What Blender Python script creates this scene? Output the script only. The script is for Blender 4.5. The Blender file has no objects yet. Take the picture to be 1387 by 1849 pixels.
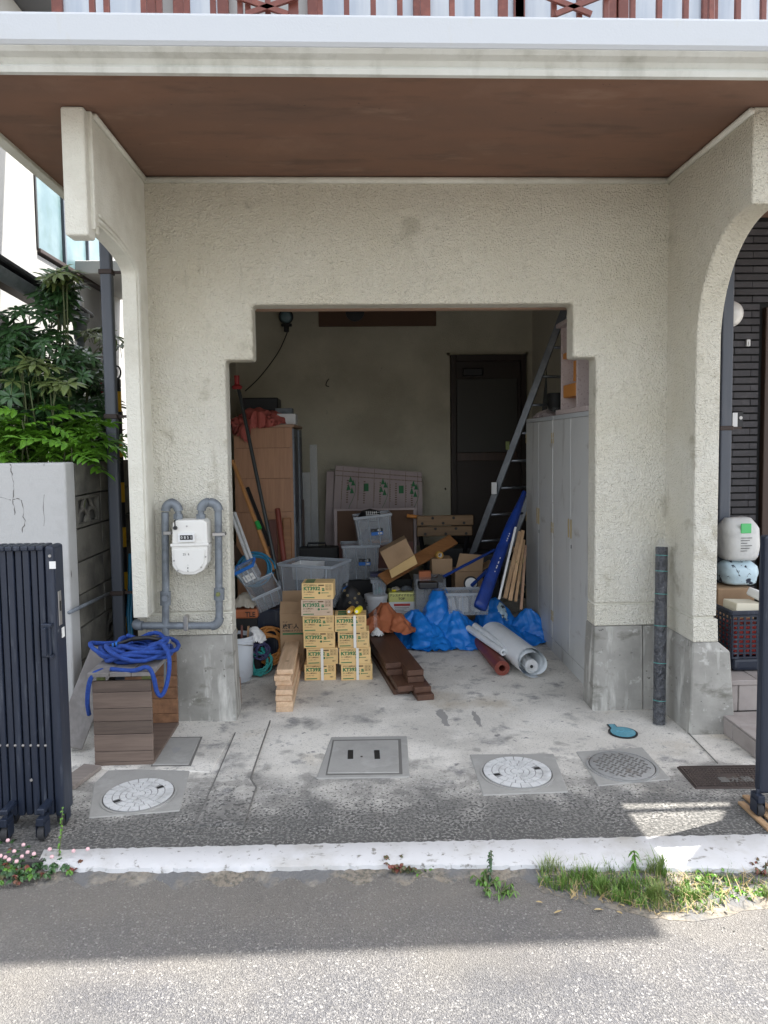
import bpy, math, random
import numpy as np
from mathutils import Vector, Matrix, noise, Euler
random.seed(7)
sc = bpy.context.scene
C = bpy.data.collections.new('scene'); sc.collection.children.link(C)

# ---------------------------------------------------------------- camera
PW, PH, FPX = 1387, 1849, 1300.0
YAW, PITCH, ROLL = 0.0392, 0.0637, -0.0125
PCY = 882.6      # row of the principal point (the photograph is cropped off-centre)
CAM = Vector((0, 0, 1.6))
RM = Matrix.Rotation(-YAW, 3, 'Z') @ Matrix.Rotation(math.pi/2-PITCH, 3, 'X') @ Matrix.Rotation(ROLL, 3, 'Z')
cd = bpy.data.cameras.new('camera'); co = bpy.data.objects.new('camera', cd); C.objects.link(co)
cd.sensor_fit = 'VERTICAL'; cd.sensor_height = 36; cd.sensor_width = 27
cd.lens = 36*FPX/PH; cd.shift_y = (PCY-PH/2)/PH; cd.clip_start = .05; cd.clip_end = 500
co.matrix_world = Matrix.Translation(CAM) @ RM.to_4x4()
sc.camera = co
# ---------------------------------------------------------------- light
SUN = Vector((0.50, 0.175, 1.0)).normalized()
w = bpy.data.worlds.new('World'); sc.world = w; w.use_nodes = True
nt = w.node_tree
sky = nt.nodes.new('ShaderNodeTexSky'); sky.sky_type = 'NISHITA'; sky.sun_disc = False
sky.sun_elevation = math.asin(SUN.z); sky.sun_rotation = math.atan2(SUN.x, SUN.y)
sky.air_density = 1.0; sky.dust_density = 2.5; sky.ozone_density = 1.0
nt.nodes['Background'].inputs[1].default_value = 0.15
hsv = nt.nodes.new('ShaderNodeHueSaturation'); hsv.inputs['Saturation'].default_value = .34; nt.links.new(sky.outputs[0], hsv.inputs['Color']); nt.links.new(hsv.outputs[0], nt.nodes['Background'].inputs[0])
sl = bpy.data.lights.new('sun', 'SUN'); sl.energy = 3.9; sl.angle = math.radians(.45); sl.color = (1, .95, .88)
so = bpy.data.objects.new('sun', sl); C.objects.link(so)
so.rotation_euler = SUN.to_track_quat('Z', 'Y').to_euler(); so.location = (3, 3, 9)
sc.view_settings.view_transform = 'Standard'; sc.view_settings.look = 'None'
sc.view_settings.gamma = 1; sc.view_settings.use_curve_mapping = False
sc.view_settings.exposure = 1.82
sc.cycles.max_bounces = 10; sc.cycles.diffuse_bounces = 6; sc.cycles.transparent_max_bounces = 16

# ---------------------------------------------------------------- photo -> world rays
def ray(px, py):
    return (RM @ Vector(((px-PW/2)/FPX, -(py-PCY)/FPX, -1))).normalized()
def at(px, py, Y):
    d = ray(px, py); return CAM + d*(Y/d.y)
def gr(px, py, z=0.0):
    d = ray(px, py); return CAM + d*((z-CAM.z)/d.z)
def atx(px, py, X):
    d = ray(px, py); return CAM + d*(X/d.x)
YF = 4.1507; XL = -1.150; XR = 1.816; ZC = 3.092     # facade plane, wing faces, soffit height

# ---------------------------------------------------------------- materials
def _sock(n, k): return n.inputs[k]
def mat(name, base=(.5, .5, .5), rough=.6, metal=0, mix=(), bump=(), alpha=1, spec=.5, trans=0, coat=0, rand=0, emis=None, scale=(1, 1, 1), sss=0):
    """mix: list of (colour, noise scale, lo, hi, [scale vec], [kind]); bump: (kind, scale, strength, dist, [vec])"""
    m = bpy.data.materials.new(name); m.use_nodes = True
    t = m.node_tree; N = t.nodes; L = t.links; b = N['Principled BSDF']
    b.inputs['Roughness'].default_value = rough; b.inputs['Metallic'].default_value = metal
    b.inputs['Specular IOR Level'].default_value = spec; b.inputs['Alpha'].default_value = alpha
    b.inputs['Transmission Weight'].default_value = trans; b.inputs['Coat Weight'].default_value = coat
    if sss: b.inputs['Subsurface Weight'].default_value = sss; b.inputs['Subsurface Radius'].default_value = (.02, .02, .02)
    if emis: b.inputs['Emission Color'].default_value = (*emis[0], 1); b.inputs['Emission Strength'].default_value = emis[1]
    tc = N.new('ShaderNodeTexCoord'); oi = N.new('ShaderNodeObjectInfo')
    ad = N.new('ShaderNodeVectorMath'); ad.operation = 'MULTIPLY_ADD'
    cb = N.new('ShaderNodeCombineXYZ')
    for i in range(3): L.new(oi.outputs['Random'], cb.inputs[i])
    L.new(cb.outputs[0], ad.inputs[0]); ad.inputs[1].default_value = (13.7, 7.3, 5.1) if rand else (0, 0, 0); L.new(tc.outputs['Object'], ad.inputs[2])
    def vec(v):
        mp = N.new('ShaderNodeMapping'); mp.inputs['Scale'].default_value = v; L.new(ad.outputs[0], mp.inputs[0]); return mp.outputs[0]
    col = None
    rgb = N.new('ShaderNodeRGB'); rgb.outputs[0].default_value = (*base, 1); col = rgb.outputs[0]
    for it in mix:
        c, s, lo, hi = it[:4]; v = it[4] if len(it) > 4 and it[4] else (1, 1, 1); kind = it[5] if len(it) > 5 else 'n'
        if kind == 'n':
            n = N.new('ShaderNodeTexNoise'); n.inputs['Scale'].default_value = s; n.inputs['Detail'].default_value = 6; n.inputs['Roughness'].default_value = .6; o = n.outputs[0]
        elif kind == 'v':
            n = N.new('ShaderNodeTexVoronoi'); n.inputs['Scale'].default_value = s; o = n.outputs['Color']
            sp = N.new('ShaderNodeSeparateColor'); L.new(o, sp.inputs[0]); o = sp.outputs[0]
        elif kind == 'vd':
            n = N.new('ShaderNodeTexVoronoi'); n.inputs['Scale'].default_value = s; o = n.outputs['Distance']
        elif kind == 've':
            n = N.new('ShaderNodeTexVoronoi'); n.feature = 'DISTANCE_TO_EDGE'; n.inputs['Scale'].default_value = s; o = n.outputs['Distance']
        elif kind in ('gx', 'gy', 'gz'):
            n = N.new('ShaderNodeSeparateXYZ'); o = n.outputs['xyz'.index(kind[1])]
            ns = N.new('ShaderNodeTexNoise'); ns.inputs['Scale'].default_value = s; ns.inputs['Detail'].default_value = 7; L.new(vec(v), ns.inputs['Vector'])
            ma = N.new('ShaderNodeMath'); ma.operation = 'MULTIPLY_ADD'; L.new(ns.outputs[0], ma.inputs[0]); ma.inputs[1].default_value = it[6] if len(it) > 6 else .3
            L.new(ad.outputs[0], n.inputs[0]); L.new(o, ma.inputs[2]); o = ma.outputs[0]
        elif kind == 'w':
            n = N.new('ShaderNodeTexWave'); n.inputs['Scale'].default_value = s; n.inputs['Distortion'].default_value = 6; n.inputs['Detail'].default_value = 3; n.inputs['Detail Scale'].default_value = 1.2; o = n.outputs[0]
        if kind[0] != 'g': L.new(vec(v), n.inputs['Vector'])
        mr = N.new('ShaderNodeMapRange'); mr.inputs[1].default_value = lo; mr.inputs[2].default_value = hi; L.new(o, mr.inputs[0])
        if len(it) > 7 and it[7] is not None: mr.inputs[4].default_value = it[7]
        mx = N.new('ShaderNodeMix'); mx.data_type = 'RGBA'
        L.new(mr.outputs[0], mx.inputs[0]); L.new(col, mx.inputs[6]); mx.inputs[7].default_value = (*c, 1); col = mx.outputs[2]
    if rand and rand > 0:
        hs = N.new('ShaderNodeHueSaturation'); mr = N.new('ShaderNodeMapRange'); mr.inputs[3].default_value = 1-rand*.5; mr.inputs[4].default_value = 1+rand*.5
        L.new(oi.outputs['Random'], mr.inputs[0]); L.new(mr.outputs[0], hs.inputs['Value']); L.new(col, hs.inputs['Color']); col = hs.outputs[0]
    L.new(col, b.inputs['Base Color'])
    prev = None
    for bm_ in bump:
        kind, s, st, dist = bm_[:4]; v = bm_[4] if len(bm_) > 4 else (1, 1, 1)
        if kind == 'n':
            n = N.new('ShaderNodeTexNoise'); n.inputs['Scale'].default_value = s; n.inputs['Detail'].default_value = 4; o = n.outputs[0]
        elif kind == 'w':
            n = N.new('ShaderNodeTexWave'); n.inputs['Scale'].default_value = s; o = n.outputs[0]
        else:
            n = N.new('ShaderNodeTexVoronoi'); n.inputs['Scale'].default_value = s; n.feature = 'SMOOTH_F1' if kind == 'vs' else 'F1'; o = n.outputs['Distance']
        L.new(vec(v), n.inputs['Vector'])
        bp = N.new('ShaderNodeBump'); bp.inputs['Strength'].default_value = st; bp.inputs['Distance'].default_value = dist
        L.new(o, bp.inputs['Height'])
        if prev: L.new(prev, bp.inputs['Normal'])
        prev = bp.outputs[0]
    if prev: L.new(prev, b.inputs['Normal'])
    return m
def wood(name, base, dark, rough=.6, axis='y', s=1.0, rand=.25, contrast=1.0):
    v = {'y': (22*s, 1.6*s, 22*s), 'x': (1.6*s, 22*s, 22*s), 'z': (22*s, 22*s, 1.6*s)}[axis]
    v2 = tuple(a*4 for a in v)
    k = .5
    return mat(name, base, rough, mix=[(dark, 1.0, .5-.1/contrast, .75, v), (tuple(a*.75 for a in base), 1.0, .45, .8, v2)], bump=[('n', 1.0, .25, .002, v2)], rand=rand)
M = {}
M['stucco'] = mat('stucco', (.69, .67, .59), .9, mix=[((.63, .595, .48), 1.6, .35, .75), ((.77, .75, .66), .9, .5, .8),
    ((.50, .45, .33), 2.2, 1.95, 2.75, (1, 1, 1), 'gz', .75, .50), ((.34, .31, .24), 110, .62, .80, None, 'n', None, .5), ((.42, .39, .31), 7, .60, .74, (2.2, 2.2, .35), 'n', None, .6), ((.46, .43, .34), 4.5, .60, .70)],  # height term darkens the upper wall: dirt plus painted shade
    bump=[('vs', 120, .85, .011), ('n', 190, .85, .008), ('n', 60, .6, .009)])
M['stucco_fine'] = mat('stucco_fine', (.70, .685, .60), .9, mix=[((.52, .495, .41), 3, .45, .8)], bump=[('n', 150, .8, .006), ('n', 60, .6, .008)])
M['painted_band'] = mat('painted_band', (.53, .555, .58), .75, mix=[((.50, .515, .52), 2.0, .55, .85, (1, 1, 5)), ((.52, .52, .48), 5, .62, .85, (2, 2, .5))], bump=[('n', 130, .2, .003), ('n', 12, .15, .006)])
M['band_lower'] = mat('band_lower', (.60, .60, .55), .8, mix=[((.40, .40, .35), 3.5, .48, .8, (3, 3, .6)), ((.68, .69, .65), 3, .5, .8)], bump=[('n', 150, .4, .004)])
M['soffit'] = mat('soffit', (.20, .105, .066), .85, mix=[((.155, .09, .062), 1.3, .4, .75, (1, 2.5, 1)), ((.24, .14, .095), 3.0, .55, .85), ((.10, .062, .045), 5, .54, .70, (.5, 2, 1), 'n', None, .6), ((.27, .17, .12), 1.7, .60, .68, (1, 3, 1), 'n', None, .5), ((.07, .045, .035), 40, .68, .74)], bump=[('n', 350, .35, .002)])
M['concrete'] = mat('concrete', (.37, .36, .33), .88, mix=[((.22, .215, .195), 2.6, .42, .66), ((.55, .54, .50), 5, .53, .68, (3, 3, .5)), ((.17, .165, .14), 6, .58, .72, (1, 1, 2)), ((.10, .095, .085), 38, .66, .70), ((.50, .49, .46), 16, .62, .70)], bump=[('n', 60, .3, .004), ('n', 8, .2, .01)])
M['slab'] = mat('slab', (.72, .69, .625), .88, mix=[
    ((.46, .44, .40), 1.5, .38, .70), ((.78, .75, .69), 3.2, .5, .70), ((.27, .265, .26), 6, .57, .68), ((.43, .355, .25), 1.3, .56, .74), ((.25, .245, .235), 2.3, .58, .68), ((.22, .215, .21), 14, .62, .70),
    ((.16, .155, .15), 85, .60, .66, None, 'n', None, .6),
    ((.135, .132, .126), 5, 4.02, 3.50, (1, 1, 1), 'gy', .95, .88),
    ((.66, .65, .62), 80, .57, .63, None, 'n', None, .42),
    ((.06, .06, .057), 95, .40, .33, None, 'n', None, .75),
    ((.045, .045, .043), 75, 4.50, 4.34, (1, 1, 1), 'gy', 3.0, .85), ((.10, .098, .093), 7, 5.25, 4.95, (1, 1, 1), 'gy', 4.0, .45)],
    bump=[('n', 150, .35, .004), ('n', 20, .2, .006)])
M['asphalt'] = mat('asphalt', (.108, .108, .115), .9, mix=[
    ((.205, .20, .195), 215, .35, 1.0, None, 'v'), ((.44, .43, .41), 170, .93, .97, None, 'v', None, .7), ((.045, .045, .048), 130, .40, .32, None, 'n', None, .8), ((.075, .077, .086), .75, .50, .60, (1, 1.8, 1), 'n', None, .55), ((.22, .21, .19), 1.1, .56, .72, None, 'n', None, .5), ((.05, .05, .05), 9, .66, .72, None, 'n', None, .5),
    ((.205, .195, .175), 1.3, .50, .75, None, 'n', None, .6), ((.05, .05, .052), 150, .50, .68, None, 'vd', None, .45),
    ((.21, .19, .16), 4, 2.25, 2.75, (1, 1, 1), 'gy', .5, .6)],
    bump=[('v', 215, .8, .006), ('n', 300, .6, .004)])
M['curb'] = mat('curb_paint', (.56, .56, .565), .7, mix=[((.47, .465, .45), 6, .5, .8), ((.22, .21, .19), 28, .60, .68), ((.38, .365, .33), 2.6, .52, .72), ((.25, .24, .22), 9, .63, .70, (1, 3, 1)), ((.12, .115, .10), 60, .68, .72)], bump=[('n', 90, .35, .004), ('n', 14, .3, .006)])
M['dark_metal'] = mat('dark_metal', (.012, .018, .034), .42, .0, mix=[((.024, .033, .055), 5, .5, .85, (8, 8, .7)), ((.10, .115, .14), 30, .68, .80), ((.06, .07, .09), 14, .58, .72, (3, 3, .3))], bump=[('n', 200, .05, .001)])
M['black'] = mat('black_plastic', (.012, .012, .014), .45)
M['rubber'] = mat('rubber', (.03, .03, .032), .8)
M['steel'] = mat('steel', (.42, .41, .40), .4, .8, mix=[((.25, .2, .16), 20, .6, .8)])
M['alu'] = mat('aluminium', (.20, .215, .24), .38, .85, mix=[((.30, .32, .34), 12, .5, .8)])
M['pipe_grey'] = mat('galvanised_pipe', (.20, .225, .25), .55, .3, mix=[((.13, .145, .165), 18, .45, .7), ((.36, .38, .40), 30, .62, .8)], bump=[('n', 120, .15, .002)])
M['downpipe'] = mat('downpipe', (.075, .085, .105), .45, mix=[((.11, .115, .13), 4, .5, .8, (5, 5, .6))])
M['downpipe_clip'] = mat('clip_brown', (.05, .035, .03), .6, .2)
M['white_enamel'] = mat('white_enamel', (.72, .71, .67), .4, mix=[((.55, .53, .47), 14, .6, .85)], bump=[('n', 80, .05, .001)])
M['white_plastic'] = mat('white_plastic', (.74, .74, .73), .45)
M['white_dirty'] = mat('white_dirty', (.62, .63, .63), .5, mix=[((.42, .41, .38), 9, .52, .8)], rand=.05)
M['paper'] = mat('paper', (.72, .72, .70), .8)
M['yellow'] = mat('yellow', (.75, .43, .01), .45)
M['yellow2'] = mat('lemon_yellow', (.80, .66, .02), .4)
M['ochre'] = mat('ochre', (.45, .25, .05), .5)
M['ink_green'] = mat('ink_green', (.03, .16, .06), .7)
M['ink_brown'] = mat('ink_brown', (.12, .07, .03), .7)
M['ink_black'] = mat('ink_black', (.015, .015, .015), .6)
M['ink_red'] = mat('ink_red', (.45, .04, .03), .6)
M['ink_blue'] = mat('ink_blue', (.02, .16, .55), .5)
M['card'] = mat('cardboard', (.70, .49, .225), .85, mix=[((.60, .41, .18), 5, .45, .75)], bump=[('n', 40, .1, .002)], rand=.14)
M['card_brown'] = mat('cardboard_brown', (.34, .225, .13), .85, mix=[((.27, .175, .10), 6, .45, .75)], bump=[('n', 30, .12, .002)], rand=.15)
M['card_pale'] = mat('cardboard_pale', (.55, .42, .31), .85, mix=[((.47, .35, .24), 5, .45, .75)])
M['tape'] = mat('strap_tape', (.72, .70, .64), .4)
M['pine'] = wood('pine', (.66, .47, .31), (.50, .32, .18), axis='y', contrast=1.3)
M['deck_brown'] = wood('stained_deck', (.105, .050, .030), (.055, .025, .015), .5, axis='y', rand=.3)
M['plank_orange'] = wood('plank_orange', (.30, .135, .05), (.18, .075, .025), .5, axis='x')
M['grey_wood'] = wood('weathered_wood', (.27, .235, .21), (.15, .125, .11), axis='x', s=.8, rand=.35, contrast=1.4)
M['grey_wood_y'] = wood('weathered_wood_y', (.25, .235, .225), (.14, .125, .115), axis='z', s=.6, rand=.2)
M['planter'] = wood('planter_wood', (.17, .125, .10), (.085, .060, .050), axis='x', s=.9, rand=.55, contrast=1.6)
M['planter_in'] = wood('planter_inside', (.22, .11, .055), (.09, .04, .02), axis='y', s=.9, rand=.45, contrast=1.4)
M['green_wood'] = mat('green_wood', (.12, .16, .05), .8, mix=[((.2, .2, .08), 9, .4, .7)])
M['tan_wood'] = wood('tan_veneer', (.40, .215, .12), (.33, .17, .095), .55, axis='z', s=.5, rand=.05)
M['beam_wood'] = wood('beam_wood', (.42, .27, .18), (.34, .2, .13), axis='x', s=.6)
M['dark_wood'] = wood('dark_wood', (.055, .030, .020), (.03, .016, .01), .5, axis='z', s=.6)
M['lath'] = wood('lath', (.45, .29, .16), (.32, .19, .1), axis='z', s=.8, rand=.4)
M['stick'] = mat('orange_handle', (.42, .20, .07), .4, mix=[((.3, .13, .045), 10, .5, .8, (1, 1, .2))])
M['bench_wood'] = wood('bench_wood', (.26, .16, .08), (.13, .08, .04), axis='x', s=.8)
M['board_red'] = mat('board_red', (.16, .065, .05), .6)
M['foam'] = mat('foam_board', (.42, .35, .34), .85, mix=[((.35, .28, .28), 3, .45, .75)])
M['locker'] = mat('locker_grey', (.56, .565, .55), .45, mix=[((.48, .485, .475), 2, .45, .75, (1, 1, .4)), ((.16, .12, .09), 40, .70, .76), ((.38, .37, .35), 9, .58, .72, (1, 1, .25)), ((.30, .27, .23), 3, .62, .78, (1, 1, 2))], bump=[('n', 3, .25, .02)])
M['locker_edge'] = mat('locker_edge', (.50, .52, .53), .45, mix=[((.25, .17, .1), 30, .66, .8)])
M['brass'] = mat('brass', (.45, .36, .20), .4, .4)
M['speckle'] = mat('speckled_board', (.52, .44, .42), .7, mix=[((.35, .25, .24), 90, .58, .66)])
M['orange_box'] = mat('orange_box', (.62, .25, .06), .5)
M['pink'] = mat('coral_cloth', (.42, .11, .09), .95, bump=[('n', 500, .3, .001)], mix=[((.34, .08, .065), 8, .4, .8)])
M['orange_cloth'] = mat('orange_cloth', (.42, .135, .055), .75, mix=[((.32, .09, .035), 12, .4, .8)], bump=[('n', 60, .25, .006), ('n', 500, .2, .001)])
M['tarp'] = mat('blue_tarp', (.010, .20, .66), .40, mix=[((.006, .15, .54), 9, .4, .8), ((.08, .22, .38), 5, .64, .82)], bump=[('n', 45, .35, .006), ('vs', 24, .35, .012)])
M['blue_bag'] = mat('navy_bag', (.005, .026, .17), .42, mix=[((.01, .055, .32), 8, .4, .8)], bump=[('n', 18, .4, .01)])
M['blue_metal'] = mat('blue_metal', (.008, .04, .22), .3)
M['hose'] = mat('blue_hose', (.014, .05, .25), .85, mix=[((.02, .08, .36), 60, .45, .7)], bump=[('n', 500, .5, .002), ('n', 200, .3, .002)])
M['cyan_hose'] = mat('cyan_hose', (.02, .17, .30), .4)
M['teal_cord'] = mat('teal_cord', (.03, .30, .27), .5)
M['orange_cord'] = mat('orange_cord', (.42, .17, .03), .5)
M['navy_cord'] = mat('navy_cord', (.03, .03, .09), .5)
M['red_roll'] = mat('red_roll', (.20, .045, .03), .45, mix=[((.14, .03, .02), 8, .4, .8)], bump=[('n', 30, .15, .003)])
M['cream_bucket'] = mat('grey_white_bucket', (.60, .64, .68), .35, mix=[((.45, .46, .48), 6, .55, .8)])
M['clear'] = mat('clear_plastic', (.46, .50, .54), .22, alpha=.30, mix=[((.5, .54, .58), 6, .4, .8)])
M['clear_rim'] = mat('clear_rim', (.50, .55, .60), .25, alpha=.50)
M['clear2'] = mat('clear_plastic_dim', (.50, .54, .58), .25, alpha=.28)
M['film'] = mat('clear_film', (.75, .78, .80), .10, alpha=.07, spec=.8, bump=[('n', 22, 1.0, .05), ('vs', 26, .9, .05)])
M['sheet_roll'] = mat('translucent_white', (.84, .87, .88), .35, alpha=.95, bump=[('n', 20, .1, .004)], mix=[((.70, .75, .78), 7, .45, .75)])
M['dark_roll'] = mat('dark_mesh_roll', (.022, .024, .032), .22, bump=[('n', 30, 1.0, .035), ('vs', 22, .8, .03)], mix=[((.16, .17, .19), 26, .62, .68, (1, 1, .6))])  # pale spots in the mix are painted glints of the film
M['glass'] = mat('window_glass', (.10, .17, .19), .3, mix=[((.22, .30, .32), 1.6, .4, .75), ((.06, .12, .10), 3, .55, .8)], spec=.35, bump=[('n', 60, .08, .002)])
M['house_white'] = mat('house_white', (.40, .40, .39), .85, mix=[((.34, .34, .33), 2, .5, .8)], bump=[('n', 100, .2, .003)])
M['house_dark'] = mat('house_dark', (.16, .15, .14), .9, bump=[('n', 60, .4, .006)], mix=[((.10, .09, .085), 3, .4, .8)])
M['wall_paint'] = mat('wall_paint', (.47, .47, .46), .85, mix=[((.37, .365, .35), 3, .5, .8), ((.10, .095, .09), 7, .655, .69, (3, 3, .6))], bump=[('n', 30, .35, .008), ('n', 120, .3, .003)])
M['block'] = mat('concrete_block', (.17, .16, .135), .95, mix=[((.25, .24, .20), 5, .48, .78), ((.05, .05, .045), 3.5, .48, .75), ((.055, .065, .03), 6, .6, .85)], bump=[('n', 120, .6, .006), ('n', 20, .4, .01)], rand=.3)
M['brick'] = mat('dark_brick', (.055, .052, .056), .7, mix=[((.085, .08, .085), 20, .5, .8)], bump=[('n', 90, .5, .005)], rand=.35)
M['mortar'] = mat('mortar', (.02, .02, .02), .95)
M['tile'] = mat('step_tile', (.33, .295, .275), .75, mix=[((.25, .22, .205), 8, .45, .75), ((.15, .13, .12), 220, .64, .7)], bump=[('n', 200, .3, .002)], rand=.12)
M['iron'] = mat('cast_iron', (.075, .058, .052), .65, .3, mix=[((.12, .09, .075), 20, .5, .8)], bump=[('n', 200, .3, .002)])
M['lid_white'] = mat('resin_lid', (.62, .625, .62), .65, mix=[((.38, .38, .37), 12, .5, .8), ((.25, .25, .245), 60, .62, .72)], bump=[('n', 120, .2, .002)])
M['lid_steel'] = mat('checker_plate', (.36, .36, .355), .5, .25, mix=[((.16, .095, .055), 7, .60, .70), ((.25, .25, .245), 30, .5, .75)])
M['door_dark'] = mat('door_dark', (.022, .014, .010), .6)
M['lid_groove'] = mat('lid_groove', (.30, .30, .295), .9)
M['collar'] = mat('collar_concrete', (.33, .325, .305), .9, mix=[((.27, .265, .25), 9, .45, .75), ((.46, .45, .43), 5, .55, .8)], bump=[('n', 120, .4, .004)])
M['seam'] = mat('seam_dirt', (.15, .145, .135), .95)
M['stain'] = mat('dark_water_stain', (.32, .31, .295), .8)
M['valve_blue'] = mat('valve_blue', (.10, .30, .38), .6, mix=[((.16, .38, .46), 30, .5, .75)], bump=[('n', 100, .3, .002)])
M['leaf'] = mat('leaf_dark', (.036, .092, .030), .30, mix=[((.065, .14, .045), 30, .45, .75)], rand=.7)
M['leaf_bright'] = mat('leaf_bright', (.11, .26, .022), .38, mix=[((.05, .14, .02), 20, .45, .75)], rand=.5)
M['leaf_olive'] = mat('leaf_olive', (.13, .17, .05), .4, mix=[((.08, .12, .035), 20, .45, .75)], rand=.5)
M['stem'] = mat('stem', (.10, .12, .05), .7)
M['bark'] = mat('bark', (.10, .085, .06), .9, bump=[('n', 40, .5, .006)])
M['grass'] = mat('grass_blade', (.12, .22, .035), .5, mix=[((.33, .33, .12), 7, .50, .74), ((.06, .125, .022), 25, .5, .8)])
M['dry'] = mat('dry_grass', (.42, .33, .17), .8, mix=[((.3, .22, .1), 15, .4, .7)])
M['red_leaf'] = mat('red_leaf', (.20, .055, .04), .5, mix=[((.06, .08, .03), 30, .45, .6)])
M['pink_flower'] = mat('pink_flower', (.75, .48, .50), .7)
M['red_flower'] = mat('red_flower', (.60, .05, .04), .6)
M['soil'] = mat('soil', (.22, .19, .15), .95, mix=[((.10, .095, .08), 60, .45, .62), ((.33, .30, .25), 14, .5, .75), ((.14, .14, .14), 5, .45, .6)], bump=[('n', 80, .8, .01)])
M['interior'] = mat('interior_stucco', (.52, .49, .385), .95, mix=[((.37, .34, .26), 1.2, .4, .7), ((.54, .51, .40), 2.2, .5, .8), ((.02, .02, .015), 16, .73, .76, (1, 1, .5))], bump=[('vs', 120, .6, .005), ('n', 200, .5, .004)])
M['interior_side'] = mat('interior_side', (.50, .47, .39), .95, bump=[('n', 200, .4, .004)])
M['brown_patch'] = mat('brown_patch', (.12, .07, .045), .9, bump=[('n', 150, .4, .004)])
M['door_panel'] = mat('door_panel', (.038, .036, .03), .6)
M['rail_brown'] = mat('rail_brown', (.17, .05, .035), .4, mix=[((.28, .09, .06), 20, .5, .8)])
M['curtain'] = mat('curtain_glass', (.42, .48, .56), .15, mix=[((.60, .64, .68), 2.2, .35, .65, (4, 1, .3))])
M['cream'] = mat('cream', (.62, .58, .46), .6)
M['glove'] = mat('glove_fabric', (.45, .41, .34), .95, bump=[('n', 200, .4, .002)])
M['green'] = mat('green_plastic', (.02, .30, .06), .4)
M['can'] = mat('paint_can', (.62, .62, .22), .35, .2)
M['red_plastic'] = mat('red_plastic', (.30, .02, .02), .5)
M['dark_tube'] = mat('dark_tube', (.04, .045, .045), .45, .3)
M['globe'] = mat('lamp_globe', (.75, .74, .70), .3)
M['sack'] = mat('sack', (.60, .60, .58), .55, mix=[((.45, .45, .44), 12, .5, .8)], bump=[('n', 35, .4, .008)])
M['sack_green'] = mat('sack_green', (.10, .50, .17), .5)
M['cow_print'] = mat('printed_sack', (.52, .66, .72), .5, mix=[((.02, .03, .05), 26, .56, .60)], bump=[('n', 30, .4, .01)])
M['rock'] = mat('rubble', (.22, .21, .19), .95, bump=[('n', 90, .5, .006)])
M['earth'] = mat('ground_earth', (.18, .165, .14), .95)
M['roof'] = mat('roof_tile', (.06, .062, .07), .5)

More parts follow.
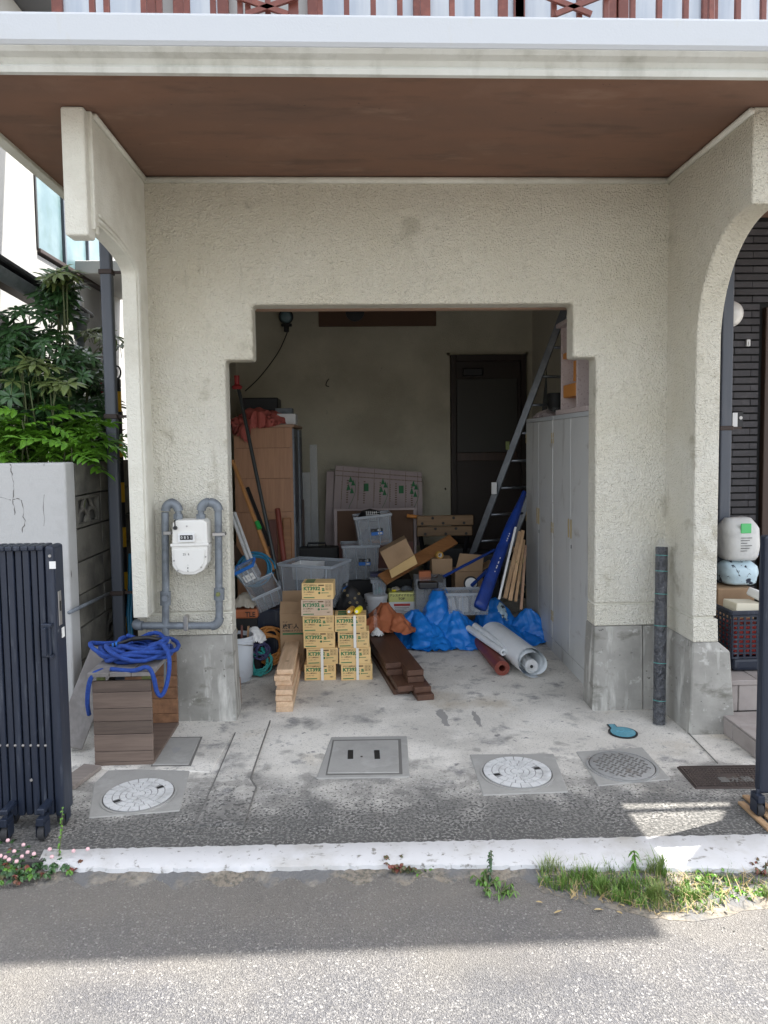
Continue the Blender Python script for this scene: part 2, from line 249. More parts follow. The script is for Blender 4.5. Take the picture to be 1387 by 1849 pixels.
# ---------------------------------------------------------------- mesh builder
class MB:
    def __init__(s): s.v = []; s.f = []; s.sm = False
    def add(s, vs, fs):
        o = len(s.v); s.v += [tuple(v) for v in vs]; s.f += [tuple(i+o for i in f) for f in fs]; return s
    def box(s, x0, y0, z0, x1, y1, z1, top=None):
        if x0 > x1: x0, x1 = x1, x0
        if y0 > y1: y0, y1 = y1, y0
        if z0 > z1: z0, z1 = z1, z0
        vs = [(x0, y0, z0), (x1, y0, z0), (x1, y1, z0), (x0, y1, z0), (x0, y0, z1), (x1, y0, z1), (x1, y1, z1), (x0, y1, z1)]
        return s.add(vs, BF)
    def obox(s, c, size, rot=None):
        r = rot.to_matrix() if isinstance(rot, Euler) else (rot or Matrix.Identity(3)); c = Vector(c); h = [a/2 for a in size]
        vs = [c + r @ Vector((sx*h[0], sy*h[1], sz*h[2])) for sx, sy, sz in ((-1, -1, -1), (1, -1, -1), (1, 1, -1), (-1, 1, -1), (-1, -1, 1), (1, -1, 1), (1, 1, 1), (-1, 1, 1))]
        return s.add(vs, BF)
    def beam(s, p0, p1, w, h, up=(0, 0, 1)):
        p0 = Vector(p0); p1 = Vector(p1); d = (p1-p0); L = d.length; d.normalize(); u = Vector(up); x = d.cross(u)
        if x.length < 1e-4: x = d.cross(Vector((1, 0, 0)))
        x.normalize(); z = x.cross(d); r = Matrix((x, d, z)).transposed()
        return s.obox((p0+p1)/2, (w, L, h), r)
    def prism(s, poly, a, b, axis='z'):
        n = len(poly)
        def P(p, t): return {'z': (p[0], p[1], t), 'y': (p[0], t, p[1]), 'x': (t, p[0], p[1])}[axis]
        vs = [P(p, a) for p in poly]+[P(p, b) for p in poly]
        fs = [tuple(range(n)), tuple(range(2*n-1, n-1, -1))]+[(i, n+i, n+(i+1) % n, (i+1) % n) for i in range(n)]
        return s.add(vs, fs)
    def tube(s, pts, r, n=8, cap=True, closed=False):
        pts = [Vector(p) for p in pts]; m = len(pts); rs = r if isinstance(r, (list, tuple)) else [r]*m
        vs = []; prevx = None
        for i, p in enumerate(pts):
            if closed: d = pts[(i+1) % m]-pts[i-1]
            else: d = pts[min(i+1, m-1)]-pts[max(i-1, 0)]
            d.normalize()
            if prevx is None:
                x = d.cross(Vector((0, 0, 1)))
                if x.length < .05: x = d.cross(Vector((1, 0, 0)))
            else: x = prevx - d*prevx.dot(d)
            x.normalize(); prevx = x; y = d.cross(x)
            for k in range(n):
                a = 2*math.pi*k/n; vs.append(p+(x*math.cos(a)+y*math.sin(a))*rs[i])
        fs = []
        for i in range(m if closed else m-1):
            j = (i+1) % m
            for k in range(n): fs.append((i*n+k, i*n+(k+1) % n, j*n+(k+1) % n, j*n+k))
        if cap and not closed: fs.append(tuple(range(n-1, -1, -1))); fs.append(tuple((m-1)*n+k for k in range(n)))
        return s.add(vs, fs)
    def lathe(s, prof, c=(0, 0, 0), n=20, rot=None, sx=1, sy=1):
        c = Vector(c); r = rot.to_matrix() if isinstance(rot, Euler) else (rot or Matrix.Identity(3)); vs = []; m = len(prof)
        for (rad, z) in prof:
            for k in range(n):
                a = 2*math.pi*k/n; vs.append(c+r @ Vector((rad*math.cos(a)*sx, rad*math.sin(a)*sy, z)))
        fs = [(i*n+k, i*n+(k+1) % n, (i+1)*n+(k+1) % n, (i+1)*n+k) for i in range(m-1) for k in range(n)]
        if prof[0][0] > 1e-5: fs.append(tuple(range(n-1, -1, -1)))
        if prof[-1][0] > 1e-5: fs.append(tuple((m-1)*n+k for k in range(n)))
        return s.add(vs, fs)
    def grid(s, P, nx, ny):
        return s.add(P, [(j*nx+i, j*nx+i+1, (j+1)*nx+i+1, (j+1)*nx+i) for j in range(ny-1) for i in range(nx-1)])
    def quad(s, a, b, c, d): return s.add([a, b, c, d], [(0, 1, 2, 3)])
BF = [(0, 3, 2, 1), (4, 5, 6, 7), (0, 1, 5, 4), (1, 2, 6, 5), (2, 3, 7, 6), (3, 0, 4, 7)]
ORG = {}
def thing(name, label, cat, loc=(0, 0, 0), group=None):
    o = bpy.data.objects.new(name, None); C.objects.link(o); o.location = loc; o.empty_display_size = .05
    o['label'] = label; o['category'] = cat
    if group: o['group'] = group
    ORG[o.name] = Vector(loc); return o
def mkmesh(name, mb, m, org=Vector((0, 0, 0)), smooth=False):
    me = bpy.data.meshes.new(name)
    me.from_pydata([(v[0]-org[0], v[1]-org[1], v[2]-org[2]) for v in mb.v], [], mb.f)
    me.materials.append(M[m] if isinstance(m, str) else m)
    if smooth: me.shade_smooth()
    me.update(); return me
def part(name, mb, m, parent=None, bevel=0, smooth=False, label=None, seg=1, stuff=False, auto=None):
    org = ORG[parent.name] if parent else Vector((0, 0, 0))
    me = mkmesh(name, mb, m, org, smooth or auto is not None)
    if auto is not None:
        try: me.set_sharp_from_angle(angle=math.radians(auto))
        except Exception: pass
    o = bpy.data.objects.new(name, me); C.objects.link(o)
    if parent: o.parent = parent; ORG[o.name] = org
    else: ORG[o.name] = Vector((0, 0, 0))
    if bevel:
        b = o.modifiers.new('bevel', 'BEVEL'); b.width = bevel; b.segments = seg; b.limit_method = 'ANGLE'; b.angle_limit = math.radians(40)
    if label: o['label'] = label
    if stuff: o['kind'] = 'stuff'
    return o
def setorg(o, loc):
    """move the origin of a single-mesh thing to loc"""
    loc = Vector(loc); o.data.transform(Matrix.Translation(-loc)); o.location = loc; ORG[o.name] = loc
def solo(name, mb, m, label, cat, group=None, loc=None, **k):
    o = part(name, mb, m, None, **k); 
    if loc is None:
        a = np.array(mb.v); loc = (float(a[:, 0].mean()), float(a[:, 1].mean()), float(a[:, 2].min()))
    setorg(o, loc); o['label'] = label; o['category'] = cat
    if group: o['group'] = group
    return o
def struct(name, mb, m, **k):
    o = part(name, mb, m, None, **k); o['kind'] = 'structure'; return o
def copy_tree(o, parent=None):
    c = o.copy(); C.objects.link(c)
    if parent: c.parent = parent
    ORG[c.name] = ORG.get(o.name, Vector((0, 0, 0)))
    for ch in KIDS.get(o.name, list(o.children)): copy_tree(ch, c)
    return c
KIDS = {}
_tc = {}
def text_mb(body, size, bold=0.0, xs=1.0, align='LEFT'):
    """flat lettering as mesh data in the xy plane"""
    key = (body, size, bold, xs, align)
    if key in _tc: return _tc[key]
    cu = bpy.data.curves.new('t', 'FONT'); cu.body = body; cu.size = size; cu.offset = bold; cu.align_x = align; cu.resolution_u = 2
    o = bpy.data.objects.new('t', cu); sc.collection.objects.link(o)
    dg = bpy.context.evaluated_depsgraph_get(); me = bpy.data.meshes.new_from_object(o.evaluated_get(dg))
    r = ([(v.co.x*xs, v.co.y) for v in me.vertices], [tuple(p.vertices) for p in me.polygons])
    bpy.data.objects.remove(o); bpy.data.curves.remove(cu); bpy.data.meshes.remove(me); _tc[key] = r; return r
def put_text(mb, body, size, o, ux, uy, bold=0.0, xs=1.0, align='LEFT'):
    vs, fs = text_mb(body, size, bold, xs, align); o = Vector(o); ux = Vector(ux); uy = Vector(uy)
    mb.add([o+ux*a+uy*b for a, b in vs], fs); return mb
def crumple(rx, ry, h, shrink=.72, n=44, it=120, seed=0, support=None, rough=1.0, outline=None, pin=True, corner=0.0, cr=.45, amp=1.0, hang=False):
    """cloth sheet pushed together inside its pinned edge until it buckles; local coords, floor at 0"""
    rng = np.random.RandomState(seed); u, v = np.meshgrid(np.linspace(-1, 1, n), np.linspace(-1, 1, n)); u = u.ravel(); v = v.ravel()
    du = u*np.sqrt(1-v*v/2)*(1-corner)+u*corner; dv = v*np.sqrt(1-u*u/2)*(1-corner)+v*corner
    if outline is not None:
        a = np.arctan2(dv, du); k = np.array([outline(t) for t in a]); du *= k; dv *= k
    P = np.stack([du*rx, dv*ry, np.zeros_like(u)], 1)
    sup = support if support is not None else (lambda x, y: h*np.clip(1-(x/rx)**2-(y/ry)**2, 0, 1)**.8)
    base = sup(P[:, 0], P[:, 1])
    nz = np.array([noise.noise(Vector((a*3*rough/rx*.3+seed, b*3*rough/ry*.3, 0)))*.6+noise.noise(Vector((a*9*rough/rx*.3, b*9*rough/ry*.3, seed+3)))*.3 for a, b in P[:, :2]])
    P[:, 2] = base + np.maximum(0, nz+.25)*min(rx, ry)*.35*(1-.8*np.maximum(abs(u), abs(v))**6)
    P[:, :2] += rng.normal(0, .004, (len(P), 2))
    idx = np.arange(n*n).reshape(n, n)
    E = []
    for dx, dy, kk in ((1, 0, 1.), (0, 1, 1.), (1, 1, .6), (1, -1, .6), (3, 0, .16), (0, 3, .16)):
        if dy >= 0: A = idx[:n-dy if dy else n, :n-dx if dx else n]; B = idx[dy:, dx:]
        else: A = idx[-dy:, :n-dx]; B = idx[:dy, dx:]
        A = A.ravel(); B = B.ravel()
        R = np.sqrt((dx*2*rx/(n-1))**2+(dy*2*ry/(n-1))**2)/shrink*.9
        E.append((A, B, np.full(len(A), R), kk))
    bd = (abs(u) > .999) | (abs(v) > .999); P0 = P.copy()
    for t in range(it):
        for A, B, R, kk in E:
            d = P[B]-P[A]; L = np.linalg.norm(d, axis=1)+1e-9; c = d*((L-R)/L*.5*kk)[:, None]*.45
            np.add.at(P, A, c); np.add.at(P, B, -c)
        P[:, 2] -= .0012
        if pin: P[bd, :2] = P0[bd, :2]*.7+P[bd, :2]*.3
        rr = np.sqrt((P[:, 0]/rx)**2+(P[:, 1]/ry)**2); 
        lo = sup(P[:, 0], P[:, 1])+.002; P[:, 2] = np.maximum(P[:, 2], lo)
    G = P.reshape(n, n, 3); gu = np.gradient(G, axis=1); gv = np.gradient(G, axis=0); N = np.cross(gu.reshape(-1, 3), gv.reshape(-1, 3)); N /= np.linalg.norm(N, axis=1)[:, None]+1e-9
    s_ = min(rx, ry)*cr; q = []
    for p in P:
        w = Vector(p)/s_; w2 = Vector((w.x*1.1+.8*noise.noise(w*.7), w.y*1.1+.8*noise.noise(w*.7+Vector((5, 0, 0))), w.z*.5+seed)); q.append(s_*.26*((1-2.6*abs(noise.noise(w2*.8)))*1.1+(1-2.6*abs(noise.noise(w2*1.9+Vector((3, 3, 3)))))*.36+(1-2.6*abs(noise.noise(w2*4.4)))*.09-.6))
    ed_ = np.clip((1-np.maximum(abs(u), abs(v)))*8, .25, 1); P += N*(np.array(q)*ed_*amp)[:, None]; P[:, 2] = np.maximum(P[:, 2], .0015) if not hang else P[:, 2]
    m = MB(); m.grid([tuple(p) for p in P], n, n); return m
def drape(lobes, seed=0, nt=120, ns=34, crease=.012):
    """cloth pulled up to peaks with long folds running down to a scalloped hem; one grid per lobe"""
    out = []
    tri = lambda x: 1-2*abs((x/math.pi) % 2-1)
    for li, (cx, cy, H, rx, ry, k, A, rot, top) in enumerate(lobes):
        rn = random.Random(seed*17+li); ph = [rn.uniform(0, 6.28) for _ in range(6)]; vs = []
        for i in range(ns+1):
            s = i/ns
            for j in range(nt):
                a = 2*math.pi*j/nt; wob = .5*noise.noise(Vector((math.cos(a)*1.2, math.sin(a)*1.2, s*1.5+seed+li)))
                f = .6*tri(k*a+ph[0]+wob*3+s*1.2)+.3*tri((k*2+1)*a+ph[1]-s*2)+.25*math.sin(2*a+ph[2])
                R = (.10*top+s**.9)*(1+.16*math.sin(2*a+ph[3])+.10*math.sin(3*a+ph[4])+.10*f*s)
                x = R*rx*math.cos(a); y = R*ry*math.sin(a)
                z = H*(1-s)**1.15*(1-.25*s)+A*(f*.5+.35)*(s*(1.25-s))**.8*1.6
                w_ = Vector((x, y, z))/.07; z += crease*(1-2.6*abs(noise.noise(w_+Vector((seed, li, 0)))))*(.3+s); x += crease*1.2*noise.noise(w_*1.3+Vector((9, 0, 0))); y += crease*1.2*noise.noise(w_*1.3+Vector((0, 9, 0)))
                if i == 0: x *= .3; y *= .3; z = H*.93
                c, sn = math.cos(rot), math.sin(rot); vs.append((cx+x*c-y*sn, cy+x*sn+y*c, max(z, .002+.001*li)))
        fs = [(i*nt+j, i*nt+(j+1) % nt, (i+1)*nt+(j+1) % nt, (i+1)*nt+j) for i in range(ns) for j in range(nt)]+[tuple(range(nt-1, -1, -1))]
        out.append(MB().add(vs, fs))
    return out
def move(mb, loc, rot=0, s=1):
    c, sn = math.cos(rot), math.sin(rot)
    mb.v = [(loc[0]+s*(v[0]*c-v[1]*sn), loc[1]+s*(v[0]*sn+v[1]*c), loc[2]+s*v[2]) for v in mb.v]; return mb
def coil(c, r, turns, rr, zamp=.02, seed=0, n=26, lean=None, jitter=.18, rise=0.0):
    rnd = random.Random(seed); pts = []; c = Vector(c); ph = rnd.random()*6; f = [rnd.uniform(-1, 1) for _ in range(8)]
    for i in range(int(turns*n)):
        t = i/n; a = 2*math.pi*t; k = 1+jitter*math.sin(t*1.7+ph)+jitter*.5*math.sin(t*5.1+f[1]*3)
        v = Vector((math.cos(a)*r*k+f[2]*.15*r*math.sin(t*2.3), math.sin(a)*r*(1+jitter*math.sin(t*2.9+f[3]*4)), abs(zamp*math.sin(a*1.5+t*2+f[4]*5))+rise*t+rr))
        if lean: v = lean @ v
        pts.append(c+v)
    return pts
# ================================================================ SETTING
mb = MB().box(-120, -120, -.30, 120, 120, -.12); struct('ground', mb, 'earth')
# road, with a sagging worn edge below the kerb strip
CB = [(gr(px, py, -.03).x, gr(px, py, -.03).y) for px, py in ((-300, 1570), (60, 1560), (300, 1567), (500, 1563), (700, 1566), (860, 1572), (1000, 1570), (1150, 1565), (1387, 1560), (2100, 1545))]
mb = MB().box(-40, -9, -.12, 40, 2.95, -.03); struct('road', mb, 'asphalt')
# garage floor and apron, one sheet of concrete
# white painted kerb strip with a ragged, crumbling edge
rnd = random.Random(3)
top = []; bot = []
for i in range(260):
    px = 72+(i/259)*2300
    f = min(1, i/4)
    yt = 1532-(px-150)*.0215+(rnd.random()-.5)*2.5; yb = 1569+3*math.sin(px/170.)*(px < 1500)+(rnd.random()-.5)*3.5
    if i == 0: yt, yb = 1552, 1562
    top.append(gr(px, yt, .004)); bot.append(gr(px, yb, -.010))
m_ = MB(); n = len(top)
fr_ = [(-9, top[0].y*.5+bot[0].y*.5)]+[(top[k].x, (top[k].y+bot[k].y)/2) for k in range(0, n, 8)]+[(9, (top[-1].y+bot[-1].y)/2)]
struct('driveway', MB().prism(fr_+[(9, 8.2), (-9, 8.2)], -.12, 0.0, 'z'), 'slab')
vs = []
for k in range(n):
    a, b = top[k], bot[k]
    vs += [(a.x, a.y, .002), (a.x, a.y-.006, .006), (b.x, b.y+.03, .002+rnd.random()*.0015), (b.x, b.y+.008, -.006), (b.x, b.y, -.032)]
m_.add(vs, [(k*5+j, k*5+5+j, k*5+6+j, k*5+1+j) for k in range(n-1) for j in range(4)]); struct('kerb', m_, 'curb', smooth=True, auto=50)
# cement fillet between kerb and road
vs = []
for k in range(n):
    b = bot[k]; w_ = .05+.03*math.sin(k*.7)+.02*rnd.random()
    vs += [(b.x, b.y+.02, -.016), (b.x, b.y-w_*.5, -.025), (b.x, b.y-w_, -.0315)]
struct('kerb_bedding', MB().add(vs, [(k*3+j, k*3+3+j, k*3+4+j, k*3+1+j) for k in range(n-1) for j in range(2)]), 'soil')
# re-laid concrete patches on the left of the drive: real 5 mm steps
def patch(name, pts, z, m, bev=.003):
    poly = [(gr(a, b).x, gr(a, b).y) for a, b in pts]; return struct(name, MB().prism(poly, -.01, z, 'z'), m, bevel=bev)
patch('concrete_patch', [(352, 1492), (425, 1325), (488, 1303), (452, 1408), (462, 1424), (440, 1490)], .007, 'slab')
patch('concrete_patch', [(128, 1345), (150, 1300), (385, 1300), (420, 1328), (380, 1395), (300, 1392), (130, 1388)], .005, 'slab')
for pts, wd in (([(425, 1325), (388, 1412), (352, 1492)], 4), ([(488, 1303), (452, 1408)], 4), ([(452, 1408), (463, 1424)], 4), ([(463, 1424), (440, 1490)], 3), ([(1243, 1325), (1296, 1380)], 0)):
    b_ = MB(); P = [gr(a, b, .0) for a, b in pts]
    for i in range(len(P)-1): b_.beam(P[i]+Vector((0, 0, .0055)), P[i+1]+Vector((0, 0, .0055)), .003+.0008*wd, .005)
    struct('joint', b_, 'seam')

# ================================================================ GARAGE BUILDING
house = thing('garage_house', 'cream stucco house front with a stepped garage opening and projecting balcony', 'house', (0, YF, 0))
ZP = .5017; ZG = at(350, 1106, YF).z; XO1, XO2, XS1, XS2, ZO, ZS = -.570, 1.265, -.729, 1.400, 2.3875, 2.0796
WT = .14
up = [(XL-.06, ZG), (XL-.06, ZC-.001), (XR+.06, ZC-.001), (XR+.06, ZG), (XS2, ZG), (XS2, ZS), (XO2, ZS), (XO2, ZO), (XO1, ZO), (XO1, ZS), (XS1, ZS), (XS1, ZG)]
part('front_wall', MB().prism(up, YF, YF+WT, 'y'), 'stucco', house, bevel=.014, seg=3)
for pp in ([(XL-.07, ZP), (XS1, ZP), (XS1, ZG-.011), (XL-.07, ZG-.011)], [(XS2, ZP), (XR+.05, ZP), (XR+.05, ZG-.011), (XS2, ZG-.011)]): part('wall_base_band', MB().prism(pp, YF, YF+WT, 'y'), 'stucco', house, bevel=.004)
for xa, xb in ((XL-.065, XS1-.004), (XS2+.004, XR+.04)): part('groove', MB().box(xa, YF+.015, ZG-.02, xb, YF+WT-.01, ZG+.01), 'stucco_fine', house)
# inner left fragment (x < XL) of the front wall behind the wing
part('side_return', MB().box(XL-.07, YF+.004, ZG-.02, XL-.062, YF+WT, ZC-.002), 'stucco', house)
# concrete plinths, flared at the foot
def frustum(x0, y0, x1, y1, z0, z1, fl, sides='xXyY'):
    a = fl; vs = [(x0-(a if 'x' in sides else 0), y0-(a if 'y' in sides else 0), z0), (x1+(a if 'X' in sides else 0), y0-(a if 'y' in sides else 0), z0), (x1+(a if 'X' in sides else 0), y1, z0), (x0-(a if 'x' in sides else 0), y1, z0),
        (x0, y0, z1), (x1, y0, z1), (x1, y1, z1), (x0, y1, z1)]
    return MB().add(vs, BF)
part('plinth', frustum(-1.12, YF-.012, XS1, YF+WT+.02, -.01, ZP-.002, .018, 'Xy'), 'concrete', house, bevel=.006)
part('plinth', frustum(XS2, YF-.012, 1.686, YF+WT+.02, -.01, ZP-.002, .018, 'xy'), 'concrete', house, bevel=.006)
part('plinth', frustum(1.690, YF-.010, XR, YF+WT+.02, -.01, ZP-.004, .014, 'y'), 'concrete', house, bevel=.004)
# bead under the soffit
b_ = MB(); b_.tube([(XL-.01, YF-.008, ZC-.020), (XR+.01, YF-.008, ZC-.020)], .018, 8); part('bead', b_, 'stucco_fine', house, smooth=True)
# ---- right wing: quarter arch
WX = .135; YW = 3.276; ZA = atx(1357, 368, XR).z; YJ = atx(1252, 1000, XR).y
def arch(y0, z0, yj, zj, n=22):   # from front (y0,z0) round to jamb (yj,zj)
    return [(y0+(yj-y0)*math.sin(t), zj+(z0-zj)*math.cos(t)) for t in [math.pi/2*i/n for i in range(n+1)]]
zj = 2.10
zg2 = ZG-.001
poly = [(YF+.03, zg2), (YF+.03, ZC-.0005), (YW, ZC-.0005), (YW, ZA)] + [(y, z) for y, z in arch(YW+.05, ZA, YJ, zj)[0:]] + [(YJ, zg2)]
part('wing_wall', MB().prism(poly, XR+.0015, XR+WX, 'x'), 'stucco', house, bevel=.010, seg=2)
zb1 = atx(1252, 1160, XR).z
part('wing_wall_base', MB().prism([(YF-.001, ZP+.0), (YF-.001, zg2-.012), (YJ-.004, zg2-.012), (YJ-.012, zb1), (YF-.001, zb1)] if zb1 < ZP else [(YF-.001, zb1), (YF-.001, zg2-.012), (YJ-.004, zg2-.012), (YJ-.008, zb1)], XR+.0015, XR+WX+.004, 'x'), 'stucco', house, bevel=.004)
part('groove', MB().box(XR+.012, YJ+.012, zg2-.02, XR+WX-.012, YF, zg2+.006), 'stucco_fine', house)
zt = zb1-.001
vs = [(XR-.03, YJ-.05, -.01), (XR+WX+.09, YJ-.05, -.01), (XR+WX+.09, YF, -.01), (XR-.03, YF, -.01), (XR-.012, YJ-.035, zt-.05), (XR+WX+.06, YJ-.035, zt-.05), (XR+WX+.06, YF, zt-.05), (XR-.012, YF, zt-.05),
      (XR+.001, YJ-.010, zt), (XR+WX+.005, YJ-.010, zt), (XR+WX+.005, YF, zt), (XR+.001, YF, zt)]
fs = [(0, 3, 2, 1), (8, 9, 10, 11)]+[(i, (i+1) % 4, 4+(i+1) % 4, 4+i) for i in range(4)]+[(4+i, 4+(i+1) % 4, 8+(i+1) % 4, 8+i) for i in range(4)]
part('pillar_plinth', MB().add(vs, fs), 'concrete', house, bevel=.006)
part('bead', MB().tube([(XR-.008, YF, ZC-.020), (XR-.008, YW, ZC-.020)], .016, 8), 'stucco_fine', house, smooth=True)
# ---- left wing
XLO = XL-.080; YWL = 3.303
ZAL = at(150, 428, 3.33).z; YJL = atx(256, 780, XL).y; zbl = at(250, 1116, YJL).z
a_ = atx(178, 407, XL-.0); ZJL = atx(250, 500, XL).z
poly = [(YF+.03, zbl), (YF+.03, ZC-.0005), (YWL+.05, ZC-.0005), (YWL+.05, a_.z-.03)] + arch(max(a_.y, YWL+.09), a_.z, YJL, ZJL) + [(YJL, zbl)]
part('wing_wall', MB().prism(poly, XLO, XL-.0015, 'x'), 'stucco_fine', house, bevel=.006, seg=2)
part('wing_end_block', MB().box(at(112, 300, YWL).x, YWL, ZAL, XL-.018, YWL+.10, ZC-.002), 'stucco_fine', house, bevel=.012, seg=3)
part('wing_end_lip', MB().box(XLO+.01, YWL+.10, a_.z-.035, XL-.010, YWL+.13, ZC-.002), 'stucco_fine', house, bevel=.006)
# raised mouldings following the arch
for off, rr in ((.020, .010), (.045, .008)):
    P = [Vector((XL+.001, y+off*math.sin(t*math.pi/2/22)+off*.0, z+off*math.cos(t*math.pi/2/22))) for t, (y, z) in enumerate(arch(max(a_.y, YWL+.09), a_.z, YJL, ZJL))]
    P += [Vector((XL+.001, YJL+off, z)) for z in (2.1, 1.7, 1.2, zbl+.02)]
    part('moulding', MB().tube(P, rr, 6), 'stucco_fine', house, smooth=True)
part('bead', MB().tube([(XL+.008, YF, ZC-.020), (XL+.008, YWL+.06, ZC-.020)], .014, 8), 'stucco_fine', house, smooth=True)
# ---- balcony slab: soffit, lower band and painted parapet band
XB0, XB1 = -1.66, gr(1207, 1698, -.03).x+SUN.x/SUN.z*3.40
zl0 = ZC-.022; Y0 = 2.9
for _ in range(4): Y0 = gr(693, 130, zl0).y
zl1 = at(693, 84, Y0-.05).z-.012; zl2 = at(693, 26, Y0-.045).z
part('soffit', MB().box(XB0, Y0+.046, ZC, XB1, 5.2, ZC+.10), 'soffit', house)
pr = [(Y0+.02, zl0), (Y0+.012, zl0+.018), (Y0+.028, zl0+.035), (Y0+.034, zl1-.03), (Y0+.012, zl1-.008), (Y0-.02, zl1), (Y0-.035, zl1+.012), (Y0-.035, zl1+.03), (Y0+.155, zl1+.03), (Y0+.155, ZC+.102), (Y0+.044, ZC+.102), (Y0+.044, zl0)]
part('fascia_band', MB().prism(pr, XB0-.03, XB1, 'x'), 'band_lower', house, bevel=.003)
part('balcony_parapet', MB().prism([(Y0-.037, zl1+.012), (Y0-.05, zl1+.028), (Y0-.05, zl2-.01), (Y0-.04, zl2), (Y0+.14, zl2), (Y0+.14, zl1+.03), (Y0+.0, zl1+.03)], XB0-.04, XB1+.01, 'x'), 'painted_band', house, bevel=.004)
part('fascia_side', MB().box(XB0-.06, Y0+.16, ZC-.02, XB0, 5.2, zl2), 'stucco_fine', house, bevel=.004)
part('balcony_floor', MB().box(XB0, Y0+.145, ZC+.101, XB1, 4.30, ZC+.16), 'concrete', house)
# upper storey
UZ0 = ZC+.16
RX = gr(1207, 1698, -.03).x+SUN.x/SUN.z*6.16; RY = gr(700, 1712, -.03).y+SUN.y/SUN.z*6.16  # unseen roof edges set along the sun ray to shape the road shadow
part('upper_wall', MB().box(-1.6, 4.301, UZ0, 2.6, 4.45, 6.1), 'house_white', house)
part('upper_side_wall', MB().box(-1.6, 4.452, UZ0, -1.5, 5.1, 6.1), 'house_white', house)
part('upper_side_wall', MB().box(2.5, 4.452, UZ0, 2.6, 5.1, 6.1), 'house_white', house)
part('roof', MB().add([(-2.1, RY, 6.13), (RX, RY, 6.13), (RX, 6.3, 6.13), (-2.1, 6.3, 6.13), (-2.1, RY, 6.2), (RX, RY, 6.2), (RX, 4.9, 6.6), (-2.1, 4.9, 6.6), (-2.1, 6.3, 6.2), (RX, 6.3, 6.2)],
    [(0, 3, 2, 1), (0, 1, 5, 4), (4, 5, 6, 7), (7, 6, 9, 8), (3, 8, 9, 2), (0, 4, 7, 8, 3), (1, 2, 9, 6, 5)]), 'roof', house)
# windows of the upper storey, seen as a sliver above the parapet
def wpx(px): return at(px, 8, 4.30).x
for x0, x1 in ((118, 265), (335, 395), (575, 745), (775, 925), (945, 1090), (1130, 1262), (1290, 1420)):
    a, b = wpx(x0), wpx(x1)
    fr = MB(); 
    for q in ((a-.06, UZ0+.02, a, 5.9), (b, UZ0+.02, b+.06, 5.9)): fr.box(q[0], 4.25, q[1], q[2], 4.299, q[3])
    fr.box(a, 4.25, 5.75, b, 4.299, 5.9); fr.box(a, 4.25, UZ0+.02, b, 4.299, UZ0+.08)
    w_ = part('window_frame', fr, 'rail_brown', house, bevel=.004)
    part('pane', MB().box(a, 4.272, UZ0+.08, b, 4.28, 5.75), 'curtain', w_)
# interior
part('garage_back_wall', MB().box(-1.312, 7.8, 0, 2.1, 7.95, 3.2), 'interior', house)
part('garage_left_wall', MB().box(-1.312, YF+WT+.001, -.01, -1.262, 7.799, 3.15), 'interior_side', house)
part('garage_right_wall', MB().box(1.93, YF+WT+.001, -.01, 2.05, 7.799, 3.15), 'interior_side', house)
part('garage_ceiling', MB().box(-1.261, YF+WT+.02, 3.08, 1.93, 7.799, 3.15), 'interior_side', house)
zb_ = at(700, 562, YF+.30).z
b_ = MB(); b_.box(-1.22, YF+WT+.10, zb_, 1.92, YF+WT+.16, zb_+.22); part('door_header_board', b_, 'beam_wood', house, bevel=.003)
for px in (502, 700, 928): x = at(px, 558, YF+.24).x; part('header_cleat', MB().box(x-.03, YF+WT+.085, zb_-.002, x+.03, YF+WT+.0995, zb_+.1), 'beam_wood', house, bevel=.002)
a, b = at(575, 560, 7.76), at(788, 588, 7.76)
part('wall_beam', MB().box(a.x, 7.76, b.z, b.x, 7.799, b.z+.25), 'brown_patch', house, bevel=.004)
part('beam_bracket', MB().lathe([(0.0, 0), (.10, 0), (.10, .03), (0, .04)], (at(641, 566, 7.7).x, 7.755, at(641, 562, 7.7).z), 16, Euler((math.pi/2, 0, 0))), 'black', house, smooth=True, auto=40)
# door in the back wall
d0, d1 = at(812, 642, 7.8), at(948, 642, 7.8)
dr = part('back_door', MB().box(d0.x+.06, 7.76, .3, d1.x-.06, 7.79, d0.z-.06), 'door_dark', house)
fr = MB().box(d0.x, 7.72, .3, d0.x+.059, 7.799, d0.z); fr.box(d1.x-.059, 7.72, .3, d1.x, 7.799, d0.z); fr.box(d0.x+.06, 7.72, d0.z-.07, d1.x-.06, 7.799, d0.z)
part('door_frame', fr, 'door_dark', dr, bevel=.005)
a, b = at(824, 684, 7.75), at(934, 816, 7.75); part('door_pane', MB().box(a.x, 7.745, b.z, b.x, 7.759, a.z), 'door_panel', dr, bevel=.004)
part('door_rail', MB().box(a.x, 7.735, b.z-.09, b.x, 7.759, b.z-.002), 'dark_wood', dr, bevel=.004)
a = at(836, 672, 7.7); part('door_closer', MB().box(a.x, 7.70, a.z-.04, a.x+.22, 7.759, a.z+.04), 'black', dr, bevel=.01)
fr = MB().box(d0.x-.03, 7.785, .3, d0.x-.001, 7.8, d0.z+.03); fr.box(d1.x+.001, 7.785, .3, d1.x+.03, 7.8, d0.z+.03); fr.box(d0.x-.03, 7.785, d0.z+.001, d1.x+.03, 7.8, d0.z+.03); part('door_surround', fr, 'interior', dr)

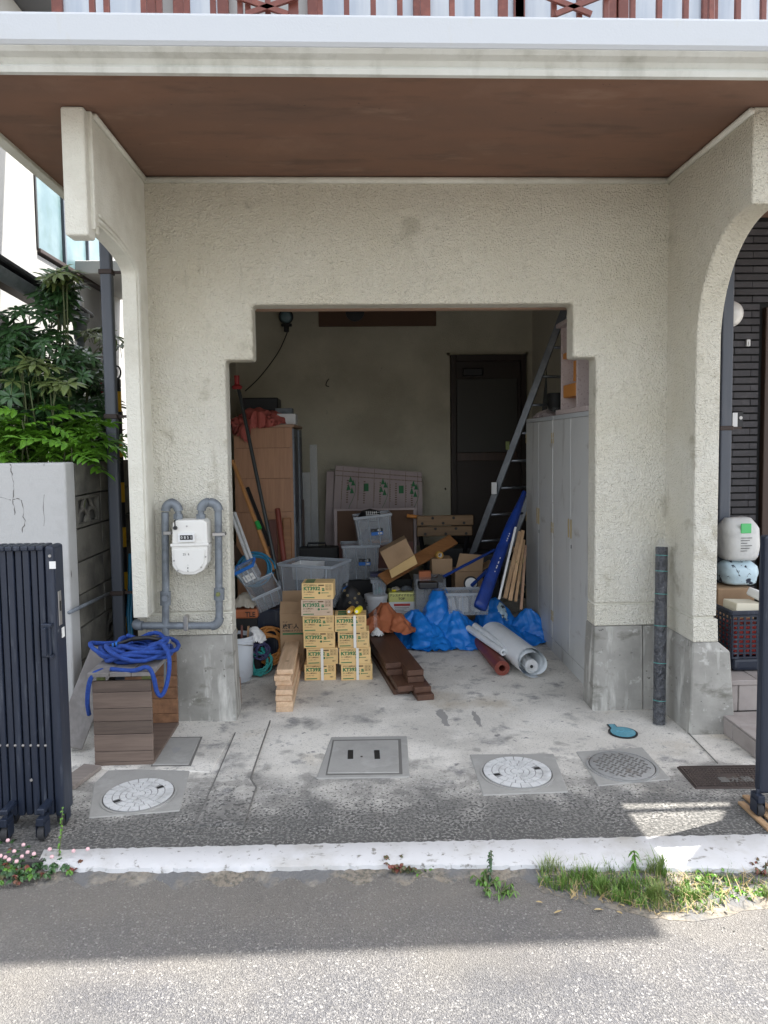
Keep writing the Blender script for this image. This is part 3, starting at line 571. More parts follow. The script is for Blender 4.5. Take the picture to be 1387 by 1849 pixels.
# balcony railing
rail = thing('balcony_railing', 'brown metal balcony railing standing on the white parapet', 'railing', (0, Y0+.05, zl2))
pxs = [167, 193, 260, 288, 338, 385, 434, 448, 484, 530, 578, 626, 674, 722, 768, 816, 862, 908, 1000, 1046, 1094, 1142, 1190, 1238, 1284, 1332, 1378]
for px in pxs:
    x = at(px, 15, Y0+.05).x; wd = .011 if px not in (530, 768, 908) else .02
    part('post', MB().box(x-wd, Y0+.04, zl2, x+wd, Y0+.06, zl2+.95), 'rail_brown', rail, bevel=.002)
part('top_rail', MB().box(-1.6, Y0+.025, zl2+.951, XB1-.05, Y0+.075, zl2+.99), 'rail_brown', rail, bevel=.006)
for px0, px1 in ((445, 520), (1003, 1068)):
    for s in (0, 1):
        a = at(px0 if s else px1, 0, Y0+.02); b = at(px1 if s else px0, 26, Y0+.02)
        c_ = at((px0+px1)/2, 13, Y0+.02)
        d_ = (a-b); part('brace', MB().beam(b, b+d_*3.2, .014, .02), 'rail_brown', rail)
# porch canopy to the right (out of frame, seen through the arch); unseen front outline and added bar shape the sun patch
def cpt(px, py): g = gr(px, py); return (g.x+SUN.x/SUN.z*(ZC+.16), g.y+SUN.y/SUN.z*(ZC+.16))
porch = thing('porch_canopy', 'brown porch ceiling seen through the right arch, unseen front edge shaped to cut the sun patch', 'canopy', (4, 4, 3.06))
part('canopy_slab', MB().prism([(XB1+.005, cpt(1190, 1449)[1]), cpt(1318, 1449), cpt(1300, 1482), cpt(1230, 1563), (cpt(1230, 1563)[0]+.2, cpt(1230, 1590)[1]), (6, cpt(1230, 1590)[1]), (6, 5.2), (XB1+.005, 5.2)], ZC+.0, ZC+.16, 'z'), 'soffit', porch)  # unseen front corners placed up the sun ray to outline the lit patch
part('gutter', MB().tube([(XB1+.01, cpt(1190, 1463)[1], ZC+.16), (XB1+.7, cpt(1190, 1463)[1], ZC+.16)], .019, 8), 'downpipe', porch, smooth=True)  # added bar, throws the dark stripe across the sun patch; no real gutter

part('rear_flat_roof', MB().box(-1.45, 5.201, 3.16, 2.2, 8.1, 3.26), 'concrete', house)
def stain(pts, m='stain'):
    P = [gr(a, b) for a, b in pts]; out = []
    for i in range(len(P)):
        a, b = P[i], P[(i+1) % len(P)]
        for k in range(5): v = a.lerp(b, k/5); out.append((v.x+random.uniform(-.008, .008), v.y+random.uniform(-.012, .012)))
    struct('damp_stain', MB().prism(out, -.01, .0012, 'z'), m)
stain([(786, 1283), (800, 1280), (806, 1292), (812, 1310), (802, 1311), (795, 1298)]); stain([(852, 1283), (862, 1290), (873, 1312), (866, 1313), (857, 1300)])
# ================================================================ GAS METER AND PIPES
gm = thing('gas_meter', 'white gas meter with counter window on the stucco left of the garage', 'gas meter', (at(343, 1000, YF).x, YF, .9))
YM = YF-.16
def q(px, py, Y=YM): v = at(px, py, Y); return (v.x, v.z)
body = [q(309, 985), q(311, 1022), q(318, 1032), q(330, 1038), q(352, 1038), q(366, 1031), q(374, 1018), q(375, 985)]
part('lower_case', MB().prism(body, YM, YF-.03, 'y'), 'white_enamel', gm, bevel=.008, seg=3)
ins = [q(314, 992), q(316, 1018), q(322, 1028), q(332, 1033), q(350, 1033), q(362, 1027), q(369, 1015), q(370, 992)]
part('case_panel', MB().prism(ins, YM-.006, YM-.0005, 'y'), 'white_enamel', gm, bevel=.003, seg=2)
part('upper_case', MB().prism([q(310, 984), q(375, 984), q(373, 943), q(366, 939), q(318, 940), q(311, 945)], YM+.005, YF-.03, 'y'), 'white_enamel', gm, bevel=.008, seg=3)
part('flange', MB().prism([q(308, 987), q(377, 985), q(377, 980), q(308, 982)], YM-.008, YM+.004, 'y'), 'white_enamel', gm, bevel=.002)
a, b = at(322, 963, YM), at(352, 978, YM)
wn = part('counter_frame', MB().box(a.x, YM-.012, b.z, b.x, YM+.004, a.z), 'white_plastic', gm, bevel=.002)
a, b = at(326, 966, YM), at(349, 974, YM); part('counter_window', MB().box(a.x, YM-.0145, b.z, b.x, YM-.0125, a.z), 'ink_black', wn)
t_ = MB(); put_text(t_, '0 8 5 1 3 4', .022, (a.x+.004, YM-.0152, b.z+.006), (1, 0, 0), (0, 0, 1)); part('counter_digits', t_, 'white_plastic', wn)
a = at(330, 1003, YM-.007); t_ = MB(); put_text(t_, '25  6', .018, (a.x, YM-.0068, a.z), (1, 0, 0), (0, 0, 1)); put_text(t_, '∴\n8\n6', .016, (a.x+.022, YM-.0068, a.z-.06), (1, 0, 0), (0, 0, 1)); part('printed_figures', t_, 'ink_black', gm)
a = at(317, 953, YM); part('valve_cap', MB().lathe([(0, -.014), (.010, -.014), (.012, 0), (0, 0)], (a.x, YM-.004, a.z), 12, Euler((-math.pi/2, 0, 0))).obox((a.x, YM-.01, a.z+.025), (.006, .006, .04)), 'black', gm)
for px, py in ((315, 1012), (372, 1005), (338, 950), (364, 1024), (322, 1030)):
    a = at(px, py, YM); part('screw', MB().lathe([(0, 0), (.005, 0), (.005, .004), (0, .004)], (a.x, YM-.007, a.z), 8, Euler((math.pi/2, 0, 0))), 'steel', gm)
gp = thing('gas_pipe', 'grey gas piping looping round the meter on the stucco wall', 'pipe', (at(343, 1130, YF).x, YF, .55))
YP = YF-.075
def loop(pts, r=.021, Y=YP, m='pipe_grey', name='pipe'):
    P = [at(a, b, Y) for a, b in pts]; return part(name, MB().tube(P, r, 12), m, gp, smooth=True, auto=50)
loop([(299, 1165), (299.5, 1080), (298, 925)]); 
def elbow(c, d0, d1, r=.026, Y=YP):
    c = at(*c, Y); P = []; d0 = Vector(d0); d1 = Vector(d1); R = .045
    for i in range(8): t = math.pi/2*i/7; P.append(c+d0*R*(1-math.sin(t))+d1*R*(1-math.cos(t)))
    return part('elbow', MB().tube(P, r, 12), 'pipe_grey', gp, smooth=True, auto=50)
X_ = (1, 0, 0); Z_ = (0, 0, 1); nX = (-1, 0, 0); nZ = (0, 0, -1)
elbow((298.5, 908), nZ, X_); elbow((322, 908), nX, nZ); elbow((363, 907), nZ, X_); elbow((394, 907), nX, nZ)
loop([(308, 908), (315, 908)], .024); loop([(370, 907), (386, 907)], .022)
loop([(322, 918), (322, 940)], .018); loop([(363, 918), (363, 938)], .018)
for px in (322, 363): part('union_nut', MB().tube([at(px, 928, YP), at(px, 937, YP)], .027, 6), 'pipe_grey', gp)
loop([(394, 918), (396, 1120)]); elbow((396.5, 1130), Z_, nX); loop([(388, 1130), (250, 1130)]); elbow((243, 1130), X_, (0, 1, 0), .028)
loop([(299, 1068), (299, 1092)], .030, name='valve_body'); a = at(300, 1079, YP-.03); part('valve_stem', MB().lathe([(0, 0), (.016, 0), (.018, .03), (0, .03)], a, 10, Euler((math.pi/2, 0, 0))), 'pipe_grey', gp)
loop([(396, 1062), (396, 1083)], .030, name='valve_body'); a = at(394, 1073, YP-.028); part('plug', MB().lathe([(0, 0), (.014, 0), (.012, .014), (0, .016)], a, 6, Euler((math.pi/2, 0, 0))), 'green_wood', gp, label='green plug')
loop([(299, 1160), (300, 1240)], .020)
for px, py, dx in ((304, 962, 14), (396, 964, 22)):
    a = at(px, py, YP); part('clamp', MB().obox((a.x, YP-.0, a.z), (.0009*dx*3.6, .052, .020)), 'steel', gp, bevel=.003)
a = at(337, 1130, YP); part('clamp', MB().obox((a.x, YP, a.z+.018), (.024, .052, .085)), 'steel', gp, bevel=.004)

# ================================================================ DOWNPIPES
def downpipe(label, x0, Y, wd, z0, z1, clips):
    t = thing('downpipe', label, 'downpipe', (x0+wd/2, Y, z0))
    part('pipe', MB().box(x0, Y, z0, x0+wd, Y+wd*.75, z1), 'downpipe', t, bevel=.012, seg=3)
    for z in clips:
        part('clip', MB().box(x0-.006, Y-.006, z-.014, x0+wd+.006, Y+wd*.75+.006, z+.014), 'downpipe_clip', t, bevel=.003)
        part('clip_arm', MB().box(x0+wd+.0065, Y+.02, z-.008, x0+wd+.07, Y+.035, z+.008), 'downpipe_clip', t)
    return t
YPL = 4.40; xl = at(178, 450, YPL).x
downpipe('dark grey square downpipe standing left of the garage beside the striped poles', xl, YPL, .068, 0, ZC-.02, [at(190, y, YPL).z for y in (490, 752, 1072)])
# entrance levels on the right
S1 = gr(1366, 1372); SY1 = S1.y; SX = S1.x; SZ1 = at(1363, 1336, SY1).z
SY2 = gr(1345, 1284, SZ1).y; SZ2 = at(1345, 1228, SY2).z
YPR = 4.45; xr = at(1301, 800, YPR).x
downpipe('dark grey square downpipe standing right of the arch beside the porch', xr, YPR, .075, SZ2, ZC-.02, [at(1310, y, YPR).z for y in (773, 1086)])

# ================================================================ PORCH STEPS (each tile a piece)
steps = thing('porch_steps', 'two low tiled steps leading up to the entrance door on the right', 'steps', (SX+.6, SY1+.4, 0))
part('step_core', MB().box(SX+.012, SY1+.012, -.02, 4.2, 5.0, SZ1-.008), 'mortar', steps)
part('step_core', MB().box(SX-.0, SY2+.012, SZ1-.01, 4.2, 5.0, SZ2-.008), 'mortar', steps)
def tilerow(x0, x1, dx, f):
    x = x0
    while x < x1: f(x, min(x+dx, x1)-.005); x += dx
tm = {}
def tile(x0, y0, z0, x1, y1, z1): part('tile', MB().box(x0, y0, z0, x1, y1, z1), 'tile', steps, bevel=.003)
for j in range(2):
    ya = SY1+.0+j*(SY2-SY1)/2; yb = SY1+(j+1)*(SY2-SY1)/2-.005
    tilerow(SX, 3.5, .22, lambda a, b: tile(a, ya, SZ1-.010, b, yb, SZ1))
tilerow(SX, 3.5, .22, lambda a, b: tile(a, SY1, .002, b, SY1+.011, SZ1-.012))
yy = SY1+.013
while yy < YF+.2: tile(SX-.001, yy, .002, SX+.011, yy+.215, SZ1-.012); yy += .22
tilerow(SX-.0, 3.5, .11, lambda a, b: tile(a, SY2, SZ1+.002, b, SY2+.011, SZ2-.030))
for j in range(3):
    tilerow(SX-.0, 3.5, .22, lambda a, b: tile(a, SY2-.006+j*.22, SZ2-.028 if j == 0 else SZ2-.01, b, SY2+.209+j*.22, SZ2))

# ================================================================ BRICK WALL, DOOR AND FITTINGS OF THE PORCH
YB = 4.87
bw = thing('brick_wall', 'dark grey thin-brick wall of the entrance porch behind the arch', 'wall', (2.9, YB, SZ2))
part('wall_core', MB().box(2.2, YB+.012, 0, 4.2, YB+.15, ZC), 'mortar', bw)
part('side_wall', MB().box(1.93, 4.30, 0, 2.19, 5.2, ZC-.001), 'house_dark', bw)
dx0 = at(1372, 850, YB).x; dzt = at(1380, 556, YB).z
L_ = .235; bh = .0497; bme = {}
def brick(x0, x1, z):
    k = round(x1-x0, 3)
    if k not in bme: bme[k] = mkmesh('brick', MB().box(0, 0, 0, k, .03, bh-.012), 'brick')
    o = bpy.data.objects.new('brick', bme[k]); C.objects.link(o); o.parent = bw; o.location = Vector((x0, YB-.012+random.uniform(-.003, .003), z))-ORG[bw.name]
r_ = 0; z = SZ2+.01
while z < ZC-.03:
    xe = dx0-.03 if z < dzt else 3.0
    x = 2.36-(L_/2 if r_ % 2 else 0)
    while x < xe:
        a = max(x, 2.36); b = min(x+L_-.004, xe)
        if b-a > .02: brick(a, b, z)
        x += L_
    z += bh; r_ += 1
ed = thing('entrance_door', 'brown lattice entrance door at the right edge of the porch', 'door', (dx0+.5, YB-.02, SZ2))
zd = SZ2+.02
part('door_frame', MB().box(dx0, YB-.04, zd, dx0+.05, YB+.01, dzt), 'dark_wood', ed, bevel=.004)
part('door_frame', MB().box(dx0+.051, YB-.04, dzt-.12, dx0+1.0, YB+.01, dzt), 'rail_brown', ed, bevel=.004)
lf = part('door_leaf', MB().box(dx0+.051, YB-.012, zd, dx0+1.0, YB+.01, dzt-.121), 'dark_wood', ed)
i = 0; z = zd-.3
while z < dzt-.15:
    for s in (1, -1):
        z0 = z; x0 = dx0+.06; x1 = dx0+.50
        za, zb = (z0, z0+.44) if s > 0 else (z0+.44, z0)
        if max(za, zb) < dzt-.13 and min(za, zb) > zd:
            part('lattice_slat', MB().beam((x0, YB-.020-(.006 if s > 0 else 0), za), (x1, YB-.020-(.006 if s > 0 else 0), zb), .012, .006, (0, 1, 0)), 'rail_brown', lf)
    z += .075
a = at(1367, 990, YB-.06); solo('blue_handle', MB().box(a.x-.012, YB-.07, a.z-.05, a.x+.012, YB-.045, a.z+.05), 'ink_blue', 'blue plastic handle at the edge of the lattice door', 'tag', bevel=.008, seg=2)  # blue handle of the lattice door
a = at(1318, 567, 4.75); gl = thing('globe_lamp', 'white round globe lamp on the dark brick wall', 'lamp', (a.x, YB, a.z))
part('globe', MB().lathe([(0, -.09)]+[(.088*math.sin(t), -.088*math.cos(t)) for t in [math.pi*i/14 for i in range(1, 14)]]+[(0, .09)], (a.x, 4.76, a.z), 20), 'globe', gl, smooth=True)
part('lamp_base', MB().lathe([(0, 0), (.05, 0), (.05, .03), (0, .03)], (a.x, YB-.013, a.z), 16, Euler((math.pi/2, 0, 0))), 'white_plastic', gl)
a = at(1352, 619, YB-.03); np_ = thing('number_plate', 'tiny white plate on the dark bricks beside the lattice door', 'plate', (a.x, YB-.02, a.z)); part('plate', MB().box(a.x-.012, YB-.03, a.z-.022, a.x+.012, YB-.015, a.z+.022), 'paper', np_)
t_ = MB(); put_text(t_, 'J', .028, (a.x-.005, YB-.0308, a.z-.012), (1, 0, 0), (0, 0, 1)); part('lettering', t_, 'ink_black', np_)
a = at(1335, 757, 4.8); ic = thing('intercom', 'white and black intercom box on the dark bricks under the globe lamp', 'intercom', (a.x, YB, a.z))
part('housing', MB().box(a.x-.04, YB-.05, a.z-.055, a.x+.04, YB-.013, a.z+.055), 'black', ic, bevel=.006); part('face_plate', MB().box(a.x-.038, YB-.054, a.z-.05, a.x-.002, YB-.0505, a.z+.045), 'white_plastic', ic, bevel=.002)
part('button', MB().lathe([(0, 0), (.012, 0), (.012, .005), (0, .005)], (a.x+.02, YB-.05, a.z+.01), 10, Euler((math.pi/2, 0, 0))), 'steel', ic)

# things standing on the porch
bk = gr(1352, 1214, SZ2); BY = bk.y+.14
bt = thing('laundry_basket', 'navy plastic basket with square holes standing on the porch tiles', 'basket', (bk.x+.13, BY, SZ2))
bx0 = at(1321, 1200, BY-.14).x; bzt = at(1350, 1103, BY-.14).z; bw_ = .44; bd = .28
b0 = Vector((bx0, BY-.14, SZ2)); H_ = bzt-SZ2
part('basket_base', MB().box(b0.x+.012, b0.y+.005, SZ2+.002, b0.x+bw_-.012, b0.y+bd, SZ2+.085), 'dark_metal', bt, bevel=.025, seg=3)
g_ = MB(); nc = 12; nr = 9
for i in range(nc+1):
    x = b0.x+(bw_)*i/nc; g_.box(x-.006, b0.y, SZ2+.08, x+.006, b0.y+.006, bzt-.02)
for j in range(nr+1):
    z = SZ2+.085+(H_-.115)*j/nr; g_.box(b0.x, b0.y-.001, z-.005, b0.x+bw_, b0.y+.005, z+.005); g_.box(b0.x-.001, b0.y, z-.005, b0.x+.005, b0.y+bd, z+.005)
for i in range(8):
    y = b0.y+bd*i/7; g_.box(b0.x, y-.005, SZ2+.08, b0.x+.006, y+.005, bzt-.02)
part('basket_mesh', g_, 'dark_metal', bt, stuff=True)
fr = MB(); fr.box(b0.x-.008, b0.y-.008, bzt-.025, b0.x+bw_+.008, b0.y+.012, bzt); fr.box(b0.x-.008, b0.y+.0125, bzt-.025, b0.x+.012, b0.y+bd, bzt); part('rim', fr, 'dark_metal', bt, bevel=.006)
inx = b0.x+.03; 
solo('orange_crate', MB().box(inx, b0.y+.03, SZ2+.09, inx+.20, b0.y+.2, SZ2+.26), 'ink_red', 'red orange box inside the navy basket', 'box', bevel=.008)
solo('white_packet', MB().box(inx+.21, b0.y+.03, SZ2+.09, inx+.33, b0.y+.18, SZ2+.33), 'paper', 'white packet inside the navy basket', 'packet', bevel=.01)
solo('green_packet', MB().obox((inx+.08, b0.y+.09, bzt+.005), (.17, .13, .06), Euler((0, .06, .1))), 'cream', 'pale green flat box lying on top of the navy basket', 'box', bevel=.004)
solo('white_tray', MB().obox((inx+.25, b0.y+.12, bzt+.035), (.19, .16, .05), Euler((.15, .35, .2))), 'paper', 'white plastic tray tilted on top of the navy basket', 'tray', bevel=.01, seg=2)
c_ = at(1310, 1068, BY+.30); zc = SZ2
solo('cardboard_box', MB().box(c_.x-.10, BY+.20, zc, c_.x+.13, BY+.45, at(1310, 1062, BY+.22).z), 'card_brown', 'cardboard box behind the right downpipe under the printed sack', 'box', bevel=.004)
zt_ = at(1310, 1060, BY+.2).z
def sack(x, y, z, w_, d_, h_, seed, top=.55):
    prof = []; n = 18; m = 14; vs = []
    for j in range(m):
        t = j/(m-1); wv = (1+.10*math.sin(t*math.pi)) * (1-(t > .8)*(t-.8)*1.2) * (.9 if j == 0 else 1)
        for k in range(n):
            a = 2*math.pi*k/n; e = 4; ca, sa = math.cos(a), math.sin(a); r = (abs(ca)**e+abs(sa)**e)**(-1/e)
            nn = noise.noise(Vector((ca*1.5+seed, sa*1.5, t*3)))*.06
            vs.append((x+ca*r*w_/2*wv*(1+nn), y+sa*r*d_/2*wv*(1+nn)*(1-.75*max(0, t-.75)*4*.6), z+h_*t+noise.noise(Vector((ca+seed, sa, 5)))*.015*t))
    return MB().add(vs, [(j*n+k, j*n+(k+1) % n, (j+1)*n+(k+1) % n, (j+1)*n+k) for j in range(m-1) for k in range(n)]+[tuple(range(n-1, -1, -1)), tuple((m-1)*n+k for k in range(n))])
sx = at(1322, 1030, BY+.32).x
zs1 = at(1322, 1010, BY+.3).z; zs2 = at(1322, 936, BY+.3).z
solo('printed_sack', sack(sx+.03, BY+.33, zt_+.002, .19, .20, zs1-zt_-.01, 2), 'cow_print', 'white sack printed with black patches below the green-topped sack', 'sack', smooth=True)
s_ = thing('cement_sack', 'white sack with a green printed top leaning on the dark bricks', 'sack', (sx, BY+.33, zs1)); part('sack_body', sack(sx+.035, BY+.33, zs1, .20, .19, zs2-zs1, 5), 'sack', s_, smooth=True)
part('green_print', MB().box(sx+.0, BY+.222, zs2-.085, sx+.065, BY+.232, zs2-.025), 'sack_green', s_, bevel=.003)
t_ = MB()
for k in range(6): t_.box(sx+.0, BY+.222, zs2-.115-k*.016, sx+.07-(k % 3)*.015, BY+.224, zs2-.112-k*.016)
part('printed_lines', t_, 'ink_black', s_, stuff=True)
# right gate post with castor
gy = gr(1372, 1476).y; gx = at(1378, 1200, gy).x
g2 = thing('folding_gate', 'end post of the dark folding gate at the right edge of the drive', 'gate', (gx+.05, gy, 0))
part('end_post', MB().box(gx, gy, .10, gx+.06, gy+.05, at(1380, 968, gy).z), 'dark_metal', g2, bevel=.012, seg=3)
for k in range(4): part('slat', MB().box(gx+.065+k*.034, gy-.005, .11, gx+.095+k*.034, gy+.05, 1.17), 'dark_metal', g2, bevel=.008, seg=2)
def castor(par, x, y, r=.035, name='castor', ang=0):
    f_ = MB(); f_.obox((x, y, .085), (.03, .06, .03)); f_.obox((x-.018, y, .05), (.003, .05, .06)); f_.obox((x+.018, y, .05), (.003, .05, .06)); f_.tube([(x, y, .095), (x, y, .12)], .008, 8)
    c = part(name, f_, 'dark_metal', par, bevel=.002, stuff=True)
    part('wheel', MB().lathe([(0, -.013), (r*.9, -.013), (r, -.008), (r, .008), (r*.9, .013), (0, .013)], (x, y, r), 18, Euler((0, math.pi/2, 0))), 'rubber', c, smooth=True, auto=40)
castor(g2, gx-.005, gy+.01)
# offcuts of wood by the right gate
for i, (p0, p1) in enumerate((((1338, 1452), (1392, 1503)), ((1346, 1440), (1400, 1490)), ((1360, 1446), (1403, 1478)))):
    a, b = gr(*p0), gr(*p1)
    solo('wood_strip', MB().beam(a+Vector((0, 0, .008+.010*(i == 2))), b+Vector((0, 0, .008+.012*(i == 2))), .030, .012), 'lath', ['lowest split wood strip nearest the white kerb by the right gate', 'middle split wood strip lying beside the right gate castor', 'short wood strip lying on top of the others by the right gate'][i], 'wood strip', group='wood strips on the ground by the right gate', bevel=.002)

# ================================================================ LEFT FOLDING GATE
GY = gr(60, 1500).y; gz0 = at(60, 1472, GY).z; gz1 = at(60, 986, GY).z
fg = thing('folding_gate', 'dark navy folding gate pushed together at the left edge', 'gate', (at(50, 1480, GY).x, GY, 0))
edges = [-60, -46, -32, -18, -5, 8, 22, 36, 50, 64, 77, 90]
for i in range(len(edges)-1):
    x0, x1 = at(edges[i], 1230, GY).x, at(edges[i+1], 1230, GY).x
    sl_ = part('slat', MB().box(x0+.002, GY-.006+(.004 if i % 2 else 0), gz0, x1-.003, GY+.09, gz1-.012), 'dark_metal', fg, bevel=.006, seg=2)
    part('slat_cap', MB().obox(((x0+x1)/2, GY+.035, gz1-.008), (x1-x0-.002, .11, .02)), 'dark_metal', sl_, bevel=.006, seg=3)
    a = at((edges[i]+edges[i+1])/2, 1345, GY); part('rivet', MB().lathe([(0, 0), (.006, 0), (.005, .003), (0, .004)], (a.x, GY-.006, a.z), 10, Euler((math.pi/2, 0, 0))), 'steel', sl_)
x0, x1 = at(90, 1230, GY).x, at(107, 1230, GY).x
ep = part('end_post', MB().box(x0+.001, GY-.010, gz0-.01, x1, GY+.10, gz1), 'dark_metal', fg, bevel=.014, seg=3)
a, b = at(107, 1070, GY), at(114, 1132, GY); lp = part('latch_plate', MB().box(x1, GY+.02, b.z, x1+.003, GY+.05, a.z), 'steel', ep, bevel=.001); part('latch_slot', MB().box(x1+.0031, GY+.03, (a.z+b.z)/2-.012, x1+.0045, GY+.042, (a.z+b.z)/2+.03), 'ink_black', lp)
a, b = at(78, 1124, GY), at(103, 1184, GY); hd = part('handle_tray', MB().box(a.x, GY-.030, b.z, b.x-.012, GY-.011, a.z), 'dark_metal', ep, bevel=.004)
hh = MB(); hh.box(b.x-.0115, GY-.045, b.z, b.x-.002, GY-.011, b.z+.012); hh.box(b.x-.0115, GY-.045, a.z-.012, b.x-.002, GY-.011, a.z); hh.box(b.x-.040, GY-.05, b.z+.013, b.x-.022, GY-.0305, a.z-.013); part('handle', hh, 'dark_metal', ep, bevel=.002, stuff=True)
part('sticker', MB().box(x1+.0002, GY+.045, at(110, 1157, GY).z, x1+.0022, GY+.07, at(110, 1139, GY).z), 'paper', ep)
for p0, p1 in (((91, 1013), (103, 1026)),):
    a, b = at(*p0, GY), at(*p1, GY); part('sticker', MB().box(a.x, GY-.0125, b.z, b.x, GY-.0106, a.z), 'paper', ep)
for px, py in ((59, 1406), (92, 1003)): a = at(px, py, GY); part('bolt', MB().lathe([(0, 0), (.006, 0), (.006, .004), (0, .004)], (a.x, GY-.010, a.z), 10, Euler((math.pi/2, 0, 0))), 'steel', fg)
for px, Yc, ox in ((12, GY-.07, 0), (78, GY-.07, 0), (27, GY+.07, 0), (117, GY+.05, 0), (-48, GY-.07, 0)):
    x = at(px, 1500, Yc).x; castor(fg, x, Yc, .034)
    if Yc < GY: part('castor_arm', MB().obox((x, Yc+.05, .125), (.03, .14, .022)), 'dark_metal', fg, bevel=.004)

# ================================================================ LEFT BOUNDARY WALL
WY = 3.95; WXe = at(120, 900, WY).x; wz = at(60, 836, WY).z
ww = thing('garden_wall', 'white painted garden wall with a long vertical crack behind the navy gate', 'wall', (-2.4, WY, 0))
part('wall_face', MB().box(-4.5, WY, -.05, WXe, WY+.13, wz), 'wall_paint', ww, bevel=.01, seg=2)
for pts in (((20, 838), (22, 860), (25, 882), (23, 905), (26, 930)), ((23, 902), (33, 900), (41, 905), (43, 940), (40, 962)), ((78, 893), (80, 950)), ((0, 897), (20, 903))):
    P = [at(a+random.uniform(-1, 1), b, WY-.000) for a, b in pts]; PP = []
    for i in range(len(P)-1):
        for k in range(5): v = P[i].lerp(P[i+1], k/5); PP.append(v+Vector((random.uniform(-.006, .006), 0, 0)))
    PP.append(P[-1]); part('crack', MB().tube(PP, [.002*random.uniform(.2, 1.6) for _ in PP], 5), 'seam', ww)
bl = thing('block_wall', 'mossy concrete block wall running back beside the left downpipe', 'wall', (WXe-.08, 5, 0))
part('wall_core', MB().box(WXe-.15, WY+.135, -.05, WXe-.035, 9.5, wz-.05), 'seam', bl)
bch = (wz-.02)/8; rowsz = [wz-bch*(i+1) for i in range(8)]
bmesh_ = mkmesh('block', MB().box(-.035, 0, 0, 0, .385, bch-.010), 'block')
hole = MB(); L0, H0 = .385, bch-.010
hole.box(-.03, 0, 0, 0, .03, H0); hole.box(-.03, L0-.03, 0, 0, L0, H0); hole.box(-.03, .0301, 0, 0, L0-.0301, .02); hole.box(-.03, .0301, H0-.02, 0, L0-.0301, H0)
for cx, cz, r in ((.12, .02, .08), (.265, .02, .08), (.19, .085, .08), (.19, .02, .035)):
    hole.tube([(-.012, cx+r*math.cos(t), cz+r*math.sin(t)) for t in [math.pi*i/10 for i in range(11)]], .010, 6)
hmesh = mkmesh('openwork_block', hole, 'block')
y = WY+.135
for c in range(11):
    for r in range(8):
        o = bpy.data.objects.new('openwork_block' if (c, r) in ((0, 1), (1, 5), (3, 1), (5, 5)) else 'block', hmesh if (c, r) in ((0, 1), (1, 5), (3, 1), (5, 5)) else bmesh_)
        C.objects.link(o); o.parent = bl; o.location = Vector((WXe+random.uniform(-.003, .003), y+c*.395, rowsz[r]))-ORG[bl.name]
a, b = atx(125, 1106, WXe+.03), atx(196, 1072, WXe+.03)
solo('thin_pipe', MB().tube([a, b], .011, 8), 'pipe_grey', 'thin grey pipe fixed along the mossy block wall', 'pipe', smooth=True)
# striped barrier poles
for i, (px, Y) in enumerate(((217, 4.75), (224, 4.83))):
    a = at(px, 1000, Y); t = thing('barrier_pole', ['yellow and black striped barrier pole in front, beside the left downpipe', 'yellow and black striped barrier pole half hidden behind the other'][i], 'barrier pole', (a.x, Y, 0), 'striped barrier poles in the gap')
    z = 0; k = 0; ztop = at(px, 700, Y).z; ref = at(px, 742, Y).z; sh = (at(px, 742, Y).z-at(px, 824, Y).z)/2
    k = 0; z1 = ztop
    zz = [ztop, at(px, 707, Y).z]; zc_ = zz[-1]; cols = ['black']; 
    while zc_ > 0:
        zc_ -= sh*.88 if cols[-1] == 'black' else sh*1.12
        zz.append(max(zc_, 0)); cols.append('yellow' if cols[-1] == 'black' else 'black')
    for u in range(len(zz)-1):
        if zz[u]-zz[u+1] > .002: part('stripe', MB().tube([(a.x, Y, zz[u+1]), (a.x, Y, zz[u])], .019, 12), cols[u], t, smooth=True, auto=50)
    part('cap', MB().obox((a.x-.01, Y, ztop+.03), (.05, .045, .06)), 'black', t, bevel=.006); part('ring', MB().tube([(a.x+.02*math.cos(u), Y, ztop+.10+.04*math.sin(u)) for u in [2*math.pi*i/16 for i in range(16)]], .006, 6, closed=True), 'black', t, smooth=True)
P = [at(235, 1000, 4.55), at(234, 1060, 4.55), at(231, 1110, 4.5), at(235, 1160, 4.45), at(232, 1200, 4.4)]
for i in range(2):
    solo('garden_hose', MB().tube([p+Vector((.022*i*(1-.2*k), .01*i, .0)) for k, p in enumerate(P)], .011, 8), 'cyan_hose', ['cyan hose hanging left of the two in the gap by the striped poles', 'cyan hose hanging right of the two in the gap by the striped poles'][i], 'hose', group='cyan hoses in the gap', smooth=True)

# ================================================================ PLANTER BOX, PLANKS, HOSE
f0, f1, bk_ = gr(171, 1385), gr(277, 1384), gr(325, 1309)
px0, px1, py0, py1 = f0.x, f1.x, f0.y, bk_.y; pzt = at(220, 1213, py0).z
pl = thing('planter_box', 'weathered wooden box with open sides holding the blue hose', 'wooden box', ((px0+px1)/2, (py0+py1)/2, 0))
part('base_board', MB().box(px0, py0, 0, px1, py1, .022), 'planter', pl, bevel=.003)
n_ = 6; Hs_ = [.023+(pzt-.045-.023)*f for f in (0, .13, .34, .50, .66, .86, 1)]
for k in range(n_):
    part('plank', MB().box(px0+.002, py0+random.uniform(0, .002), Hs_[k], px1-.003, py0+.020, Hs_[k+1]-.002), 'planter', pl, bevel=.002)
    part('plank', MB().box(px0+.002, py1-.022, Hs_[k], px1-.001, py1, Hs_[k+1]-.002), 'planter_in', pl, bevel=.002)
for k in range(3):
    wv = (px1-px0+.03)/3; part('top_board', MB().box(px0-.015+k*wv, py0-.012, pzt-.022, px0-.015+(k+1)*wv-.003, py1+.006, pzt), 'grey_wood_y', pl, bevel=.002)
part('corner_post', MB().box(px1-.055, py0+.024, .023, px1-.015, py0+.06, pzt-.024), 'green_wood', pl, bevel=.003)
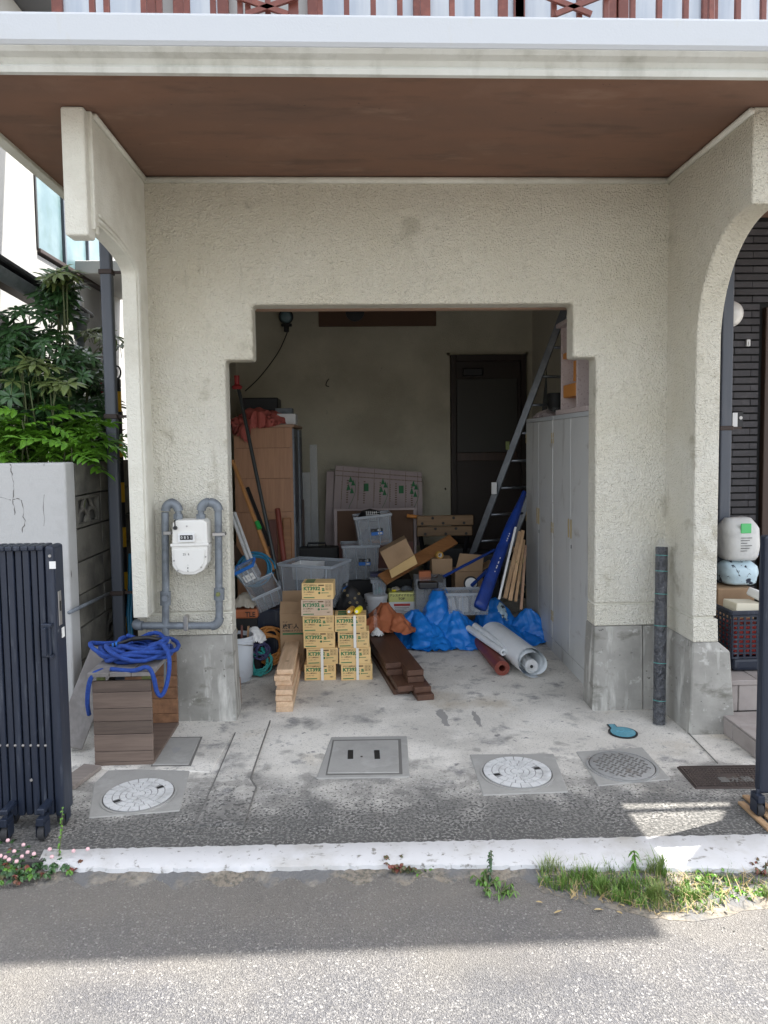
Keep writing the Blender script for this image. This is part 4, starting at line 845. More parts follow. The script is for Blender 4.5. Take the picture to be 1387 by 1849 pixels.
part('corner_post', MB().box(px0+.015, py0+.024, .023, px0+.05, py0+.06, pzt-.024), 'green_wood', pl, bevel=.003)
solo('grey_plank', MB().beam(at(122, 1348, 3.72), at(190, 1172, 4.05), .15, .022, (0.25, -1, .3)), 'grey_wood_y', 'wide pale grey plank leaning behind the navy gate beside the wooden box', 'plank', bevel=.003)
solo('grey_plank', MB().beam(gr(118, 1425)+Vector((0, 0, .012)), gr(168, 1388)+Vector((0, 0, .012)), .10, .022), 'grey_wood', 'short grey plank lying flat on the concrete by the left gate', 'plank', bevel=.003)
hs = thing('hose_pile', 'blue fabric garden hose heaped on the wooden box with one loop hanging', 'hose', ((px0+px1)/2, (py0+py1)/2, pzt))
cx, cy = at(236, 1190, py0+.16).x, (py0+py1)/2
def wig(c, rx, ry, turns, seed, z0, zr, n=22):
    rn = random.Random(seed); a0 = rn.random()*6; out = []
    for i in range(int(turns*n)):
        t = i/n; a = a0+2*math.pi*t; k = 1+.22*math.sin(t*2.7+seed)+.12*math.sin(t*7.1)
        rr = math.hypot(math.cos(a)*rx*k/.2, math.sin(a)*ry*k/.2)
        z = z0+zr*(t/turns)+.018*math.sin(a*2+t*3)+.015*math.sin(t*9)
        x = c[0]+math.cos(a)*rx*k+.03*math.sin(t*1.9); y = c[1]+math.sin(a)*ry*k
        out.append(Vector((x, y, max(z0*.999, z))))
    return out
HR = .0115
P = wig((cx, cy-.01), .155, .16, 5, 3, pzt+HR, .045)
part('hose', MB().tube(P, HR, 8), 'hose', hs, smooth=True)
part('hose', MB().tube(wig((cx+.01, cy+.0), .11, .12, 5, 9, pzt+HR*2.2, .05), HR, 8), 'hose', hs, smooth=True)
part('hose', MB().tube(wig((cx-.01, cy-.03), .17, .09, 3, 14, pzt+HR*1.5, .06), HR, 8), 'hose', hs, smooth=True)
ctrl = [at(200, 1208, py0+.02), at(240, 1211, py0-.005), at(266, 1205, py0-.01), at(277, 1222, py0+.0), at(283, 1248, py0+.02), at(291, 1256, py0+.03), at(300, 1240, py0+.04), at(306, 1205, py0+.06), at(303, 1178, py0+.10), at(290, 1162, py0+.16), at(270, 1166, py0+.2)]
def smoothp(P, n=6):
    out = []
    for i in range(len(P)-1):
        a, b, c, d = P[max(i-1, 0)], P[i], P[i+1], P[min(i+2, len(P)-1)]
        for k in range(n):
            t = k/n; out.append(.5*((2*b)+(c-a)*t+(2*a-5*b+4*c-d)*t*t+(3*b-a-3*c+d)*t*t*t))
    out.append(P[-1]); return out
part('hose', MB().tube(smoothp(ctrl), HR, 8), 'hose', hs, smooth=True)
ctrl = [at(185, 1210, py0+.06), at(168, 1218, py0+.0), at(160, 1240, py0-.0), at(158, 1270, py0+.02), at(161, 1290, py0+.05)]
part('hose', MB().tube(smoothp(ctrl), HR, 8), 'hose', hs, smooth=True)
a, b = at(190, 1186, cy-.02), at(240, 1156, cy-.02); a.z = max(a.z, pzt+.05); b.z = a.z+.05
nz_ = part('nozzle', MB().tube([a, a.lerp(b, .4), a.lerp(b, .42), b], [.014, .014, .010, .010], 12), 'black', hs, smooth=True, auto=40)
part('nozzle_ring', MB().tube([a.lerp(b, .30), a.lerp(b, .36)], .0165, 12), 'ink_blue', nz_, smooth=True, auto=40); part('nozzle_ring', MB().tube([a.lerp(b, .42), a.lerp(b, .47)], .0165, 12), 'ink_blue', nz_, smooth=True, auto=40)
c_ = b+Vector((.16, .02, -.02)); part('grip', MB().tube([b, b.lerp(c_, .5)+Vector((0, 0, .012)), c_], [.014, .012, .013], 10), 'black', hs, smooth=True)
part('connector', MB().tube([c_, c_+Vector((.03, 0, -.008))], .015, 10), 'pipe_grey', hs, smooth=True)

# ================================================================ LIDS IN THE DRIVE
def round_lid(label, cpx, dia_px, relief, m, grp, collar=None, rot=0):
    c = gr(*cpx); R = (gr(cpx[0]+dia_px/2, cpx[1]).x-gr(cpx[0]-dia_px/2, cpx[1]).x)/2
    t = thing('manhole_cover', label, 'manhole cover', (c.x, c.y, 0), grp)
    if collar:
        part('collar', MB().prism([(gr(*p).x, gr(*p).y) for p in collar], -.02, .004, 'z'), 'collar', t, bevel=.004)
    part('rim', MB().lathe([(R, .004), (R+.010, .004), (R+.010, .009), (R, .009), (R, .004)], (c.x, c.y, 0), 48), 'lid_steel' if m == 'lid_steel' else 'collar', t)
    part('rim_gap', MB().lathe([(0, .0042), (R-.0005, .0042), (R-.0005, .0046), (0, .0046)], (c.x, c.y, 0), 48), 'seam', t)
    ld = part('lid', MB().lathe([(0, .0047), (R-.006, .0047), (R-.006, .0085), (R-.009, .010), (0, .010)], (c.x, c.y, 0), 56), 'lid_groove' if relief == 'rings' else m, t, smooth=True, auto=30)
    rl = MB()
    if relief == 'rings':
        rs = [(.0, .17, 5), (.20, .34, 9), (.37, .51, 13), (.54, .71, 16), (.74, .965, 20)]
        for i, (a, b, k) in enumerate(rs):
            for s in range(k):
                g = .035/(b+.1); t0 = 2*math.pi*(s+(i % 2)*.5)/k+g*.5+rot; t1 = t0+2*math.pi/k-g; nn = 4
                top = [(R*r*math.cos(t0+(t1-t0)*u/nn), R*r*math.sin(t0+(t1-t0)*u/nn)) for r in (a,) for u in range(nn+1)]+[(R*b*math.cos(t1+(t0-t1)*u/nn), R*b*math.sin(t1+(t0-t1)*u/nn)) for u in range(nn+1)]
                mid = ((t0+t1)/2-rot) % (2*math.pi)
                if i == 3 and (abs(mid-.35) < .25 or abs(mid-math.pi-.35) < .25): continue
                rl.prism([(c.x+p[0], c.y+p[1]) for p in top], .0095, .0128, 'z')
        part('relief', rl, m, ld, stuff=True)
        for s in (0, math.pi):
            a = s+.35+rot; part('key_slot', MB().obox((c.x+R*.64*math.cos(a), c.y+R*.64*math.sin(a), .0105), (.030, .020, .003), Euler((0, 0, a))), 'ink_black', ld)
            part('slot_rim', MB().obox((c.x+R*.64*math.cos(a), c.y+R*.64*math.sin(a), .0100), (.042, .032, .003), Euler((0, 0, a))), 'lid_groove', ld)
    else:
        s = .026; k = int(R/s)+1
        for i in range(-k*2, k*2+1):
            for j in range(-k*2, k*2+1):
                x = (i+j)*s*.75; y = (i-j)*s*.75
                if math.hypot(x, y) < R-.022: rl.obox((c.x+x, c.y+y, .011), (.024, .007, .004), Euler((0, 0, .8 if (i+j) % 2 else -.8)))
        part('relief', rl, 'seam', ld, stuff=True)
round_lid('white round manhole lid in front of the wooden box at left', (251, 1438), 124, 'rings', 'lid_white', 'manhole covers in the drive', [(170, 1415), (195, 1392), (345, 1385), (325, 1465), (160, 1478)], .3)
round_lid('white round manhole lid in the middle right of the drive', (934, 1397), 126, 'rings', 'lid_white', 'manhole covers in the drive', [(848, 1363), (1000, 1362), (1027, 1431), (872, 1437)], -.1)
round_lid('round checkered steel manhole lid with rusty rim near the blue valve lid', (1123, 1385), 118, 'check', 'lid_steel', 'manhole covers in the drive', [(1040, 1358), (1160, 1350), (1212, 1408), (1080, 1420)])
# square lid with two slots
sq = thing('square_lid', 'square concrete access lid with two key slots in the middle of the drive', 'access lid', (gr(655, 1368).x, gr(655, 1368).y, 0))
def gp4(*p): return [(gr(a, b).x, gr(a, b).y) for a, b in p]
part('collar', MB().prism(gp4((571, 1407), (598, 1332), (735, 1330), (740, 1404)), -.02, .005, 'z'), 'collar', sq, bevel=.004)
part('gap', MB().prism(gp4((588, 1402), (601, 1338), (724, 1336), (727, 1400)), .0, .0058, 'z'), 'seam', sq)
ld = part('lid', MB().prism(gp4((591, 1399), (603, 1341), (719, 1339), (721, 1398)), .0, .0105, 'z'), 'collar', sq, bevel=.003)
for px in (633, 681): c = gr(px, 1366); part('key_slot', MB().obox((c.x, c.y, .0108), (.028, .105, .001)), 'ink_black', ld); part('slot_rim', MB().obox((c.x, c.y-.0, .0104), (.034, .118, .001)), 'lid_groove', ld)
c = gr(653, 1370); part('pin', MB().lathe([(0, 0), (.006, 0), (.006, .002), (0, .003)], (c.x, c.y, .0105), 8), 'iron', ld)
s2 = thing('square_lid', 'worn concrete access lid with a chipped hole behind the left round lid', 'access lid', (gr(320, 1358).x, gr(320, 1358).y, .005))
part('gap', MB().prism(gp4((272, 1386), (300, 1333), (366, 1332), (345, 1385)), .0, .0060, 'z'), 'seam', s2)
ld = part('lid', MB().prism(gp4((275, 1384), (303, 1335), (362, 1334), (341, 1383)), .0, .009, 'z'), 'collar', s2, bevel=.003)
c = gr(318, 1357); part('chipped_hole', MB().prism([(c.x+.022*(1+.3*math.sin(k*2.1))*math.cos(k*.7), c.y+.04*(1+.3*math.cos(k*1.7))*math.sin(k*.7)) for k in range(9)], .0092, .0096, 'z'), 'lid_groove', ld)
# blue valve lid
vb = thing('valve_lid', 'small round blue valve lid with a hinge tab near the right pillar', 'valve lid', (gr(1125, 1324).x, gr(1125, 1324).y, 0)); c = gr(1125, 1324); R = gr(1147, 1324).x-c.x
part('rim', MB().lathe([(0, .002), (R+.012, .002), (R+.012, .006), (0, .006)], (c.x, c.y, 0), 32).box(c.x-R*.75, c.y+R*.75, .002, c.x-R*.05, c.y+R+.05, .0062), 'black', vb)
part('lid', MB().lathe([(0, .0062), (R, .0062), (R, .010), (0, .011)], (c.x, c.y, 0), 32), 'valve_blue', vb, smooth=True, auto=30)
part('hinge_tab', MB().box(c.x-R*.66, c.y+R*.8, .0065, c.x-R*.14, c.y+R+.042, .0095), 'valve_blue', vb, bevel=.002)
wv_ = MB(); wv_.tube([(c.x+R*.6*(k/12-.5)*2, c.y+.006*math.sin(k*1.1), .0115) for k in range(13)], .003, 5); part('relief', wv_, 'valve_blue', vb)
# cast iron cover at the right
ir = thing('iron_cover', 'rusty rectangular cast iron water meter cover by the right gate', 'meter cover', (gr(1300, 1403).x, gr(1300, 1403).y, 0))
A, B, Cc, D = gr(1222, 1386), gr(1376, 1384), gr(1400, 1424), gr(1256, 1425)
part('frame', MB().prism([(v.x, v.y) for v in (A, B, Cc, D)], -.01, .006, 'z'), 'iron', ir, bevel=.003)
g_ = MB()
def bil(u, v): return (A.lerp(B, u)).lerp(D.lerp(Cc, u), v)
for i in range(22):
    for j in range(9):
        p = bil(.05+.9*(i+.5)/22, .08+.84*(j+.5)/9)
        if 9 <= i <= 13 and 3 <= j <= 5: continue
        g_.obox((p.x, p.y, .0075), (.020, .010, .004), Euler((0, 0, .7)))
for u0, u1, v0, v1 in ((.02, .98, .02, .05), (.02, .98, .95, .98), (.02, .04, .05, .95), (.96, .98, .05, .95)):
    p, q_ = bil(u0, v0), bil(u1, v1); g_.prism([(bil(a, b).x, bil(a, b).y) for a, b in ((u0, v0), (u1, v0), (u1, v1), (u0, v1))], .006, .0105, 'z')
part('relief', g_, 'iron', ir, stuff=True)
t_ = MB(); p = bil(.36, .78); put_text(t_, '量水器', .055, (p.x, p.y, .0104), (1, 0, 0), (0, 1, 0), .001); 
part('lettering', t_, 'seam', ir)
# ================================================================ NEIGHBOURING HOUSES (left, beyond the garden wall)
nh = thing('neighbour_house', 'white neighbour house with tall frosted windows seen past the left bracket', 'house', (-2.9, 8, 0))
NX = -2.7; n0, n1 = atx(68, 262, NX), atx(180, 528, NX); yw0, yw1 = atx(66, 420, NX).y, atx(196, 500, NX).y; zw1 = atx(68, 262, NX).z+.05; zw0 = atx(75, 460, NX).z
hw = MB(); hw.box(NX-.15, 4.6, 0, NX, 11, zw0-.02); hw.box(NX-.15, 4.6, zw1, NX, 11, 6.0); hw.box(NX-.15, 4.6, zw0-.021, NX, yw0, zw1+.001); hw.box(NX-.15, yw1, zw0-.021, NX, 11, zw1+.001)
for i, bx in enumerate(((NX-.15, 4.6, 0, NX, 11, zw0-.02), (NX-.15, 4.6, zw1, NX, 11, 5.2), (NX-.15, 4.6, zw0-.019, NX, yw0, zw1-.001), (NX-.15, yw1, zw0-.019, NX, 11, zw1-.001))):
    part('wall', MB().box(*bx), 'house_white', nh)
part('front_wall', MB().box(-7, 4.62, 1.9, NX-.152, 4.8, 5.2), 'house_white', nh)
nw = 3
wf = MB(); wf.box(NX-.05, yw0, zw0, NX+.03, yw1, zw0+.035); wf.box(NX-.05, yw0, zw1-.035, NX+.02, yw1, zw1)
wfo = part('window_frame', wf, 'downpipe_clip', nh, bevel=.003, stuff=False)
for i in range(nw+1):
    y = yw0+(yw1-yw0)*i/nw; part('mullion', MB().box(NX-.05, y-.014, zw0+.036, NX+.012, y+.014, zw1-.036), 'downpipe' if i else 'ink_black', wfo)
    if i < nw: part('pane', MB().box(NX-.03, y+.0145, zw0+.036, NX-.015, y+(yw1-yw0)/nw-.0145, zw1-.036), 'glass', wfo)
part('roof', MB().box(-7, 4.4, 5.21, NX+.3, 11, 5.35), 'roof', nh)
a = at(162, 492, 7.8); b = at(230, 512, 7.8)
part('window_hood', MB().box(a.x, 7.3, b.z-.01, b.x+.4, 8.6, a.z), 'house_white', nh, bevel=.006); part('side_wing', MB().box(a.x+.45, 7.5, .5, a.x+.95, 8.6, b.z-.011), 'house_dark', nh)
far = thing('far_house', 'pale sunlit wall beyond the passage behind the striped poles', 'house', (-2, 11.5, 0)); part('wall', MB().box(-3.2, 11.2, 0, -.5, 11.4, 3.6), 'house_white', far)
part('roof', MB().box(-3.4, 11.0, 3.6, -.4, 11.6, 3.7), 'roof', far)
# low outbuilding with gutter
ob = thing('outbuilding', 'low dark outbuilding with a tiled eave and grey gutter behind the plants', 'outbuilding', (-3.2, 4.6, 0))
g0, g1 = at(-60, 452, 4.1), at(139, 572, 5.35)
part('wall', MB().prism([(g0.x-.6, g0.y+.15), (g0.x-.12, g0.y+.1), (g1.x-.62, g1.y+.1), (g1.x-.62, g1.y+.3), (g0.x-.6, g0.y+.8)], 0, g0.z-.08, 'z'), 'house_dark', ob)
part('eave_board', MB().beam(g0+Vector((-.10, .05, .0)), g1+Vector((-.10, .05, .0)), .14, .03), 'dark_wood', ob)
d = (g1-g0).normalized(); gut = MB(); Lg = (g1-g0).length; nseg = 12; vs = []; side = d.cross(Vector((0, 0, 1))).normalized()
for i in range(2):
    p = g0 if i == 0 else g1
    for k in range(13): t = math.pi*k/12; vs.append(p+side*(.055*math.cos(t))-Vector((0, 0, 1))*.055*math.sin(t))
    for k in range(12, -1, -1): t = math.pi*k/12; vs.append(p+side*(.048*math.cos(t))-Vector((0, 0, 1))*.048*math.sin(t))
gut.add(vs, [(k, (k+1) % 26, 26+(k+1) % 26, 26+k) for k in range(26)]); part('gutter', gut, 'pipe_grey', ob, smooth=True, auto=50)
part('gutter_end', MB().lathe([(0.03, -.15), (.045, -.13), (.05, -.02), (.068, 0), (.068, .05), (.06, .05)], g1+Vector((.02, 0, -.03)), 14), 'pipe_grey', ob, smooth=True, auto=50)
e = g1+Vector((.02, 0, -.17)); part('gutter_elbow', MB().tube(smoothp([e+Vector((0, 0, .02)), e+Vector((0, 0, -.03)), e+Vector((-.03, .02, -.07)), e+Vector((-.12, .05, -.09))]), .028, 10), 'pipe_grey', ob, smooth=True)
e = g1+Vector((.02, 0, .08)); part('gutter_elbow', MB().tube(smoothp([e+Vector((.0, 0, -.06)), e+Vector((0, 0, .03)), e+Vector((-.04, .03, .07)), e+Vector((-.12, .08, .08))]), .03, 10), 'house_white', ob, smooth=True)
tr = MB()
for k in range(11):
    p = g0.lerp(g1, k/11)+Vector((-.04, .06, .045)); part('roof_tile', MB().obox(p+d*.1, (.20, .24, .035), Matrix((side, d, Vector((0, 0, 1)))).transposed()), 'roof', ob, bevel=.008)
# ================================================================ PLANTS
def leaf_shape(L, W, n=5, droop=.25, fold=.12, stalk=0.0):
    vs = []; 
    for i in range(n+1):
        t = i/n; w_ = W/2*math.sin(math.pi*min(1, t*.92+.06))**.8; z = -droop*L*t*t
        y = stalk+L*t
        vs += [(-w_, y, z+fold*w_*2), (0, y, z), (w_, y, z+fold*w_*2)]
    fs = []
    for i in range(n): fs += [(i*3, i*3+1, i*3+4, i*3+3), (i*3+1, i*3+2, i*3+5, i*3+4)]
    return vs, fs
def rotz(vs, a, tilt=0, off=(0, 0, 0)):
    m = Matrix.Rotation(a, 3, 'Z') @ Matrix.Rotation(-tilt, 3, 'X'); return [m @ Vector(v)+Vector(off) for v in vs]
def palmate(n, L, W, seed):
    rn = random.Random(seed); mb = MB()
    for k in range(n):
        vs, fs = leaf_shape(L*rn.uniform(.85, 1.1), W, 5, .35, .1, .012); mb.add(rotz(vs, 2*math.pi*k/n+rn.uniform(-.12, .12), rn.uniform(-.35, .1)), fs)
    mb.tube([(0, 0, -.10), (0, .0, 0)], .0025, 4); return mb
def pinnate(n, L, W, seed):
    rn = random.Random(seed); mb = MB(); S = n*.028; mb.tube([(0, S*t, -.12*S*t*t*4*.4) for t in (0, .25, .5, .75, 1)], .0022, 4)
    for k in range(n):
        y = S*(k+.5)/n; zz = -.19*y*y/S*1.2
        for s in (-1, 1):
            vs, fs = leaf_shape(L*rn.uniform(.8, 1.1)*(1-.3*abs(k/n-.5)), W, 4, .3, .1); mb.add(rotz(vs, s*-1.15+rn.uniform(-.15, .15), rn.uniform(-.3, .15), (0, y, zz)), fs)
    vs, fs = leaf_shape(L, W, 4, .3, .1); mb.add(rotz(vs, 0, -.1, (0, S, -.2*S)), fs); return mb
LM = {}
for k in range(3): LM['pal', k] = palmate(7+k, .115, .040, k)
for k in range(3): LM['pin', k] = pinnate(5+k, .075, .028, k+9)
def foliage_plant(name, label, blob, n, kind, m, scale, seed, stemfoot, budget=260, group=None, face=.5):
    rn = random.Random(seed); t = thing(name, label, 'plant', stemfoot, group); mesh = [mkmesh('leaf', LM[kind, k], m) for k in range(3)]
    foot = Vector(stemfoot); cs = []
    for i in range(n):
        c, r = blob[rn.randrange(len(blob))]
        while True:
            v = Vector((rn.uniform(-1, 1), rn.uniform(-1, 1), rn.uniform(-1, 1)))
            if v.length < 1: break
        v = v.normalized()*(v.length**.5)
        p = Vector(c)+Vector((v.x*r[0], v.y*r[1], v.z*r[2])); cs.append(p)
        o = bpy.data.objects.new('leaf', mesh[rn.randrange(3)]); C.objects.link(o); o.parent = t; o.location = p-foot
        s = scale*rn.uniform(.7, 1.2); o.scale = (s, s, s)
        if kind == 'pal': o.rotation_euler = (rn.gauss(.55, .35)*face*2, rn.gauss(.15, .35), rn.uniform(-.6, .6))
        else: o.rotation_euler = (rn.uniform(-.5, .4), rn.uniform(-.4, .4), rn.choice((-1, 1))*rn.uniform(.6, 2.4))
    sm_ = MB()
    for c, r in blob:
        c = Vector(c)
        for k in range(3):
            e = c+Vector((rn.uniform(-.5, .5)*r[0], rn.uniform(-.5, .5)*r[1], rn.uniform(.0, .6)*r[2])); mid = foot.lerp(e, .5)+Vector((rn.uniform(-.08, .08), rn.uniform(-.08, .08), 0))
            sm_.tube(smoothp([foot+Vector((rn.uniform(-.05, .05), 0, 0)), mid, e], 4), [.012*(1-.7*j/8) for j in range(9)], 5)
    part('stem', sm_, 'stem', t, smooth=True, stuff=True); return t
def ab(px, py, Y): return tuple(at(px, py, Y))
foliage_plant('umbrella_plant', 'tall dark umbrella plant with fingered leaves in front of the gutter', [(ab(70, 590, 4.7), (.24, .22, .22)), (ab(95, 660, 4.6), (.26, .22, .2)), (ab(50, 720, 4.5), (.22, .2, .16)), (ab(150, 700, 4.8), (.16, .2, .22)), (ab(110, 520, 4.7), (.10, .1, .10)), (ab(30, 640, 4.6), (.14, .15, .18))], 300, 'pal', 'leaf', .68, 4, (-2.05, 4.75, .0))
foliage_plant('umbrella_plant', 'umbrella plant shoots with pale young leaves above the dark ones', [(ab(108, 500, 4.6), (.10, .08, .05)), (ab(75, 690, 4.25), (.18, .06, .04)), (ab(190, 610, 5.1), (.14, .15, .07)), (ab(55, 660, 4.3), (.12, .06, .03))], 34, 'pal', 'leaf_olive', .85, 14, (-2.0, 4.9, .0), face=.3)
foliage_plant('bead_shrub', 'bright green shrub with small paired leaves spilling over the white wall', [(ab(40, 770, 4.2), (.22, .12, .12)), (ab(110, 800, 4.2), (.22, .12, .10)), (ab(0, 790, 4.2), (.2, .14, .14)), (ab(165, 790, 4.35), (.14, .15, .12))], 120, 'pin', 'leaf_bright', 1.05, 8, (-1.95, 4.3, .0))
foliage_plant('dark_shrub', 'dense dark shrub filling the ground behind the garden wall', [(ab(60, 800, 4.9), (.5, .25, .3)), (ab(150, 740, 5.2), (.25, .3, .35)), (ab(20, 740, 5.0), (.3, .2, .3))], 170, 'pal', 'leaf', 1.15, 21, (-2.2, 5.0, .0))
tp = at(178, 700, 5.4); solo('terracotta_pot', MB().lathe([(.05, -.09), (.075, 0), (.085, .0), (.085, .03), (.07, .03), (.06, -.02), (0, -.03)], tp, 16), 'red_plastic', 'terracotta pot on a shelf among the leaves by the left downpipe', 'pot', smooth=True)

# small plants along the kerb
def blade(mb, p, h, w_, a, lean):
    d = Vector((math.cos(a), math.sin(a), 0)); s = Vector((-d.y, d.x, 0))*w_/2
    p = Vector(p); q1 = p+d*lean*h*.35+Vector((0, 0, h*.6)); q2 = p+d*lean*h+Vector((0, 0, h))
    mb.add([p-s, p+s, q1+s*.8, q1-s*.8, q2], [(0, 1, 2, 3), (3, 2, 4)])
def inpoly(x, y, P):
    c = False; j = len(P)-1
    for i in range(len(P)):
        if (P[i][1] > y) != (P[j][1] > y) and x < (P[j][0]-P[i][0])*(y-P[i][1])/(P[j][1]-P[i][1])+P[i][0]: c = not c
        j = i
    return c
rn = random.Random(5)
gpoly = [(970, 1598), (978, 1572), (1010, 1568), (1100, 1568), (1240, 1568), (1387, 1562), (1480, 1560), (1480, 1612), (1400, 1622), (1330, 1622), (1270, 1650), (1180, 1648), (1090, 1625), (1010, 1612)]
G1 = MB(); G2 = MB()
def clump(px, py): 
    v = noise.noise(Vector((px/38., py/16., 0)))+.35*noise.noise(Vector((px/12., py/7., 4))); return v
while len(G1.v) < 5*3700:
    px, py = rn.uniform(960, 1480), rn.uniform(1558, 1655)
    if not inpoly(px, py, gpoly): continue
    k = clump(px, py)
    if rn.random() > .16+max(0, k)*1.5: continue
    if px > 1290 and rn.random() < .45: continue
    p = gr(px, py, -.03); h = rn.uniform(.014, .040)*(1.0+max(0, k)*1.3)*(1.15 if px < 1200 else .65)
    blade(G1, p, h, rn.uniform(.0022, .0042), rn.uniform(0, 6.28), rn.uniform(.1, .9))
for _ in range(1000):
    px, py = rn.uniform(965, 1480), rn.uniform(1570, 1660)
    if not inpoly(px, py-6, gpoly): continue
    p = gr(px, py, -.029); blade(G2, p, rn.uniform(.01, .035), rn.uniform(.002, .004), rn.uniform(0, 6.28), rn.uniform(.8, 2.5))
g = part('grass', G1, 'grass'); g['kind'] = 'stuff'; g['label'] = 'patchy green grass growing along the kerb'
g = part('dry_grass', G2, 'dry'); g['kind'] = 'stuff'; g['label'] = 'straw coloured dead grass among the green'
sp = [(950, 1592), (985, 1572), (1200, 1566), (1400, 1562), (1500, 1560), (1500, 1630), (1387, 1640), (1250, 1664), (1160, 1656), (1060, 1632), (990, 1614)]
solp = []
for i in range(len(sp)):
    a, b = Vector(sp[i]), Vector(sp[(i+1) % len(sp)])
    for k in range(6): v = a.lerp(b, k/6); p = gr(v.x+rn.uniform(-5, 5), v.y+rn.uniform(-3, 3), -.03); solp.append((p.x, p.y))
o = struct('soil_patch', MB().prism(solp, -.05, -.0285, 'z'), 'soil')
# ground cover of small clover-like leaves in the grass
def rosette(mb, p, n, L, W, rn, up=.3):
    for k in range(n):
        vs, fs = leaf_shape(L*rn.uniform(.7, 1.1), W, 3, .3, .1); mb.add(rotz(vs, rn.uniform(0, 6.28), rn.uniform(up-.3, up+.4), p), fs)
gc = MB()
for _ in range(260):
    px, py = rn.uniform(1130, 1480), rn.uniform(1566, 1630)
    if clump(px+300, py) < -.05: continue
    if inpoly(px, py, gpoly): rosette(gc, gr(px, py, -.024), 6, .02, .009, rn)
g = part('ground_cover', gc, 'leaf_bright'); g['kind'] = 'stuff'; g['label'] = 'small leafy ground cover in the grass strip'
def weed(name, label, px, py, h, n, m, L=.03, W=.012, z=-.03, spread=.03, cat='weed', flowers=None, stems=1):
    p = gr(px, py, z); t = thing(name, label, cat, p); rn = random.Random(int(px))
    st = MB(); lf = MB(); fl = MB()
    for s_ in range(stems):
        d = Vector((rn.uniform(-spread, spread), rn.uniform(-spread, spread), h*rn.uniform(.6, 1) if s_ else h)); st.tube([p, p+d*.5+Vector((.004, 0, 0)), p+d], .0022, 5)
        for k in range(n):
            u = (k+1)/n; rosette(lf, p+d*u, 3, L*(1.2-.5*u), W, rn, .5)
        if flowers:
            fl.lathe([(0, -.004), (.006, -.002), (.0075, .002), (.004, .007), (0, .008)], p+d+Vector((0, 0, .004)), 8)
    part('stem', st, 'stem', t, stuff=True); part('foliage', lf, m, t, stuff=True)
    if flowers: part('flower', fl, flowers, t, stuff=True)
weed('tall_weed', 'upright weed with narrow leaves standing against the sunlit kerb', 1148, 1578, .085, 6, 'leaf_bright', .045, .010)
weed('tall_weed', 'spindly weed with tiny leaves between the two clumps at the kerb', 884, 1592, .115, 9, 'leaf', .018, .008, stems=2, spread=.012)
weed('tall_weed', 'thin climbing weed standing before the left gate castors', 106, 1548, .19, 14, 'leaf_bright', .014, .008, z=0)
weed('kerb_weed', 'green leafy tuft below the spindly weed at the kerb', 878, 1600, .03, 3, 'leaf_bright', .03, .010, stems=9, spread=.07)
weed('kerb_weed', 'grassy tuft at the foot of the kerb right of the spindly weed', 905, 1612, .025, 2, 'leaf_bright', .045, .005, stems=10, spread=.05)
weed('kerb_weed', 'dark reddish leafy clump on the asphalt in the middle of the kerb', 722, 1574, .045, 3, 'red_leaf', .022, .016, stems=14, spread=.055)
weed('kerb_weed', 'small green tuft right of the reddish clump in mid kerb', 765, 1574, .018, 2, 'leaf_bright', .018, .008, stems=8, spread=.04)
weed('kerb_weed', 'small dark weed in the shade at the right end of the kerb', 1378, 1580, .05, 4, 'red_leaf', .02, .008, stems=9, spread=.05)
weed('kerb_weed', 'low green clover clump at the shaded end of the kerb', 1270, 1578, .03, 3, 'leaf_bright', .022, .012, stems=14, spread=.09)
kp = MB(); kr = MB(); kf = MB(); kg = MB(); rn = random.Random(12)
fpoly = [(-150, 1500), (20, 1512), (60, 1535), (110, 1555), (165, 1550), (150, 1568), (100, 1580), (60, 1592), (0, 1597), (-150, 1600)]
cnt = 0
while cnt < 330:
    px, py = rn.uniform(-150, 170), rn.uniform(1495, 1600)
    if not inpoly(px, py, fpoly): continue
    cnt += 1; p = gr(px, py, -.01)+Vector((0, 0, rn.uniform(0, .02))); c = rn.random()
    rosette(kp if c < .62 else (kr if c < .85 else kg), p, 5, .022, .014, rn, .35)
    if rn.random() < .09: kf.lathe([(0, -.005), (.007, -.003), (.008, .002), (.005, .007), (0, .008)], p+Vector((0, 0, rn.uniform(.02, .045))), 8)
for nm, mbx, mm, lb in (('flowering_ground_cover', kp, 'leaf', 'dark trailing leaves at the foot of the left gate'), ('reddish_leaves', kr, 'red_leaf', 'reddish leaves of the trailing ground cover at left'), ('young_leaves', kg, 'leaf_bright', 'bright young leaves of the ground cover at left'), ('flower_heads', kf, 'pink_flower', 'small round pink flower heads over the ground cover')):
    g = part(nm, mbx, mm, smooth=(nm == 'flower_heads')); g['kind'] = 'stuff'; g['label'] = lb
# dry leaves and gravel at the kerb
dl = MB()
for _ in range(22):
    px, py = rn.choice(((rn.uniform(1240, 1470), rn.uniform(1590, 1650)), (rn.uniform(960, 1200), rn.uniform(1585, 1650)))); p = gr(px, py, -.018); vs, fs = leaf_shape(rn.uniform(.02, .045), .010, 3, rn.uniform(-.3, .3), .3); dl.add(rotz(vs, rn.uniform(0, 6.28), rn.uniform(-.2, .3), p), fs)
g = part('dead_leaves', dl, 'dry'); g['kind'] = 'stuff'; g['label'] = 'curled dead leaves lying in the grass strip'
gv = MB()
for _ in range(2200):
    px, py = rn.uniform(-80, 1450), None; py = rn.choice((rn.gauss(1578, 9), rn.gauss(1505, 14), rn.gauss(1580, 12), rn.gauss(1500, 10), rn.gauss(1582, 14), rn.uniform(1590, 1720)))
    zz = -.03 if py > 1565 else 0.0; p = gr(px, py, zz); r = rn.uniform(.0012, .0034)
    if 1515 < py < 1566: continue
    gv.obox((p.x, p.y, p.z+r*.4), (r*2, r*1.6, r*1.2), Euler((rn.random(), rn.random(), rn.random()*3)))
